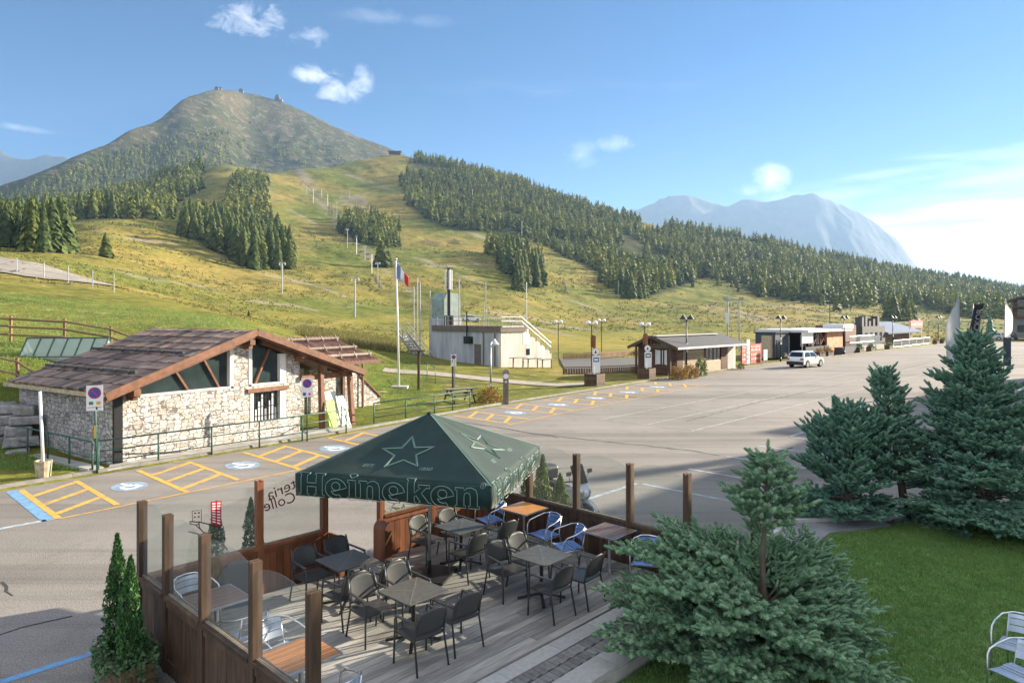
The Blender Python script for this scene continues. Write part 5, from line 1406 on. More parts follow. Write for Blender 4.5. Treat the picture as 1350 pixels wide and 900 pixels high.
# ---------------------------------------------------------------- motorcycle
def motorcycle(label, loc, rz):
    t = thing('motorcycle', label, 'motorcycle', loc, rz)
    for x, R in ((.68,.31),(-.68,.31)):
        mb = MB(); pts = [(x+R*.86*math.cos(a), 0, R+R*.86*math.sin(a)) for a in np.linspace(0, 2*PI, 24, endpoint=False)]
        mb.tube(pts, .062, 8, closed=True); w1 = mb.build('wheel', M['rubber'], t, smooth=True)
        mb = MB(); mb.tube([(x+R*.66*math.cos(a), 0, R+R*.66*math.sin(a)) for a in np.linspace(0, 2*PI, 20, endpoint=False)], .018, 6, closed=True)
        for k in range(5): mb.beam((x,0,R),(x+R*.66*math.cos(k*1.257),0,R+R*.66*math.sin(k*1.257)),.03,.02)
        mb.cyl((x,-.05,R),(x,.05,R),.05); mb.build('rim', M['galv'], w1)
    mb = MB()
    for s in (-1,1): mb.tube([(.68,s*.09,.31),(.52,s*.08,.75),(.42,s*.07,1.0)], .028, 7)
    mb.build('fork', M['galv'], t, smooth=True)
    mb = MB(); mb.prism([(-.35,.42),(.15,.30),(.42,.55),(.62,.75),(.66,.90),(.52,1.05),(.30,.98),(.05,.90),(-.1,.80),(-.35,.78)], -.16, .16, axis='y'); mb.build('fairing', M['car_silver'], t, bevel=.04)
    mb = MB(); mb.prism([(.50,1.06),(.30,1.48),(.27,1.47),(.44,1.03)], -.19, .19, axis='y'); mb.build('windshield', M['car_glass'], t, bevel=.02)
    mb = MB(); mb.prism([(-.80,.82),(.0,.78),(.12,.86),(-.1,.90),(-.5,.92),(-.82,.95)], -.13, .13, axis='y'); mb.build('seat', M['rubber'], t, bevel=.03)
    mb = MB(); mb.prism([(-1.02,.96),(-.62,.96),(-.60,1.22),(-.68,1.30),(-.98,1.28)], -.22, .22, axis='y'); mb.build('top_box', M['black_plastic'], t, bevel=.04)
    for s in (-1,1):
        mb = MB(); mb.tube([(.40,s*.05,1.08),(.34,s*.25,1.12),(.24,s*.38,1.10)], .017, 6); mb.tube([(.34,s*.25,1.12),(.40,s*.33,1.30)], .007, 5); mb.box(.385,s*.33-.07,1.27,.41,s*.33+.07,1.36); mb.build('mirror', M['black_plastic'], t)
        mb = MB(); mb.prism([(-.85,.50),(-.40,.48),(-.36,.80),(-.80,.84)], s*.19, s*.36, axis='y'); mb.build('pannier', M['black_plastic'], t, bevel=.03)
    mb = MB(); mb.box(-.25,-.14,.20,.25,.14,.50); mb.tube([(.2,-.12,.3),(-.3,-.16,.25),(-.8,-.18,.40)], .045, 8); mb.build('engine', M['dark_metal'], t, bevel=.02)
    mb = MB(); mb.ball((.63,0,.86), .085, 10, 6, sq=(.5,1.2,1)); mb.build('headlight', M['lamp_clear'], t, smooth=True)
    mb = MB(); mb.tube([(.68+.37*math.cos(a),0,.31+.37*math.sin(a)) for a in np.linspace(.4,2.5,8)], .06, 6); mb.build('mudguard', M['car_silver'], t, smooth=True)
    return t
motorcycle('silver touring motorcycle with tall windshield parked outside the dark fence', PQ(12.9,10.35,0), GA-math.radians(100))
# ================================================================= STONE HOUSE BY THE LOT
HA = math.atan2(.838, .546)                    # house front direction
HL = Vector((-13.3, 22.7, 0))
def HO(s, r, z=0.0):                            # house frame -> world
    c_, s_ = math.cos(HA), math.sin(HA); return Vector((HL.x+s*c_-r*s_, HL.y+s*s_+r*c_, z))
house = thing('stone_house', 'low rubble stone house with slate gable roof and glazed gable beside the car park', 'house', HL, HA)
RZ0, APX, RS = 2.52, 5.15, 4.42                # eave height, ridge position, ridge height
pit = (RS-RZ0)/(APX+.35)
def rz_(s): return RS-abs(s-APX)*pit           # roof line over the front
# walls
mb = MB()
mb.box(0, .0, -.2, 7.75, .42, 2.20)                                       # front wall lower (window opening cut below)
house_w = MB()
def wall(x0, x1, z0, z1, y0=.0, y1=.42): house_w.box(x0, y0, z0, x1, y1, z1)
wall(.0, 5.45, -.25, 2.22); wall(5.45, 7.0, -.25, .75); wall(5.45, 7.0, 1.95, 2.30); wall(7.0, 7.75, -.25, 2.30)
house_w.prism([(.0,2.222),(.92,2.222),(.92,2.52),(.0,2.45)], .0, .42, axis='y')
house_w.prism([(4.55,2.222),(5.22,2.222),(5.22,rz_(5.22)-.30),(5.15,RS-.30),(4.55,rz_(4.55)-.30)], .0, .42, axis='y')
house_w.prism([(7.0,2.302),(7.75,2.302),(7.75,rz_(7.75)-.28),(7.0,rz_(7.0)-.28)], .0, .42, axis='y')
wall(7.33, 7.75, -.25, 2.9, .422, 3.0)
house_w.build('front_wall', M['stone'], house)
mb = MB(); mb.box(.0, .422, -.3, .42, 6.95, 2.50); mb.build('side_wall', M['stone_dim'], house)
mb = MB(); mb.box(.42, 6.55, -.2, 10.5, 6.95, 2.55); mb.box(10.1, 3.0, -.2, 10.5, 6.548, 2.5); mb.box(7.752, 3.0, -.2, 10.098, 3.3, 2.6)
mb.build('rear_wall', M['stone'], house)
mb = MB(); mb.box(.424, .9, 2.15, 7.32, 6.5, 2.2); mb.build('ceiling_slab', M['dark_metal'], house)
# gable glazing with white reveals and slanted struts
for (x0, x1) in ((.95, 4.38), (5.38, 6.98)):
    g_ = MB(); 
    poly = [(x0,2.30),(x1,2.30)]
    if x0 < APX: poly += [(x1,rz_(x1)-.34),(x0,max(2.34, rz_(x0)-.34))]
    else: poly += [(x1,rz_(x1)-.34),(x0,rz_(x0)-.34)]
    wv = MB().prism(poly, .17, .19, axis='y').build('window', M['glass_dark'], house)
    f_ = MB(); f_.box(x0-.03, -.03, 2.225, x1+.03, .30, 2.295); f_.build('sill', M['white_frame'], wv)
    f_ = MB()
    if x0 < APX:
        for a, b in (((2.75,2.30),(2.25,rz_(2.25)-.36)),((4.0,2.30),(3.35,rz_(3.35)-.36))): f_.beam((a[0],.13,a[1]),(b[0],.13,b[1]),.075,.09,up=(0,1,0))
    else: f_.beam((5.62,.13,2.30),(6.28,.13,rz_(6.28)-.36),.075,.09,up=(0,1,0))
    f_.build('frame', M['wood_beam'], wv)
for b_ in ((4.385,-.02,2.30,4.545,.30,rz_(4.4)-.36),(5.225,-.02,2.30,5.375,.30,rz_(5.37)-.34),(6.72,-.021,2.304,6.995,.16,rz_(7)-.33)): MB().box(*b_).build('reveal', M['white_frame'], house)
wv = MB().box(5.48,.20,.78,6.97,.22,1.93).build('window', M['glass_dark'], house)
for b_ in ((6.74,-.01,.77,6.998,.19,1.93),(5.30,-.02,.55,5.448,.03,2.0)): MB().box(*b_).build('reveal', M['white_frame'], wv)
f_ = MB()
for k in range(9): f_.box(5.56+k*.13,.06,.80,5.578+k*.13,.078,1.90)
for z_ in (.98, 1.35, 1.7): f_.box(5.50,.079,z_,6.72,.092,z_+.018)
f_.build('grille', M['dark_metal'], wv)
f_ = MB()
for k in range(7): f_.box(5.60+k*.16,.12,.79,5.68+k*.16,.14,1.25+.3*(k % 3))
f_.build('blind', M['sign_white'], wv)
MB().box(5.15,-.07,1.96,7.15,.10,2.12).build('lintel', M['wood_beam'], house)
# roof: slabs in courses on both pitches
def slab_roof(name, s_e, s_r, z_e, z_r, y0, y1, parent, m_, course=.62, wmin=.24, wmax=.55, thick=.045):
    L = math.hypot(s_r-s_e, z_r-z_e); d = Vector((s_r-s_e, 0, z_r-z_e))/L; nrm = Vector((-d.z, 0, d.x))
    if nrm.z < 0: nrm = -nrm
    mb = MB(); n = int(L/course)+1
    base = MB()
    a = Vector((s_e,y0,z_e)); 
    mb.add([Vector((s_e,y0+.03,z_e))-nrm*.10, Vector((s_e,y1-.03,z_e))-nrm*.10, Vector((s_r,y1-.03,z_r))-nrm*.10, Vector((s_r,y0+.03,z_r))-nrm*.10,
            Vector((s_e,y0+.03,z_e))-nrm*.02, Vector((s_e,y1-.03,z_e))-nrm*.02, Vector((s_r,y1-.03,z_r))-nrm*.02, Vector((s_r,y0+.03,z_r))-nrm*.02],
           [(3,2,1,0),(4,5,6,7),(0,1,5,4),(1,2,6,5),(2,3,7,6),(3,0,4,7)], t=.1)
    for k in range(n):
        t0 = k*course-.04; t1 = min((k+1)*course+.10, L)
        y = y0+random.uniform(-.05, .05)
        step = random.random() < .30
        while y < y1-.1:
            w_ = min(random.uniform(wmin, wmax), y1-y); tt = random.uniform(0, 1)
            if random.random() < .2: tt = min(1, tt+.5)
            A = Vector((s_e,0,z_e))+d*(t0+random.uniform(-.07,.03)); B = Vector((s_e,0,z_e))+d*t1
            h0 = .035+thick+random.uniform(0,.02); h1 = .0
            p_ = [A+nrm*h1+Vector((0,y+.006,0)), A+nrm*h1+Vector((0,y+w_-.006,0)), B+nrm*(h1-.01)+Vector((0,y+w_-.006,0)), B+nrm*(h1-.01)+Vector((0,y+.006,0)),
                  A+nrm*h0+Vector((0,y+.006,0)), A+nrm*h0+Vector((0,y+w_-.006,0)), B+nrm*(h0-.045)+Vector((0,y+w_-.006,0)), B+nrm*(h0-.045)+Vector((0,y+.006,0))]
            mb.add(p_, [(3,2,1,0),(4,5,6,7),(0,1,5,4),(1,2,6,5),(2,3,7,6),(3,0,4,7)], t=tt); y += w_
    return mb.build(name, m_, parent)
rf = slab_roof('roof', -.38, APX, RZ0-.02, RS, -.62, 6.85, house, M['slate'])
slab_roof('roof', 10.85, APX+.01, RZ0-.04, RS, -.62, 7.15, house, M['slate'])
mb = MB()
for k, (f, hgt) in enumerate([(.24,.07),(.55,.09)]):                       # raised ledges in the slate, as in the photograph
    s_ = -.42+(APX+.42)*f; z_ = RZ0+(RS-RZ0)*f; mb.beam((s_,.2,z_+.10),(s_,6.9,z_+.10),.10,.10)
    for j in range(7): mb.box(s_-.12,.5+j*.95,z_+.02,s_+.02,.56+j*.95,z_+.15)
mb.build('snow_guard', M['roof_dark'], rf)
# verge boards, beams, fascia
for s0, s1 in ((-.52, APX), (10.95, APX)):
    mb = MB(); z0 = RZ0-.06-.1*0; mb.beam((s0,-.66,RZ0-.10),(s1,-.66,RS-.03),.06,.26); mb.beam((s0,-.58,RZ0-.21),(s1,-.58,RS-.15),.08,.16)
    mb.build('verge_board', M['wood_beam'], house)
    mb = MB(); mb.beam((s0+(.9 if s0 < 0 else -.9)*1.0,-.2,RZ0+.04),(s1-(.5 if s0 < 0 else -.5),-.2,RS-.42),.18,.22); mb.build('rafter', M['wood_beam'], house)
for s_, z_ in ((.55,2.44),(5.02,RS-.42),(7.55,3.36),(9.9,2.62)):
    mb = MB(); mb.beam((s_,-.55,z_),(s_,.6,z_),.24,.24); mb.beam((s_,-.42,z_-.19),(s_,.35,z_-.19),.18,.15); mb.build('purlin', M['wood_beam'], house, bevel=.012)
mb = MB(); mb.beam((-.46,-.55,RZ0-.11),(-.46,7.1,RZ0-.11),.05,.14); mb.build('gutter', M['bucket'], house)
MB().box(.02,-.10,-.1,.30,.10,2.5).build('drain_pipe', M['dark_metal'], house)
# porch: posts, beam, window in the back wall
for s_ in (8.75, 10.55):
    mb = MB(); mb.beam((s_,-.25,-.1),(s_-(.10 if s_ > 9 else 0),-.15,rz_(s_)-.2),.20,.20,up=(0,1,0)); mb.build('porch_post', M['wood_beam'], house, bevel=.012)
MB().beam((7.76,-.05,2.36),(10.6,-.05,2.36),.18,.22).build('porch_beam', M['wood_beam'], house)
wv = MB().box(7.95,2.94,1.05,8.75,2.96,2.2).build('window', M['glass_dark'], house)
f_ = MB(); f_.box(7.87,2.93,1.0,7.948,2.998,2.25); f_.box(8.752,2.93,1.0,8.83,2.998,2.25); f_.box(7.95,2.93,2.202,8.75,2.998,2.27); f_.build('frame', M['white_frame'], wv)
wv = MB().box(9.1,2.93,-.05,9.9,2.97,2.1).build('door', M['wood_beam'], house); MB().box(9.20,2.925,1.0,9.8,2.929,1.9).build('pane', M['glass_dark'], wv)
# chimney-less rear block with brown roof
ann = thing('stone_annex', 'pale stone annex with ribbed brown roof and log snow guards behind the porch', 'annex', HL, HA)
mb = MB(); mb.box(10.9,3.0,-.2,14.1,6.6,2.6); mb.build('wall', M['stone'], ann)
mb = MB(); mb.prism([(14.12,-.2),(16.0,-.2),(16.0,.5),(14.12,2.1)], 3.3, 3.7, axis='y'); mb.build('wing_wall', M['stone'], ann)
MB().beam((14.08,3.5,2.16),(16.05,3.5,.55),.55,.07).build('coping', M['wood_beam'], ann)
arf = MB(); L_ = math.hypot(3.6, 1.25); 
e0, e1 = Vector((0,2.3,2.70)), Vector((0,6.0,3.85)); dv = (e1-e0)
for k in range(24):
    s_ = 9.4+k*.23; arf.beam(Vector((s_,0,0))+e0, Vector((s_,0,0))+e1, .222, .05)
    arf.beam(Vector((s_+.115,0,.04))+e0, Vector((s_+.115,0,.04))+e1, .03, .04)
arf.beam((9.3,6.05,3.84),(14.95,6.05,3.84),.25,.10); 
for k in range(24):
    s_ = 9.4+k*.23; arf.beam(Vector((s_,6.1,3.82)), Vector((s_,9.5,2.8)), .222, .05)
ar_ = arf.build('roof', M['red_metal'], ann)
for f in (.12, .42, .80):
    a = e0+dv*f; mb = MB(); mb.tube([(11.3 if f < .7 else 9.6,a.y,a.z+.17),(14.75,a.y,a.z+.17)], .075, 8)
    for k in range(4): s_ = 11.5+k*1.02; mb.beam((s_,a.y-.18,a.z+.02),(s_,a.y+.05,a.z+.34),.05,.05)
    mb.build('snow_guard', M['wood_grey'], ar_)
MB().beam((9.3,2.26,2.64),(14.95,2.26,2.64),.06,.18).build('fascia', M['wood_beam'], ann)
mb = MB(); mb.beam((14.3,2.9,2.5),(14.3,2.9,-.1),.10,.10,up=(0,1,0)); mb.beam((12.9,2.9,2.5),(12.9,2.9,-.1),.16,.16,up=(0,1,0)); mb.build('porch_post', M['wood_beam'], ann)

# boards leaning in the porch
for (s_, r_, w_, h_, m_, lb, tl) in [(9.15,-.55,.55,1.2,M['lime'],'lime green slatted board leaning at the porch of the stone house',-.2),(9.95,-.45,.62,1.35,M['sign_white'],'white panel leaning at the porch post of the stone house',-.25),(9.6,-.12,.7,1.55,M['sign_white'],'grey-white panel leaning behind the lime board in the porch',-.2)]:
    t = thing('leaning_board', lb, 'board', HO(s_, r_, .1), HA+.15)
    mb = MB(); n = 7
    for k in range(n): mb.box(-w_/2+k*w_/n+.006,-.018,0,-w_/2+(k+1)*w_/n-.006,.018,h_*(1-.03*(k % 2)), M=Matrix.Rotation(tl, 4, 'X'))
    mb.box(-w_/2,.02,h_*.2,w_/2,.045,h_*.28, M=Matrix.Rotation(tl, 4, 'X')); mb.box(-w_/2,.02,h_*.72,w_/2,.045,h_*.8, M=Matrix.Rotation(tl, 4, 'X'))
    mb.build('slat_face', m_, t)

# ---------------------------------------------------------------- rails
def rail_run(label, pts, h, n_bar, spacing, m_, r_=.028, group='green tube railings', z=.08, cat='railing'):
    """tube railing along a polyline of (x,y); base z"""
    P = [Vector((*p_[:2], p_[2] if len(p_) > 2 else z)) for p_ in pts]
    t = thing('metal_railing', label, cat, P[0], 0, group)
    o_ = P[0].copy(); P = [p_-o_ for p_ in P]
    for k in range(n_bar):
        zz = h*(1-k/n_bar)
        mb = MB(); mb.tube([p_+Vector((0,0,zz)) for p_ in P], r_*(1 if k == 0 else .75), 6); mb.build('rail', m_, t, smooth=True)
    for i in range(len(P)-1):
        L = (P[i+1]-P[i]).length; n = max(1, round(L/spacing))
        for k in range(n+(1 if i == len(P)-2 else 0)):
            b = P[i].lerp(P[i+1], k/n); mb = MB(); mb.tube([b+Vector((0,0,-.1)), b+Vector((0,0,h-.01))], r_*1.1, 6); mb.build('post', m_, t, smooth=True)
    return t
a0 = PQ(6.75, 24.62); a1 = PQ(14.1, 24.95); a2 = PQ(16.3, 25.2); a3 = PQ(16.7, 26.2)
rail_run('green tube railing along the sunlit front of the stone house', [a0, a1, a2, a3], 1.02, 3, 1.75, M['green_metal'])
b0_ = PQ(6.62, 24.75); b1 = HO(-.95, 6.9)
rail_run('dark green railing along the shaded side wall of the stone house', [b0_, (b1.x,b1.y)], 1.0, 2, 1.5, M['green_metal'])
mb = MB(); mb.prism([tuple(PQ(6.5,24.75).xy), tuple(PQ(6.95,24.8).xy), tuple(HO(-.55,7.0).xy), tuple(HO(-1.05,7.0).xy)], -.1, .14, t=.5); tag(mb.build('side_path', M['concrete']), kind='structure')
mb = MB(); mb.prism([tuple(PQ(6.98,24.5).xy), tuple(PQ(16.8,25.5).xy), tuple(HO(10.8,.1).xy), tuple(HO(0,.1).xy)], -.1, .10, t=.5); tag(mb.build('pavement', M['concrete']), kind='structure')
c0 = PQ(18.5, 26.3); c1 = PQ(22.5, 26.75); c2_ = PQ(25.2, 27.0)
rail_run('green railing between the porch and the picnic bench', [c0, c1, c2_], 1.0, 3, 1.7, M['green_metal'])
q1 = HIT(563,500); q2 = HIT(574,506)
rail_run('short light green handrail loop on the grass behind the no-parking post', [(q1.x,q1.y,q1.z),(q2.x,q2.y,q2.z)], 1.15, 1, 2.0, M['sign_green'])

# ---------------------------------------------------------------- signs
def disc_pts(c, r, n=24): return [(c[0]+r*math.cos(2*PI*i/n), c[1]+r*math.sin(2*PI*i/n)) for i in range(n)]
def sign_plate(t, w_, z0, z1, y=-.045, small=True):
    mb = MB(); mb.box(-w_/2, y, z0, w_/2, y+.012, z1); pl = mb.build('plate', M['sign_white'], t)
    cz = z1-w_*.52; R = w_*.40
    mb = MB(); mb.prism(disc_pts((0,cz), R), y-.004, y-.002, axis='y'); mb.build('red_ring', M['sign_red'], pl)
    mb = MB(); mb.prism(disc_pts((0,cz), R*.80), y-.007, y-.005, axis='y'); mb.build('blue_disc', M['sign_blue'], pl)
    mb = MB(); mb.beam((-R*.6,y-.009,cz+R*.6),(R*.6,y-.009,cz-R*.6),R*.2,.002,up=(0,1,0)); mb.build('red_bar', M['sign_red'], pl)
    if small:
        zz = cz-R*1.75
        mb = MB(); mb.box(-w_*.34,y-.004,zz-.05,-w_*.08,y-.001,zz+.05); mb.build('pictogram', M['sign_green'], pl)
        mb = MB(); mb.box(w_*.10,y-.004,zz-.05,w_*.36,y-.001,zz+.05); mb.build('pictogram', M['sign_yellow'], pl)
        mb = MB(); mb.box(-w_*.42,y-.004,zz-.14,w_*.42,y-.001,zz-.125); mb.build('red_line', M['sign_red'], pl)
        mb = MB(); mb.box(w_*.08,y-.004,z0+.03,w_*.18,y-.001,z0+.12); mb.build('arrow', M['ink_black'], pl)
face = math.atan2(-.35, 1)*0
s1 = thing('parking_sign', 'blue and white no-parking sign on a green pole at the railing corner', 'sign', PQ(6.68,24.45), .35)
mb = MB(); mb.tube([(0,0,0),(-.05,0,1.4),(-.07,0,2.72)], .03, 8); mb.build('pole', M['green_metal'], s1, smooth=True)
mb = MB(); mb.tube([(-.056,0,1.15),(-.064,0,1.55)], .034, 8); mb.build('yellow_band', M['sign_yellow'], s1)
sp = thing('plate_holder', None, None); bpy.data.objects.remove(sp)
def shifted(t, w_, z0, z1, dx):
    before = set(bpy.data.objects.keys()); sign_plate(t, w_, z0, z1)
    for k in set(bpy.data.objects.keys())-before:
        o = bpy.data.objects[k]
        if o.name.startswith('plate'): o.location.x += dx
shifted(s1, .46, 2.02, 2.82, -.07)
s2 = thing('parking_sign', 'purple-blue no-parking sign on a thin pole before the porch of the house', 'sign', PQ(14.2,24.75), .28)
mb = MB(); mb.tube([(0,0,0),(0,0,2.35)], .028, 8); mb.build('pole', M['green_metal'], s2, smooth=True); sign_plate(s2, .44, 1.78, 2.55, small=False)
mb = MB(); mb.box(-.16,-.05,1.84,-.05,-.046,1.96); mb.build('pictogram', M['sign_blue'], s2); mb = MB(); mb.ball((.10,-.05,1.90),.05,8,5); mb.build('pictogram', M['sign_red'], s2)
q_ = HIT(598,515); s3 = thing('parking_sign', 'no-parking sign plate on a thick dark post in front of the grass bank', 'sign', (q_.x,q_.y,0), .1)
mb = MB(); mb.box(-.12,.0,-.1,.0,.12,2.55); mb.build('pole', M['wood_dark'], s3); mb = MB(); mb.box(.03,.02,-.1,.11,.09,2.2); mb.build('pole', M['galv'], s3); sign_plate(s3, .36, 1.7, 2.5)
# leaning white pole in a bucket
gq = PQ(5.35, 25.0); pb = thing('pole_bucket', 'leaning white pole standing in a rusty concrete-filled bucket on the grass', 'pole', (gq.x,gq.y,.06))
mb = MB(); mb.lathe([(.20,0),(.24,.5),(.215,.5),(.20,.44)], 14); mb.build('bucket', M['bucket'], pb, smooth=False)
mb = MB(); mb.tube([(0,0,.25),(-.06,.02,1.3),(-.14,.05,2.62)], .045, 9); mb.build('pole', M['white_paint'], pb, smooth=True)

# ---------------------------------------------------------------- left bank: boulder wall, log fence, glazed rooflight
bw = thing('boulder_wall', 'dry wall of big grey boulders between the lawn bank and the stone house', 'wall', (0,0,0))
rb = random.Random(9)
for row in range(5):
    for k in range(5):
        x = -19.9+k*.62+rb.uniform(-.1,.1)+(.3 if row % 2 else 0); y = 25.35+row*.16+rb.uniform(-.08,.08)-.45*k*.6
        if x > -17.5: continue
        mb = MB(); w_ = rb.uniform(.34,.56); hh = rb.uniform(.15,.19)
        mb.box(-w_,-.32,-hh,w_,.32,hh); mb.v = [(x_*rb.uniform(.82,1.05), y_*rb.uniform(.8,1.05), z_*rb.uniform(.85,1.08)) for x_, y_, z_ in mb.v]
        o = mb.build('boulder', M['rock'], bw, bevel=.045); o.location = (x, y, .12+row*.36); o.rotation_euler = (rb.uniform(-.08,.08), rb.uniform(-.06,.06), rb.uniform(.3,.75))
def log_fence(label, pts, h=1.15, rails=3, r_=.055):
    t = thing('log_fence', label, 'fence', pts[0]); o_ = Vector(pts[0])
    P = [Vector(p_)-o_ for p_ in pts]
    for i, b in enumerate(P):
        mb = MB(); mb.tube([b+Vector((0,0,-.3)), b+Vector((random.uniform(-.03,.03),0,h+.12))], .075, 8, r2=.065); mb.build('post', M['wood_fence'], t, smooth=False)
    for i in range(len(P)-1):
        for k in range(rails):
            zz = h*(1-k/rails)-.02
            mb = MB(); mb.tube([P[i]+Vector((0,-.09,zz)), P[i+1]+Vector((0,-.09,zz+random.uniform(-.04,.04)))], r_, 7); mb.build('rail', M['wood_fence'], t)
    return t
fp = []
for px in (-60, 14, 85, 146, 210): 
    Y = 35.5; X = (px-675)/900*Y; fp.append((X, Y, HZ(X, Y)))
log_fence('brown log fence on the grass bank above the rooflight', fp, 1.25)
fp = [( -25.0,29.5,HZ(-25,29.5)),(-20.7,28.6,HZ(-20.7,28.6)),(-18.7,27.9,HZ(-18.7,27.9)+.1)]
log_fence('short sloping log fence descending toward the slate roof eave', fp, 1.1, 2, .045)
Y = 32.6; X0 = (40-675)/900*Y; X1 = (140-675)/900*Y
sk_ = thing('rooflight', 'ridge-shaped greenhouse glass rooflight on the bank behind the slate roof', 'rooflight', ((X0+X1)/2, Y, 2.98), .12)
L = (X1-X0)/2; mb = MB(); mb.box(-L-.05,-.75,-.4,L+.05,.75,.12); mb.build('base', M['concrete'], sk_)
mb = MB(); mb.prism([(-.70,.125),(.70,.125),(0,.98)], -L, L, axis='x'); mb.build('glazing', M['skylight'], sk_)
mb = MB()
for k in range(7):
    x = -L+2*L*k/6
    for s in (-1,1): mb.beam((x,s*.715,.13),(x,0,.995),.05,.05)
mb.beam((-L,0,1.0),(L,0,1.0),.06,.05); mb.beam((-L,-.72,.14),(L,-.72,.14),.05,.05); mb.build('frame', M['green_metal'], sk_)
q_ = HIT(0,352); fpost = []
t = thing('chain_fence', 'wire mesh fence with thin posts along the dirt road', 'fence', (0,0,0))
pp = [HIT(x_, y_) for x_, y_ in ((-40,350),(22,362),(58,368),(90,374),(122,380),(150,386))]
for b in pp:
    mb = MB(); mb.tube([b+Vector((0,0,-.2)), b+Vector((0,0,2.0))], .05, 6); mb.build('post', M['galv'], t)
mb = MB()
for i in range(len(pp)-1):
    for zz in (.3,.9,1.5,1.95): mb.tube([pp[i]+Vector((0,0,zz)), pp[i+1]+Vector((0,0,zz))], .012, 4)
mb.build('wire', M['fieldwire'], t)
# tall dry grass fringe on the bank
gp = []
rg = random.Random(3)
for k in range(6500):
    px = rg.uniform(395, 522); f = (px-395)/127; py = rg.uniform(421+f*20, 429+f*36); q_ = None
    Y = rg.uniform(66, 84); X = (px-675)/900*Y; gp.append((X, Y, HZ(X, Y)))
tag(blades('tall_grass', gp, .62, .03, M['blade_dry'], 2, 8), 'tall pale dry grass fringe on the bank above the brown roof', 'grass', kind='stuff')
gp = []
for k in range(26000):
    Y = 22+40*rg.random()**1.4; px = rg.uniform(-30, 560); X = (px-675)/900*Y; p_, q_ = toPQ(X, Y)
    if q_ < kerbq(p_)+.3: continue
    s_ = (X-HL.x)*math.cos(HA)+(Y-HL.y)*math.sin(HA); r_ = -(X-HL.x)*math.sin(HA)+(Y-HL.y)*math.cos(HA)
    if -.9 < s_ < 16.2 and -1.2 < r_ < 7.4: continue
    gp.append((X, Y, HZ(X, Y)-.01))
tag(blades('bank_grass', gp, .13, .012, M['blade'], 4, 9), 'rough green grass on the bank round the stone house', 'grass', kind='stuff')

# ================================================================= FLAG, POSTS, BENCH
q_ = HIT(526,511); fl = thing('flagpole', 'tall white flagpole flying a blue, white and red flag', 'flagpole', (q_.x,q_.y,q_.z))
hp = (511-343)/900*q_.y
mb = MB(); mb.tube([(0,0,-.3),(-.08,0,hp*.5),(-.2,0,hp)], .075, 10, r2=.045); mb.build('pole', M['white_paint'], fl, smooth=True)
MB().ball((-.2,0,hp+.06),.09,10,6).build('finial', M['galv'], fl, smooth=True)
MB().box(-.5,-.4,-.2,.6,.4,.12).build('base', M['concrete'], fl)
for k, m_ in enumerate(('flag_blue','flag_white','flag_red')):
    mb = MB(); vs = []; n = 6; ht = 1.0
    for i in range(n+1):
        u = (k+i/n)/3
        for j in range(7):
            v = j/6; x = -.15+.78*u; z = hp-.12-1.05*u-v*ht*(1-.42*u)+.06*math.sin(9*u+3*v); y = .10*math.sin(7*u+2*v)
            vs.append((x, y, z))
    mb.add(vs, [(i*7+j,(i+1)*7+j,(i+1)*7+j+1,i*7+j+1) for i in range(n) for j in range(6)], t=.5); o = mb.build('flag_stripe', M[m_], fl, smooth=True, fix=False)
    so = o.modifiers.new('cloth','SOLIDIFY'); so.thickness = .006
q_ = HIT(552,514); tp = thing('shelter_post', 'dark T-shaped wooden post standing alone on the grass by the flagpole', 'post', (q_.x,q_.y,q_.z))
mb = MB(); mb.box(-.08,-.08,-.2,.08,.08,2.55); mb.build('post', M['wood_dark'], tp); mb = MB(); mb.box(-.75,-.3,2.55,.45,.3,2.63); mb.build('roof_board', M['wood_dark'], tp)
q_ = G(605,531,.03); pbn = thing('picnic_bench', 'weathered picnic bench at the kerb beside the golden shrub', 'bench', (q_.x,q_.y+.5,.05), .5)
for y0, z0, w_, nm in ((0,.72,.75,'tabletop'),(-.72,.44,.28,'seat'),(.72,.44,.28,'seat')):
    mb = MB(); n = 4 if nm == 'tabletop' else 2
    for k in range(n): mb.box(-.9,y0-w_/2+k*w_/n+.008,z0,.9,y0-w_/2+(k+1)*w_/n-.008,z0+.045)
    mb.build(nm, M['wood_grey'], pbn)
for x in (-.65,.65):
    mb = MB(); mb.beam((x,-.75,0),(x,-.2,.72),.09,.06,up=(1,0,0)); mb.beam((x,.75,0),(x,.2,.72),.09,.06,up=(1,0,0)); mb.beam((x,-.85,.40),(x,.85,.40),.05,.09); mb.beam((x,-.36,.69),(x,.36,.69),.05,.06); mb.build('leg', M['wood_dark'], pbn)
q_ = G(645,531,.03); shrub('shrub', 'golden brown rounded shrub at the kerb beside the picnic bench', (q_.x,q_.y+.4,.05), .8, .95, 1100, .13, M['leaf_dry'])
q_ = G(667,532,.03); ps_ = thing('round_sign_post', 'grey wooden post with a white round sign, next to the golden shrub', 'sign post', (q_.x,q_.y,.05))
mb = MB(); mb.box(-.16,-.10,-.1,.16,.10,1.75); mb.tube([(0,-.02,1.74),(0,.02,1.74)], .22, 16); mb.build('post', M['wood_grey'], ps_, bevel=.02)
mb = MB(); mb.prism(disc_pts((0,1.55),.15), -.12, -.102, axis='y'); mb.build('sign_disc', M['sign_white'], ps_); mb = MB(); mb.box(-.05,-.11,1.18,.05,-.102,1.28); mb.build('sticker', M['sign_white'], ps_)
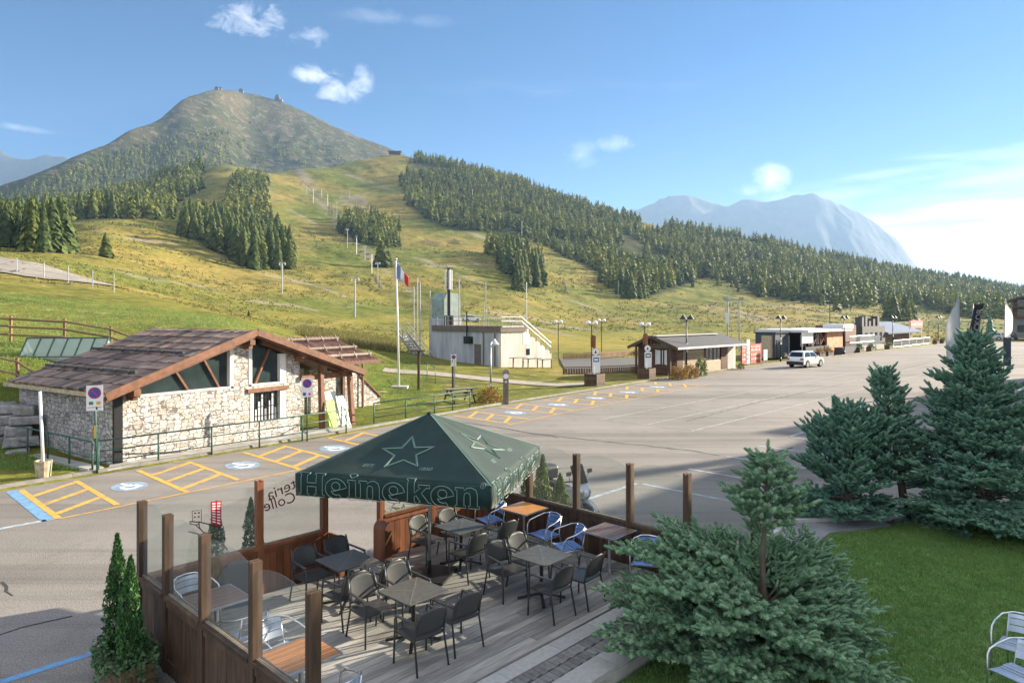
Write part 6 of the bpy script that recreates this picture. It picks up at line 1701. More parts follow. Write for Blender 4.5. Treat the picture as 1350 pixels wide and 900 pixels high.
def street_lamp(label, loc, h, heads=2, rz=0, group='black twin-head street lamps along the kerb', m_=None, sign=False):
    t = thing('street_lamp', label, 'lamp post', loc, rz, group); m_ = m_ or M['dark_metal']
    mb = MB(); mb.tube([(0,0,-.1),(0,0,h)], .07, 8, r2=.05); mb.cyl((0,0,0),(0,0,.5),.10); mb.build('pole', m_, t, smooth=True)
    for k in range(heads):
        s = -1 if k == 0 else 1
        if heads == 1: s = 1
        mb = MB(); mb.tube([(0,0,h-.05),(s*.22,0,h+.12),(s*.42,-.05,h+.18)], .035, 6)
        mb.lathe([(.07,.30),(.12,.22),(.34,-.06),(.32,-.08)], 12, c=(s*.46,-.05,h+.02)); hd = mb.build('lamp_head', m_, t)
        mb = MB(); mb.ball((s*.46+.02,-.07,h-.04), .17, 10, 6, sq=(1,1,.6)); mb.build('bulb', M['globe'], hd, smooth=True)
    if sign:
        mb = MB(); mb.box(-.13,-.09,h*.40,.13,-.075,h*.56); mb.build('sign_plate', M['sign_white'], t); mb = MB(); mb.box(-.06,-.095,h*.44,.06,-.091,h*.52); mb.build('sign_mark', M['ink_black'], t)
    return t
lamp_px = [(905,True,'black twin-head street lamp in front of the log cabin'),(1029,True,'black twin-head street lamp at the rear of the white car'),(1113,False,'black twin-head street lamp before the orange-walled bar'),(1177,True,'black twin-head street lamp where the pale barrier begins'),(1237,False,'black twin-head street lamp past the pale barrier, by the dark lodge')]
for px, sg, lb in lamp_px:
    t_ = (px-675)/900; Y = 60
    for _ in range(20):
        X = t_*Y; p_, q_ = toPQ(X, Y); want = kerbq(p_)+.45; Y += (want-q_)/(CG-SG*t_)
    street_lamp(lb, (t_*Y, Y, .05), 4.75, 2, .6, sign=sg)
q_ = HIT(647,515); street_lamp('grey lamp post with tilted floodlight before the white concrete building', (q_.x,q_.y,q_.z), 3.1, 1, 1.2, None, M['galv'])
for px, yb, yt, lb in [(780,488,428,'twin-globe lamp at the front edge of the tarmac court, by the bus sign'),(793,468,424,'twin-globe lamp farther off, behind the tarmac court'),(850,486,430,'twin-globe lamp behind the second totem planter'),(736,472,426,'twin-globe lamp at the foot of the concrete stair')]:
    q_ = G(px, yb, .0); h = (yb-yt)/900*q_.y
    t = thing('globe_lamp', lb, 'lamp post', (q_.x,q_.y,0), 0, 'twin-globe lamps around the tarmac court')
    mb = MB(); mb.tube([(0,0,-.1),(0,0,h)], .05, 7); mb.beam((-.35,0,h-.05),(.35,0,h-.05),.05,.05); mb.build('pole', M['dark_metal'], t)
    for s in (-1,1): mb = MB(); mb.ball((s*.33,0,h+.16), .23, 10, 8); mb.build('globe', M['globe'], t, smooth=True)

# totem planters with bus stop signs
for px, pyb, p_, lb, bus in [(785,512,38.4,'dark timber planter with a totem sign post showing a blue bus pictogram',True),(854,503,45.6,'dark timber planter with a totem sign post showing a black pictogram',False)]:
    q_ = G(px, pyb-3, .0)
    t = thing('totem_planter', lb, 'planter', (q_.x,q_.y+.5,.02), GA+.1, 'timber planters with totem signs')
    planter_box(t, 1.15, 1.05, .85, M['wood_dark'])
    mb = MB(); mb.box(-.09,-.06,.5,.09,.06,3.45); mb.build('post', M['wood_dark'], t)
    mb = MB(); mb.prism([(-.28,2.75),(.06,2.70),(.08,3.55),(-.18,3.66),(-.3,3.5)], -.13, -.07, axis='y', M=Matrix.Rotation(-.95, 4, 'Z')); mb.build('arrow_board', M['wood_red'], t)
    RM = Matrix.Rotation(-.95, 4, 'Z')
    mb = MB(); mb.prism(disc_pts((.06,2.42),.25,18), -.17, -.15, axis='y', M=RM); mb.build('round_sign', M['sign_white'], t)
    mb = MB(); mb.prism([(-.03,2.32),(.15,2.32),(.06,2.56)], -.176, -.172, axis='y', M=RM); mb.build('sign_mark', M['ink_black'], t)
    mb = MB(); mb.prism(rounded_rect(.56,1.25,.06), -.17, -.15, axis='y', M=RM @ Matrix.Translation((.10,0,1.52))); mb.build('rect_sign', M['sign_white'], t)
    mb = MB(); mb.box(-.10,-.18,1.70,.30,-.172,2.02, M=RM); 
    mb.build('sign_mark', M['sign_blue'] if bus else M['ink_black'], t)
    mb = MB(); mb.box(-.04,-.19,1.78,.24,-.182,1.93, M=RM); mb.build('sign_mark', M['sign_white'], t)
    mb = MB(); mb.tube([(-.42,-.2,.5),(-.42,-.2,1.15),(-.36,-.2,1.45)], .03, 7); mb.build('side_rod', M['sign_white'], t)

# low rink fences
for lb, pts in [('low slatted fence along the near edge of the tarmac court', [G(742,497),G(786,496),G(830,494),G(858,491)]), ('low slatted fence along the far edge of the tarmac court', [G(742,476),G(790,474),G(836,470),G(870,472)])]:
    t = thing('slat_fence', lb, 'fence', pts[0], 0, 'low fences round the tarmac court'); o_ = pts[0]
    for i in range(len(pts)-1):
        a, b = pts[i]-o_, pts[i+1]-o_; n = max(3, int((b-a).length/.22)); mb = MB()
        for k in range(n): c_ = a.lerp(b, k/n); d_ = a.lerp(b, (k+.72)/n); mb.beam(c_+Vector((0,0,.45)), d_+Vector((0,0,.45)), .03, .50)
        mb.beam(a+Vector((0,.04,.8)), b+Vector((0,.04,.8)), .05, .08); mb.build('slat_panel', M['wood_fence'], t)

# ================================================================= CONCRETE BUILDING
CB = Vector((-1.0, 62.0, .5)); cbd = thing('concrete_building', 'whitewashed concrete block with roof terrace, outside stair and antenna tower', 'building', CB, GA)
mb = MB(); mb.prism([(0,-.6),(7.1,-.6),(7.1,.95),(6.9,1.05),(2.7,3.5),(0,3.5)], 0, .35, axis='y'); mb.build('stair_wall', M['white_wall'], cbd)
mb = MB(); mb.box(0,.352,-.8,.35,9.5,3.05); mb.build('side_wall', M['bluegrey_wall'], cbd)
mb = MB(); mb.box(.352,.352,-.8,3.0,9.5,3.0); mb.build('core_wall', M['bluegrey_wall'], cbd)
mb = MB(); mb.box(-.14,-.10,3.052,3.2,9.6,3.62); mb.box(-.02,-.02,3.0,.5,.2,3.05); mb.build('roof_slab', M['brown_fascia'], cbd)
mb = MB(); mb.box(.0,-.14,3.505,2.9,-.104,3.63); mb.build('parapet', M['white_wall'], cbd)
mb = MB()
for k in range(10):
    f = k/10; mb.box(2.75+f*4.3,.36,-.6,2.75+(f+.1)*4.3,1.5,3.4-(k+1)*.27)
mb.build('stair', M['concrete'], cbd)
rail = MB()
for k in range(7): x = .1+k*.45; rail.tube([(x,-.02,3.5),(x,-.02,4.45)], .035, 6)
for zz in (4.05,4.45): rail.tube([(.0,-.02,zz),(2.7,-.02,zz),(7.0,-.02,zz-2.55)], .04, 6)
for k in range(6): f = (k+1)/6; rail.tube([(2.7+4.3*f,-.02,3.4-2.5*f),(2.7+4.3*f,-.02,4.55-2.55*f)], .035, 6)
for k in range(8): rail.tube([(-.05,1.2*k+.4,3.6),(-.05,1.2*k+.4,4.5)], .035, 6)
for zz in (4.1,4.5): rail.tube([(-.05,.0,zz),(-.05,9.3,zz)], .035, 6)
rail.build('roof_railing', M['galv'], cbd)
for y0, y1, z0, z1, nm, m_ in ((2.6,3.5,-.3,1.9,'door','brown_fascia'),(3.7,5.0,1.9,2.6,'window','glass_dark')):
    MB().box(-.03,y0,z0,-.002,y1,z1).build(nm, M[m_], cbd)
MB().box(3.4,-.02,.85,3.9,-.004,1.45).build('window', M['glass_dark'], cbd); MB().box(2.9,-.02,1.9,3.7,-.004,3.3).build('panel', M['white_frame'], cbd)
mb = MB(); mb.tube([(-.12,.7,-.3),(-.12,.7,3.0)], .06, 7); mb.tube([(-.10,2.2,-.3),(-.10,2.2,3.0)], .05, 7); mb.build('drain_pipe', M['brown_fascia'], cbd)
# dark wall lamp on the terrace edge
mb = MB(); mb.tube([(-.25,4.3,5.0),(-.25,4.3,2.1),(-.45,4.1,2.0)], .07, 7); mb.box(-.6,3.7,2.0,-.3,4.2,2.5); mb.build('lamp_bracket', M['dark_metal'], cbd)
# left metal stair
mb = MB()
for k in range(11): f = k/11; mb.box(-1.4,9.8+3.6*f,2.9*f-.3,-.2,9.8+3.6*(f+.09),2.9*f-.12)
mb.beam((-1.45,9.6,-.3),(-1.45,13.6,2.9),.08,.22); mb.beam((-.15,9.6,-.3),(-.15,13.6,2.9),.08,.22)
for zz in (.6,1.1): mb.tube([(-1.45,9.6,zz-.3),(-1.45,13.6,2.9+zz)], .04, 6); mb.tube([(-.15,9.6,zz-.3),(-.15,13.6,2.9+zz)], .04, 6)
for k in range(5): f = k/4; mb.tube([(-1.45,9.6+4*f,3.2*f-.3),(-1.45,9.6+4*f,3.2*f+.8)], .035, 6)
mb.build('metal_stair', M['galv'], cbd)
# pump tower with antennas
mb = MB(); mb.box(1.0,9.0,-.5,3.4,11.2,4.3); mb.build('tower_base', M['bluegrey_wall'], cbd)
mb = MB(); mb.prism([(1.1,4.3),(3.3,4.3),(3.3,6.2),(2.9,6.9),(1.5,6.9),(1.1,6.2)], 9.1, 11.1, axis='y'); mb.build('tank', mat('grey_green_tank', (.22,.28,.26), .6, .25, 2), cbd)
mb = MB(); mb.box(1.0,8.6,-.3,1.9,9.0,4.6); mb.tube([(1.45,8.8,4.6),(1.45,8.8,9.4)], .16, 8); mb.build('mast', M['dark_metal'], cbd)
for k in range(3): 
    mb = MB(); a = k*2.1; mb.cyl((1.45+.34*math.cos(a),8.8+.34*math.sin(a),7.2),(1.45+.34*math.cos(a),8.8+.34*math.sin(a),9.2),.095,n=10); mb.build('antenna', M['sign_white'], cbd)
for x, y, h in ((2.4,8.3,8.3),(1.2,11.5,7.2),(.4,12.1,8.0),(.2,12.9,7.6),(1.0,13.3,8.6)):
    mb = MB(); mb.tube([(x,y,2.0 if y < 9 else -.5),(x,y,h)], .06, 6); mb.build('pole', M['galv'], cbd)
mb = MB(); mb.tube([(3.9,6,.0),(3.9,6,8.0)], .055, 6); mb.tube([(4.6,7,0),(4.6,7,6.0)], .055, 6); mb.build('pole', M['galv'], cbd)
for k in range(3):
    g0 = CB+Vector((0,0,-.5)); x = .9+k*2.0; o_ = Vector((g0.x+x*CG-(-1.3)*SG*1.0, g0.y+x*SG+(-1.3)*CG, HZ(g0.x+x*CG+1.3*SG, g0.y+x*SG-1.3*CG)))
    t = thing('wooden_bench_table', ['wooden bench table at the white wall, highest of the stepped three','wooden bench table at the white wall, middle of the stepped three','wooden bench table at the white wall, lowest of the stepped three'][k], 'bench', o_, GA, 'stepped wooden tables below the white wall')
    mb = MB(); [mb.box(-.8,-.4+j*.2,.95-k*.05,.8,-.22+j*.2,1.01-k*.05) for j in range(4)]; mb.build('tabletop', M['wood_grey'], t)
    for x_ in (-.65,.65): MB().box(x_-.04,-.05,-.4,x_+.04,.05,.945-k*.05).build('leg', M['wood_grey'], t)

# ================================================================= LOG CABIN
cab = thing('log_cabin', 'brown log cabin kiosk with dark gable roof beside the totem planters', 'cabin', PQ(51.3, 29.45, .05), GA-.02)
Lc, Wc, Ec = 10.2, 3.9, 2.45
mb = MB(); n = 13
for k in range(n):
    z0 = k*Ec/n; mb.box(0,0,z0+.004,.18,Wc,z0+Ec/n-.006)
mb.prism([(0,Ec),(Wc,Ec),(Wc/2,Ec+.72)], 0, .18, axis='x'); mb.build('gable_wall', M['logcabin'], cab)
mb = MB()
for k in range(n):
    z0 = k*Ec/n
    pass
for x0, x1 in ((.182,1.0),(4.6,4.9),(7.7,8.95)):
    mb = MB(); mb.box(x0,.012,.0,x1,.168,Ec-.01,t=.3)
    for k in range(n): z0 = k*Ec/n; mb.box(x0,0,z0+.004,x1,.18,z0+Ec/n-.006)
    mb.build('front_wall', M['logcabin'], cab)
mb = MB()
for k in range(11): mb.box(1.002,.03,k*.22+.004,4.598,.17,k*.22+.214)
mb.build('shutter_boards', M['pale_board'], cab)
mb = MB(); mb.box(4.902,.02,0,7.698,.17,.95); mb.build('counter_wall', M['pale_board'], cab)
mb = MB(); mb.box(8.952,.0,0,Lc+.3,.18,Ec-.05); mb.build('end_pier', M['white_wall'], cab)
mb = MB(); mb.box(.2,Wc-.18,0,Lc,Wc,Ec); mb.box(Lc-.18,.2,0,Lc,Wc-.19,Ec); mb.build('rear_wall', M['logcabin'], cab)
for x0, x1 in ((4.95,6.2),(6.4,7.65)):
    w_ = MB().box(x0,.08,1.0,x1,.10,2.25).build('window', M['glass_dark'], cab); MB().box(x0-.04,.06,.952,x1+.04,.14,.998).build('sill', M['sign_white'], w_); MB().box((x0+x1)/2-.05,.05,1.0,(x0+x1)/2+.05,.078,2.25).build('mullion', M['wood_red'], w_)
    MB().box(x0+.1,.11,1.3,x1-.5,.13,2.1).build('notice', M['sign_white'], w_)
w_ = MB().box(-.03,1.05,.85,-.004,2.0,2.05).build('window', M['glass_dark'], cab)
f_ = MB(); f_.box(-.05,.95,.8,-.032,1.05,2.1); f_.box(-.05,2.0,.8,-.032,2.1,2.1); f_.box(-.05,1.35,.85,-.034,1.42,2.05); f_.box(-.05,1.06,.85,-.033,1.2,2.05); f_.box(-.05,1.6,.85,-.033,1.98,2.05); f_.build('frame', M['sign_white'], w_)
MB().box(-.06,.4,2.25,-.004,2.6,2.62).build('name_board', M['wood_grey'], cab)
for y_ in (.02, 3.4): MB().box(-1.0,y_,0,-.86,y_+.14,2.5).build('porch_post', M['wood_dark'], cab)
for s, nm in ((-1,'roof'),(1,'roof')):
    yr = Wc/2; ye = yr+s*(Wc/2+(.75 if s < 0 else .40)); ze_ = Ec-.20; zr = Ec+.80
    mb = MB()
    nrm = Vector((0, s*(zr-ze_), abs(ye-yr))).normalized()
    def Pp(x, y, z, o): return Vector((x,y,z))+nrm*o
    mb.add([Pp(-1.0,ye,ze_,0),Pp(Lc+.9,ye,ze_,0),Pp(Lc+.9,yr,zr,0),Pp(-1.0,yr,zr,0),Pp(-1.0,ye,ze_,.10),Pp(Lc+.9,ye,ze_,.10),Pp(Lc+.9,yr,zr,.10),Pp(-1.0,yr,zr,.10)],[(3,2,1,0),(4,5,6,7),(0,1,5,4),(1,2,6,5),(2,3,7,6),(3,0,4,7)], t=.5)
    r_ = mb.build('roof', M['roof_dark'], cab)
    mb = MB(); mb.beam(Pp(-1.03,ye,ze_,-.02), Pp(-1.03,yr,zr,-.02), .06, .26); mb.build('verge_board', M['wood_dark'], r_)
    if s < 0:
        MB().beam(Pp(-1.2,ye-.05,ze_,.05), Pp(Lc+.9,ye-.05,ze_,.05), .06, .16).build('eave_board', M['sign_white'], r_)
        mb = MB(); d0 = .30; mb.beam(Pp(-.9,yr-.28,zr-.12,.17), Pp(Lc-.5,yr-.28,zr-.12,.17), .45, .05); mb.build('ridge_panel', M['roof_white'], r_)
mb = MB(); mb.beam((-.9,Wc/2-.9,Ec+.02),(-.9,Wc/2+.9,Ec+.02),.10,.12); mb.beam((-.9,Wc/2,Ec),(-.9,Wc/2,Ec+.7),.1,.1,up=(0,1,0)); mb.build('truss', M['wood_dark'], cab)
for k, (px, py, R_, m_, lb) in enumerate([(896,501,.8,'leaf_dry','golden shrub in front of the cabin corner'),(912,499,.75,'leaf_dry','golden shrub in front of the pale shutter boards'),(926,496,.6,'leaf_green','upright green shrub at the end of the cabin shutter boards')]):
    q_ = G(px, py); shrub('shrub', lb, (q_.x, q_.y+.5, .05), R_, 1.15 if m_ == 'leaf_dry' else 1.7, 900, .16, M[m_], group='shrubs before the log cabin')
q_ = G(978,487); shrub('shrub', 'tiny dark pot shrub at the white end of the cabin', (q_.x, q_.y+.3, .05), .4, .6, 300, .12, M['leaf_thuja'])

# ================================================================= ALONG THE FAR KERB
def kerb_at(px, off=.8, Y=70):
    t_ = (px-675)/900
    for _ in range(20):
        p_, q_ = toPQ(t_*Y, Y); Y += (kerbq(p_)+off-q_)/(CG-SG*t_)
    return toPQ(t_*Y, Y)
pA, qA = kerb_at(978, .9); pB, qB = kerb_at(1004, .9)
t = thing('banner_fence', 'red mesh banner fence with pale lettering between the cabin and dark container', 'fence', PQ(pA, qA, .05), GA)
Lb = pB-pA; cuts = [0, .16, .24, .40, .48, 1.0]
for i, (a, b, m_) in enumerate([(0,.20,'red_banner'),(.24,.40,'sign_white'),(.44,1.0,'red_banner')]):
    o = MB().box(a*Lb,-.02,.1,b*Lb,.02,2.1 if m_ != 'sign_white' else 2.6).build('banner', M[m_], t)
    mb = MB(); rq = random.Random(i+5); x = a*Lb+.15; mm_ = M['sign_white'] if m_ == 'red_banner' else M['red_banner']
    for zz in (.5,.95,1.4,1.75):
        x = a*Lb+.12
        while x < b*Lb-.25: w_ = rq.uniform(.08,.25); mb.box(x,-.032,zz,x+w_,-.024,zz+rq.uniform(.08,.24)); x += w_+rq.uniform(.06,.2)
    mb.build('banner_print', mm_, o)
for k in range(4): MB().box(k*Lb/3-.05,.03,-.05,k*Lb/3+.05,.11,2.2).build('post', M['wood_grey'], t)
q_ = PQ(*kerb_at(1009, .6), .05); t = thing('notice_board', 'small white notice board on legs beyond the red banner fence', 'sign', q_, GA)
MB().box(-.45,-.03,.35,.45,.03,1.45).build('panel', M['sign_white'], t); MB().box(-.4,-.025,0,-.33,.025,.348).build('leg', M['galv'], t); MB().box(.33,-.025,0,.4,.025,.348).build('leg', M['galv'], t)
pA, qA = kerb_at(1022, 3.2); t = thing('clad_container', 'slate-blue clad kiosk container behind the white car', 'kiosk', PQ(pA, qA, .05), GA)
mb = MB()
for k in range(16): mb.box(k*.25+.004,0,.1,k*.25+.246,2.4,2.95)
mb.build('body', M['container'], t); MB().box(-.15,-.15,2.95,4.15,2.55,3.08).build('roof', M['dark_metal'], t); MB().box(-.6,.3,.1,-.03,1.4,2.7).build('side_board', M['pale_board'], t); MB().box(4.1,.3,.1,5.0,2.2,2.6).build('white_door', M['sign_white'], t)
MB().box(.3,-.05,.1,.9,-.006,2.2).build('door', M['dark_metal'], t)
t = thing('bar_pavilion', 'flat white-roofed bar pavilion with timber front and orange side wall', 'pavilion', PQ(84.5, 31.0, .05), GA)
MB().box(-.6,-.5,3.0,15.6,6,3.32).build('roof', M['roof_white'], t)
mb = MB(); mb.box(0,5.2,0,14.5,5.5,3.0); mb.box(13.9,.4,0,14.2,5.2,3.0); mb.build('wall', M['wood_dark'], t)
mb = MB(); mb.box(7.8,.2,.4,13.8,.45,2.98); mb.build('orange_wall', mat('orange_boarded_wall', (.62,.30,.14), .7, .3, 1.2), t)
mb = MB()
for k in range(20): mb.box(-.2+k*.4,-.05,0,.17+k*.4,.05,1.25)
mb.build('deck_front', M['roof_dark'], t)
for x0 in (.6,3.2,5.8):
    mb = MB(); mb.box(x0,.3,1.26,x0+.14,.5,3.0); mb.beam((x0+.2,.4,1.4),(x0+2.2,.4,2.9),.12,.12,up=(0,1,0)); mb.beam((x0+.2,.42,2.9),(x0+2.2,.42,1.4),.12,.10,up=(0,1,0)); mb.build('cross_brace', M['wood_red'], t)
    MB().box(x0+.4,1.0,1.3,x0+2.0,1.06,2.7).build('window', M['sign_white'], t)
MB().box(11.5,-.6,3.33,15.8,2.0,3.9).build('roof_fascia', M['roof_white'], t)
MB().box(15.9,.5,0,20.5,4.5,3.7).build('brown_box', M['logcabin'], t)
pA, qA = kerb_at(1057, 1.6); pB, qB = kerb_at(1072, 1.6)
t = thing('white_board', 'white billboard on two posts in front of the bar pavilion', 'sign', PQ(pA, qA, .05), GA); Lw = pB-pA
MB().box(0,-.04,1.7,Lw,.04,3.0).build('panel', M['sign_white'], t)
for x in (.1,Lw-.1): MB().box(x-.05,-.03,0,x+.05,.03,1.69).build('leg', M['galv'], t)
# low terrace wall with white railing beyond the bar
t = thing('terrace_railing', 'white railed low terrace wall between the bar pavilion and the pale barrier', 'railing', PQ(99.8, 30.6, .05), GA)
MB().box(0,0,0,15.5,.35,.75).build('wall', M['concrete'], t); MB().box(-6,-.8,0,-.02,.2,.9).build('wall', M['roof_dark'], t)
for zz in (1.3,2.2): mb = MB(); mb.tube([(0,.15,zz),(11,.15,zz)], .05, 6); mb.build('rail', M['sign_white'], t)
mb = MB()
for k in range(23): mb.tube([(k*.5,.15,.75),(k*.5,.15,2.2)], .035, 5)
mb.build('baluster', M['sign_white'], t)
MB().box(9,1.5,0,19,1.7,2.0).build('screen_panel', M['container'], t)
pA, qA = kerb_at(1178, .5); pB, qB = kerb_at(1230, .5)
t = thing('pale_barrier', 'pale steel bar barrier along the kerb in front of the dark lodge', 'railing', PQ(pA, qA, .05), GA); Lr = pB-pA
for zz in (.25,1.25): mb = MB(); mb.tube([(0,0,zz),(Lr,0,zz)], .06, 6); mb.build('rail', M['sign_white'], t)
mb = MB(); n = int(Lr/.45)
for k in range(n+1): mb.tube([(k*Lr/n,0,.25),(k*Lr/n,0,1.25)], .04, 5)
mb.build('baluster', M['galv'], t)
for k in range(6): MB().box(k*Lr/5-.05,-.05,0,k*Lr/5+.05,.05,1.32).build('post', M['sign_white'], t)
# planter troughs along the far kerb
fk = None
for px, lb, m_ in [(1081,'dark trough planter with dry shrub just past the white car','leaf_dry'),(1092,'trough planter with pale dry shrub before the bar deck','leaf_dry'),(1133,'low dark trough before the white terrace railing, first of two','leaf_thuja'),(1148,'low dark trough before the white terrace railing, second of two','leaf_thuja'),(1172,'dark bushy trough at the start of the pale barrier','leaf_thuja'),(1234,'dark trough at the end of the pale barrier, by the last lamp','leaf_dry'),(1243,'dark trough just past the last lamp','leaf_thuja')]:
    p_, q_ = kerb_at(px, .55)
    t = thing('trough_planter', lb, 'planter', PQ(p_, q_, .05), GA, 'trough planters on the far kerb')
    planter_box(t, 1.9, .7, .65, M['wood_dark']); leaf_mesh('shrub', [(a*1.2, b*.6, c+.5) for a, b, c in bush_pts(.8,.75,260,random.Random(px))], .2, M[m_], t)
# dark lodge with low roof and red sign board
t = thing('dark_lodge', 'long low dark lodge with blue-grey roof behind the pale barrier', 'lodge', PQ(113, 33.0, .05), GA)
mb = MB(); mb.box(0,0,0,12,7,3.4); [mb.box(x_,.2,3.4,x_+1.0,1.2,4.6+.5*math.sin(x_)) for x_ in (.5,2.2,4.0,6.2,8.5)]; mb.build('wall', M['dark_metal'] if False else M['roof_dark'], t)
mb = MB(); mb.box(12.02,1,0,34,8,2.1); mb.build('low_wall', M['logcabin'], t)
mb = MB(); mb.add([(12,-.5,2.0),(34.5,-.5,2.0),(34.5,5,3.7),(12,5,3.7),(12,-.5,2.25),(34.5,-.5,2.25),(34.5,5,3.95),(12,5,3.95)],[(3,2,1,0),(4,5,6,7),(0,1,5,4),(1,2,6,5),(2,3,7,6),(3,0,4,7)]); mb.build('roof', mat('blue_grey_sheet_roof', (.13,.16,.22), .5, .15, 2), t)
for k in range(4): MB().box(1.5+k*2.5,-.04,1.0,2.6+k*2.5,-.005,2.4).build('window', M['glass_dark'], t)
pA, qA = kerb_at(1200, 1.0); pB, qB = kerb_at(1216, 1.0)
t = thing('red_signboard', 'pale red signboard on poles in front of the dark lodge', 'sign', PQ(pA, qA, .05), GA); Ls = (pB-pA)*1.1
MB().box(0,-.05,3.0,Ls,.05,4.3).build('panel', mat('faded_red_board', (.48,.16,.13), .6, .15, 3), t)
mb = MB(); x = .3; rq = random.Random(8)
while x < Ls-.6: w_ = rq.uniform(.2,.5); mb.box(x,-.07,3.4,x+w_,-.055,3.4+rq.uniform(.3,.6)); x += w_+.2
mb.build('sign_print', M['sign_white'], t)
for x in (.1,Ls-.1): MB().box(x-.06,.06,0,x+.06,.16,4.3).build('pole', M['sign_white'], t)
# stone and timber apartment house at the frame edge
q_ = G(1334,446)
t = thing('timber_apartment', 'tall dark stone and timber apartment house with balconies at the car park end', 'building', (q_.x,q_.y,.05), -.66)
mb = MB(); mb.box(0,0,0,14,12,4.6); mb.build('stone_storey', M['rock'], t)
mb = MB(); mb.box(.15,.15,4.602,14,12,8.6); mb.build('timber_storey', M['wood_dark'], t)
mb = MB(); mb.prism([(-.8,8.3),(7,10.4),(14.8,8.3),(14.8,8.7),(7,10.9),(-.8,8.7)], -.9, 12.5, axis='y'); mb.build('roof', M['roof_dark'], t)
for z0 in (4.7, 6.9):
    MB().box(-1.2,-.9,z0,14,.13,z0+.18).build('balcony', M['wood_red'], t); MB().box(-1.2,-.95,z0+1.0,14,-.88,z0+1.1).build('balcony', M['wood_red'], t)
    for k in range(4): MB().box(1+k*3.3,.10,z0+.3,2.3+k*3.3,.148,z0+1.9).build('window', M['glass_dark'], t)
for k in range(4): w_ = MB().box(1+k*3.3,-.04,1.4,2.2+k*3.3,-.004,3.0).build('window', M['sign_white'] if k == 1 else M['glass_dark'], t)
for y_ in (2,5.5): MB().box(-.04,y_,1.6,-.004,y_+1.2,3.0).build('window', M['glass_dark'], t); MB().box(.10,y_,5.1,.148,y_+1.2,6.6).build('window', M['glass_dark'], t)
# ---------------------------------------------------------------- feather flags
def feather(label, loc, H, w_, m_, rz, lean=0.0, z0=1.0, text=None, base_dark=False):
    t = thing('feather_flag', label, 'flag', loc, rz, 'tall feather flags at the lot edge')
    mb = MB(); mb.tube([(0,0,0),(lean*.3,0,H*.5),(lean*.8,0,H*.85),(lean,0,H)], .035, 7, r2=.015); mb.build('pole', M['galv'], t, smooth=True)
    mb = MB(); vs = []; n = 16
    for i in range(n+1):
        f = i/n; z = z0+(H-z0)*f; x0 = lean*(f**1.3)*.95 if lean else 0
        if text: ww = w_
        else: ww = w_*(min(1, f*3+.3) if f < .6 else max(.04, 1-((f-.6)/.4)**1.6))
        for j in range(5): u = j/4; vs.append((x0+.03+ww*u, .05*math.sin(4*u+5*f), z-(0 if text else .25*u*u)))
    mb.add(vs, [(i*5+j,i*5+j+1,(i+1)*5+j+1,(i+1)*5+j) for i in range(n) for j in range(4)], t=.5); o = mb.build('cloth', m_, t, smooth=True, fix=False); so = o.modifiers.new('cloth','SOLIDIFY'); so.thickness = .006; so.offset = 0
    mb = MB(); mb.box(-.25,-.25,0,.25,.25,.06); mb.build('base', M['dark_metal'], t)
    if text:
        def fn(u, v):
            f = ((z0+(H-z0)*.56+u)-z0)/(H-z0); return (lean*(max(f,0)**1.3)*.95+.03+w_*.77-v, -.11, z0+(H-z0)*.56+u)
        lettering('flag_lettering', text, w_*.76, fn, M['banner_white'], t, bold=.01)
        mb = MB(); mb.box(lean*.12+.08,-.06,z0+.35,lean*.12+w_*.6,-.05,z0+.5); mb.build('flag_print', M['banner_white'], t)
    return t
fy = 30.0
feather('white curved feather flag rising behind the tallest spruce', ((1268-675)/900*fy, fy, .0), 5.95, .52, M['banner_white'], 2.56, .12, 2.6)
fl2 = feather('black feather flag with white capital letters, tilted behind the tallest spruce', ((1272-675)/900*29.5, 29.5, .0), 5.55, .44, M['banner_black'], -.05, .36, 2.9, 'CKOR')
fl3 = feather('narrow white-topped feather flag with dark lower half near the frame edge', ((1323-675)/900*47, 47, .0), 6.2, .45, M['banner_white'], -.6, .10, 3.6)
MB().box(-.02,-.03,1.6,.42,.03,3.55).build('dark_cloth', M['car_dark'], fl3)

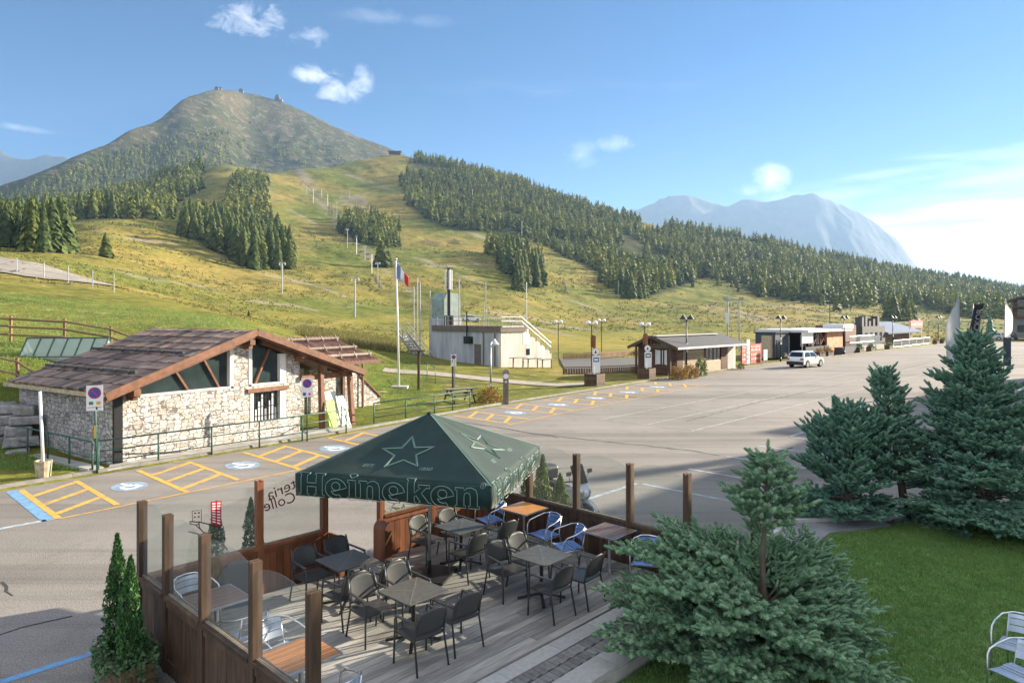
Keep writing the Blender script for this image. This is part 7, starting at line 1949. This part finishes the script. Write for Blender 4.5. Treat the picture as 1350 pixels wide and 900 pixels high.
# ================================================================= CARS
def car(label, loc, rz, paint, group=None, L=4.3):
    t = thing('parked_car', label, 'car', loc, rz, group)
    k = L/4.3
    prof = [(-2.12,.36),(-2.15,.75),(-2.10,.98),(-1.9,1.02),(.85,1.00),(1.75,.90),(2.08,.74),(2.14,.46),(2.05,.26),(-2.05,.26)]
    body = MB().prism([(x*k, z) for x, z in prof], -.87, .87, axis='y').build('body', paint, t, bevel=.09)
    bt = [(-2.02,.80,1.00),(1.02,.80,1.00),(.12,.64,1.58),(-1.62,.64,1.60)]
    vs = []
    for s in (-1, 1): vs += [(x*k, s*y, z) for x, y, z in bt]
    cabn = MB(); cabn.add(vs, [(0,1,2,3),(7,6,5,4),(0,4,5,1),(1,5,6,2),(2,6,7,3),(3,7,4,0)]); cabn.build('roof', paint, t, bevel=.07)
    def onside(s, pts, m_, nm):
        # points (x,z) on the slanted side plane
        mb = MB(); out = []
        for x, z in pts: f = (z-1.0)/.59; out.append((x*k, s*(.80-.16*f+.008), z))
        inn = [(x, y-s*.03, z) for x, y, z in out]; n = len(out)
        mb.add(out+inn, [tuple(range(n)), tuple(range(2*n-1, n-1, -1))]+[(i,(i+1) % n,n+(i+1) % n,n+i) for i in range(n)]); mb.build(nm, m_, t)
    for s in (-1, 1):
        onside(s, [(-1.72,1.06),(-.62,1.06),(-.62,1.50),(-1.42,1.50)], M['car_glass'], 'side_window'); onside(s, [(-.52,1.06),(.78,1.06),(.14,1.50),(-.52,1.50)], M['car_glass'], 'side_window')
        MB().box(.66*k,s*.86-.06,1.0,.80*k,s*.98+.0 if s > 0 else s*.98,1.14).build('mirror', paint, t) if False else MB().box(.62*k,min(s*.84,s*.99),1.02,.76*k,max(s*.84,s*.99),1.15).build('mirror', paint, t, bevel=.02)
    for (xa, za_, xb, zb_, nm) in ((-2.0,1.08,-1.70,1.50,'rear_window'),(.93,1.07,.22,1.53,'windscreen')):
        sg = -1 if nm == 'rear_window' else 1; mb = MB()
        fa = (za_-1)/.59; fb = (zb_-1)/.59; ya = .80-.16*fa-.10; yb = .80-.16*fb-.08
        off = .012*sg
        xa2 = (-2.02+.40*fa if sg < 0 else 1.02-.90*fa)+off; xb2 = (-2.02+.40*fb if sg < 0 else 1.02-.90*fb)+off
        mb.add([(xa2*k,-ya,za_),(xa2*k,ya,za_),(xb2*k,yb,zb_),(xb2*k,-yb,zb_),((xa2-.03*sg)*k,-ya,za_),((xa2-.03*sg)*k,ya,za_),((xb2-.03*sg)*k,yb,zb_),((xb2-.03*sg)*k,-yb,zb_)],[(0,1,2,3),(7,6,5,4),(0,4,5,1),(1,5,6,2),(2,6,7,3),(3,7,4,0)]); mb.build(nm, M['car_glass'], t)
    for x in (-1.32, 1.32):
        for s in (-1, 1):
            mb = MB(); mb.cyl((x*k,s*.62,.34),(x*k,s*.885,.34),.345,n=20); w_ = mb.build('wheel', M['rubber'], t, bevel=.03)
            mb = MB(); mb.cyl((x*k,s*.86,.34),(x*k,s*.895,.34),.22,n=14); mb.build('rim', M['galv'], w_)
            mb = MB(); mb.prism([(x*k+.42*math.cos(a), .34+.42*math.sin(a)) for a in np.linspace(-.2, PI+.2, 14)], s*.80 if s > 0 else -.876, .876 if s > 0 else -.80, axis='y'); mb.build('wheel_arch', M['car_trim'], t)
    for s in (-1, 1):
        MB().box(-2.175*k,min(s*.55,s*.84),.78,-2.02*k,max(s*.55,s*.84),.93).build('tail_light', M['lamp_red'], t, bevel=.02)
        MB().box(1.95*k,min(s*.52,s*.80),.66,2.125*k,max(s*.52,s*.80),.78).build('headlight', M['lamp_clear'], t, bevel=.02)
    MB().box(-2.20*k,-.84,.28,-2.0*k,.84,.62).build('bumper', M['car_trim'], t, bevel=.04); MB().box(2.0*k,-.80,.27,2.19*k,.80,.48).build('bumper', M['car_trim'], t, bevel=.04)
    MB().box(-2.215*k,-.26,.64,-2.14*k,.26,.75).build('number_plate', M['sign_white'], t)
    return t
g0 = G(1058,485); car_w = car('white compact SUV parked at the kerb before the slate-blue kiosk', (g0.x+1.0, g0.y+1.6, .005), GA-.12, M['car_white'])
def recar(label, loc, rz, paint, group=None):
    return car(label, loc, rz, paint, group)
g0 = HIT(622,424); 
if g0: recar('white car parked far off on the field beyond the concrete roof terrace', (g0.x, g0.y, g0.z+.02), .3, M['car_white'])
recar('dark blue car cut by the frame edge behind the tallest spruce', (31.2, 38.5, .005), GA+PI/2+.1, M['car_dark'])
for k, (px, m_, lb) in enumerate([(1307,'car_silver','silver car in the far parked row under the lone fir'),(1316,'car_white','white car in the far parked row, second from the lone fir'),(1325,'car_dark','dark car in the far parked row beside the narrow feather flag')]):
    g0 = G(px, 448); recar(lb, (g0.x, g0.y, .005), GA+HP+.1, M[m_], 'cars parked at the far end')
car_b = G(756,499); recar('pale blue-white car half hidden behind the bus sign planter', (car_b.x, car_b.y+1.5, .005), GA+.1, mat('pale_blue_car_paint', (.50,.58,.66), .2, .03, 3)) if False else None

# ================================================================= SKI LIFT FURNITURE ON THE HILL
def pylon(label, px, yb, yt, group, cross=.0, r_=.16, m_='galv'):
    q_ = HIT(px, yb)
    if q_ is None: return
    h = (yb-yt)/900*q_.y; t = thing('lift_pylon', label, 'pylon', (q_.x,q_.y,q_.z-.3), random.uniform(-.3,.3), group)
    mb = MB(); mb.tube([(0,0,-.5),(0,0,h+.3)], r_*1.2, 7, r2=r_); mb.build('mast', M[m_], t)
    if cross:
        mb = MB(); mb.beam((-cross,0,h+.2),(cross,0,h+.2),r_*1.4,r_*1.6)
        for s in (-1,1): mb.box(s*cross-.12*cross,-.2,h-.05*h,s*cross+.12*cross,.2,h+.15)
        mb.build('crossarm', M[m_], t)
    return t
lg_ = 'lift masts climbing the slope'
pylon('thick grey mast standing alone on the open slope beside the dark copse', 372, 386, 346, None, .8, .17); pylon('grey mast on the slope behind the brown annex roof', 468, 418, 366, None, .8, .17)
pylon('small mast behind the yellowish copse', 487, 291, 270, None, 0, .17); pylon('small mast on the bare stony patch above the yellowish copse', 461, 262, 250, None, 0, .17)
ordn = ['lowest','second','third','fourth','fifth','sixth','seventh','eighth','ninth','tenth','eleventh']
for i_, (px, yb, yt) in enumerate(sorted([(413,268,250),(404,258,244),(432,272,256),(424,262,248),(444,287,266),(447,300,281),(458,327,302),(470,335,311),(481,343,324),(490,360,332),(498,378,346)], key=lambda t: -t[1])):
    pylon(ordn[i_]+' grey mast, counting upward, of the lift line beside the yellowish copse', px, yb, yt, lg_, .8 if yb-yt > 18 else 0, .17)
for px, yb, yt, lb in [(815,392,370,'pale lone mast at the lower edge of the wooded flank'),(623,268,250,'small mast inside the wood on the flank'),(688,318,292,'pale mast standing in the wood above the pointed copse'),(363,218,205,'slim mast on the ridge under the peak'),(345,218,207,'second slim mast on the ridge under the peak'),(1094,432,398,'dark floodlight mast rising behind the bar pavilion'),(694,432,372,'slim grey pole beyond the concrete stair'),(1213,430,424,'tiny post far on the slope')]:
    pylon(lb, px, yb, yt, None, .9 if px in (1094,623) else 0, .12, 'dark_metal' if px == 1094 else 'galv')
q_ = G(967,470); t = thing('lift_gantry', 'T-shaped double mast lift gantry behind the log cabin roof', 'pylon', ((967-675)/900*(q_.y+12),q_.y+12,.0), .1)
h = (470-402)/900*(q_.y+12)
for x in (-.5,.5): MB().tube([(x*1.7,0,-.1),(x*1.7,0,h)], .11, 7).build('mast', M['galv'], t)
mb = MB(); mb.beam((-1.4,0,h),(1.4,0,h),.18,.22); [mb.box(s*1.2-.3,-.2,h+.1,s*1.2+.3,.2,h+.4) for s in (-1,1)]; mb.build('crossarm', M['galv'], t); MB().box(-1.3,-.2,h*.55,-.7,-.16,h*.75).build('sign_plate', M['sign_white'], t)
# chairlift towers on the skyline
for px, yb, yt, lb in [(548,198,193,'chairlift tower on the skyline, first of the skyline pair'),(556,199,194,'chairlift tower on the skyline, second of the skyline pair'),(628,212,203,'single lift tower among the skyline trees')]:
    Y = 1040; X = (px-675)/900*Y; z = HZ(X, Y); t = thing('skyline_pylon', lb, 'pylon', (X,Y,z-1), 0, 'skyline chairlift towers')
    h = 11; MB().tube([(0,0,-2),(0,0,h)], .5, 7).build('mast', M['galv'], t); mb = MB(); mb.beam((-4,0,h),(4,0,h),.8,.8); [mb.box(s*3.4-1,-1,h-1.6,s*3.4+1,1,h) for s in (-1,1)]; mb.build('crossarm', M['galv'], t)
# summit huts
for px, w_, h, lb, nm in [(286,9,6,'small dark hut on the summit, first from the shaded side','summit_hut'),(291,5,5,'tiny shed on the summit beside the first hut','summit_hut'),(318,11,8,'dark lift station box just past the summit','lift_station')]:
    Y = peakY(px)-6; X = (px-675)/900*Y; z = float(peak_z(np.array([X]), np.array([Y]))[0]); t = thing(nm, lb, 'hut', (X,Y,z-1))
    MB().box(-w_/2,-3,0,w_/2,3,h).build('wall', M['roof_dark'], t); MB().prism([(-w_/2-1,h),(w_/2+1,h),(0,h+2.5)], -3.5, 3.5, axis='y').build('roof', M['dark_metal'], t)
Y = peakY(366)-6; X = (366-675)/900*Y; z = float(peak_z(np.array([X]), np.array([Y]))[0]); t = thing('lift_tower_house', 'arched dark lift tower house on the shoulder of the peak', 'lift station', (X,Y,z-2))
mb = MB(); mb.prism([(-7,0),(7,0),(7,9),(4,17),(0,20),(-4,17),(-7,9)], -5, 5, axis='y'); mb.build('wall', M['roof_dark'], t); MB().box(-3,-5.3,2,3,-5.02,9).build('door', M['glass_dark'], t); MB().box(6,-4,0,14,4,6).build('annex', M['wood_grey'], t)
Y = 1035; X = (521-675)/900*Y; z = HZ(X,Y); t = thing('ridge_hut', 'low dark rocky hut on the ridge where the wood begins', 'hut', (X,Y,z-1)); MB().box(-9,-4,0,9,4,6).build('wall', M['roof_dark'], t); MB().box(-10,-5,6,10,5,7).build('roof', M['wood_dark'], t)
# timber snow fences beside the lift line
k_ = 0
for (xa, ya, xb, yb) in [(398,240,412,252),(414,254,428,266),(436,270,441,286),(352,238,355,262),(598,318,606,322),(742,372,748,388),(493,368,504,384),(560,318,580,326)]:
    A = HIT(xa, ya); B = HIT(xb, yb)
    if not A or not B: continue
    if (A-B).length > 60: B = A.lerp(B, 60/(A-B).length); B.z = HZ(B.x, B.y)
    k_ += 1
    t = thing('snow_fence', ['','broken timber fence near the top of the stony lift line','broken timber fence along the middle of the stony lift line','broken timber fence at the stony patch above the copse','upright timber fence beside the upper dark copse','short timber fence below the wooded flank','slanting timber fence on the meadow beyond the pointed copse','timber fence near the lowest lift mast above the flag','timber fence on the shaded meadow between copse and flank'][k_], 'fence', A, 0, 'timber snow fences on the slope'); n = 10
    mb = MB()
    for j in range(n):
        c_ = A.lerp(B, j/n)-A; mb.beam(c_+Vector((0,0,-.4)), c_+Vector((random.uniform(-.4,.4),0,2.2)), .25, .25)
    for zz in (.7,1.5): mb.beam(Vector((0,0,zz)), B-A+Vector((0,0,zz)), .2, .25)
    mb.build('slats', M['wood_grey'], t)

# ================================================================= THE HOTEL THE PHOTOGRAPH IS TAKEN FROM (casts the long shade)
hot = thing('hotel_building', 'long pale hotel block with timber gables standing along the terrace', 'hotel', PQ(0,0), GA)
HQ = -7.0
def block(x0, x1, h, gable=None):
    MB().box(x0+.01,-21,0,x1-.01,HQ,h).build('wall', M['white_wall'], hot)
    if gable:
        MB().prism([(x0-.5,h-.1),(x1+.5,h-.1),((x0+x1)/2,h+gable)], -21.3, HQ+.7, axis='y').build('roof', M['roof_dark'], hot)
    else: MB().box(x0-.02,-21.2,h+.002,x1+.02,HQ+.25,h+.25).build('roof', M['roof_dark'], hot)
    n = int((x1-x0)/3.2)
    for k in range(n):
        for f in range(int(h/2.9)):
            xx = x0+1.0+k*3.2; MB().box(xx,HQ+.004,f*2.9+.9,xx+1.2,HQ+.03,f*2.9+2.3).build('window', M['glass_dark'], hot)
HOTEL = [(22,49,16.3,None),(49,51.4,15.3,None),(51.4,57,16.6,None),(57,65,17.6,1.8),(65,80,18.9,None),(80,90,18.7,2.4),(90,113,19.3,None)]
for b_ in HOTEL: block(*b_)
MB().box(78.7,-8.6,19.2,79.35,-7.95,23.35).build('chimney', M['white_wall'], hot)
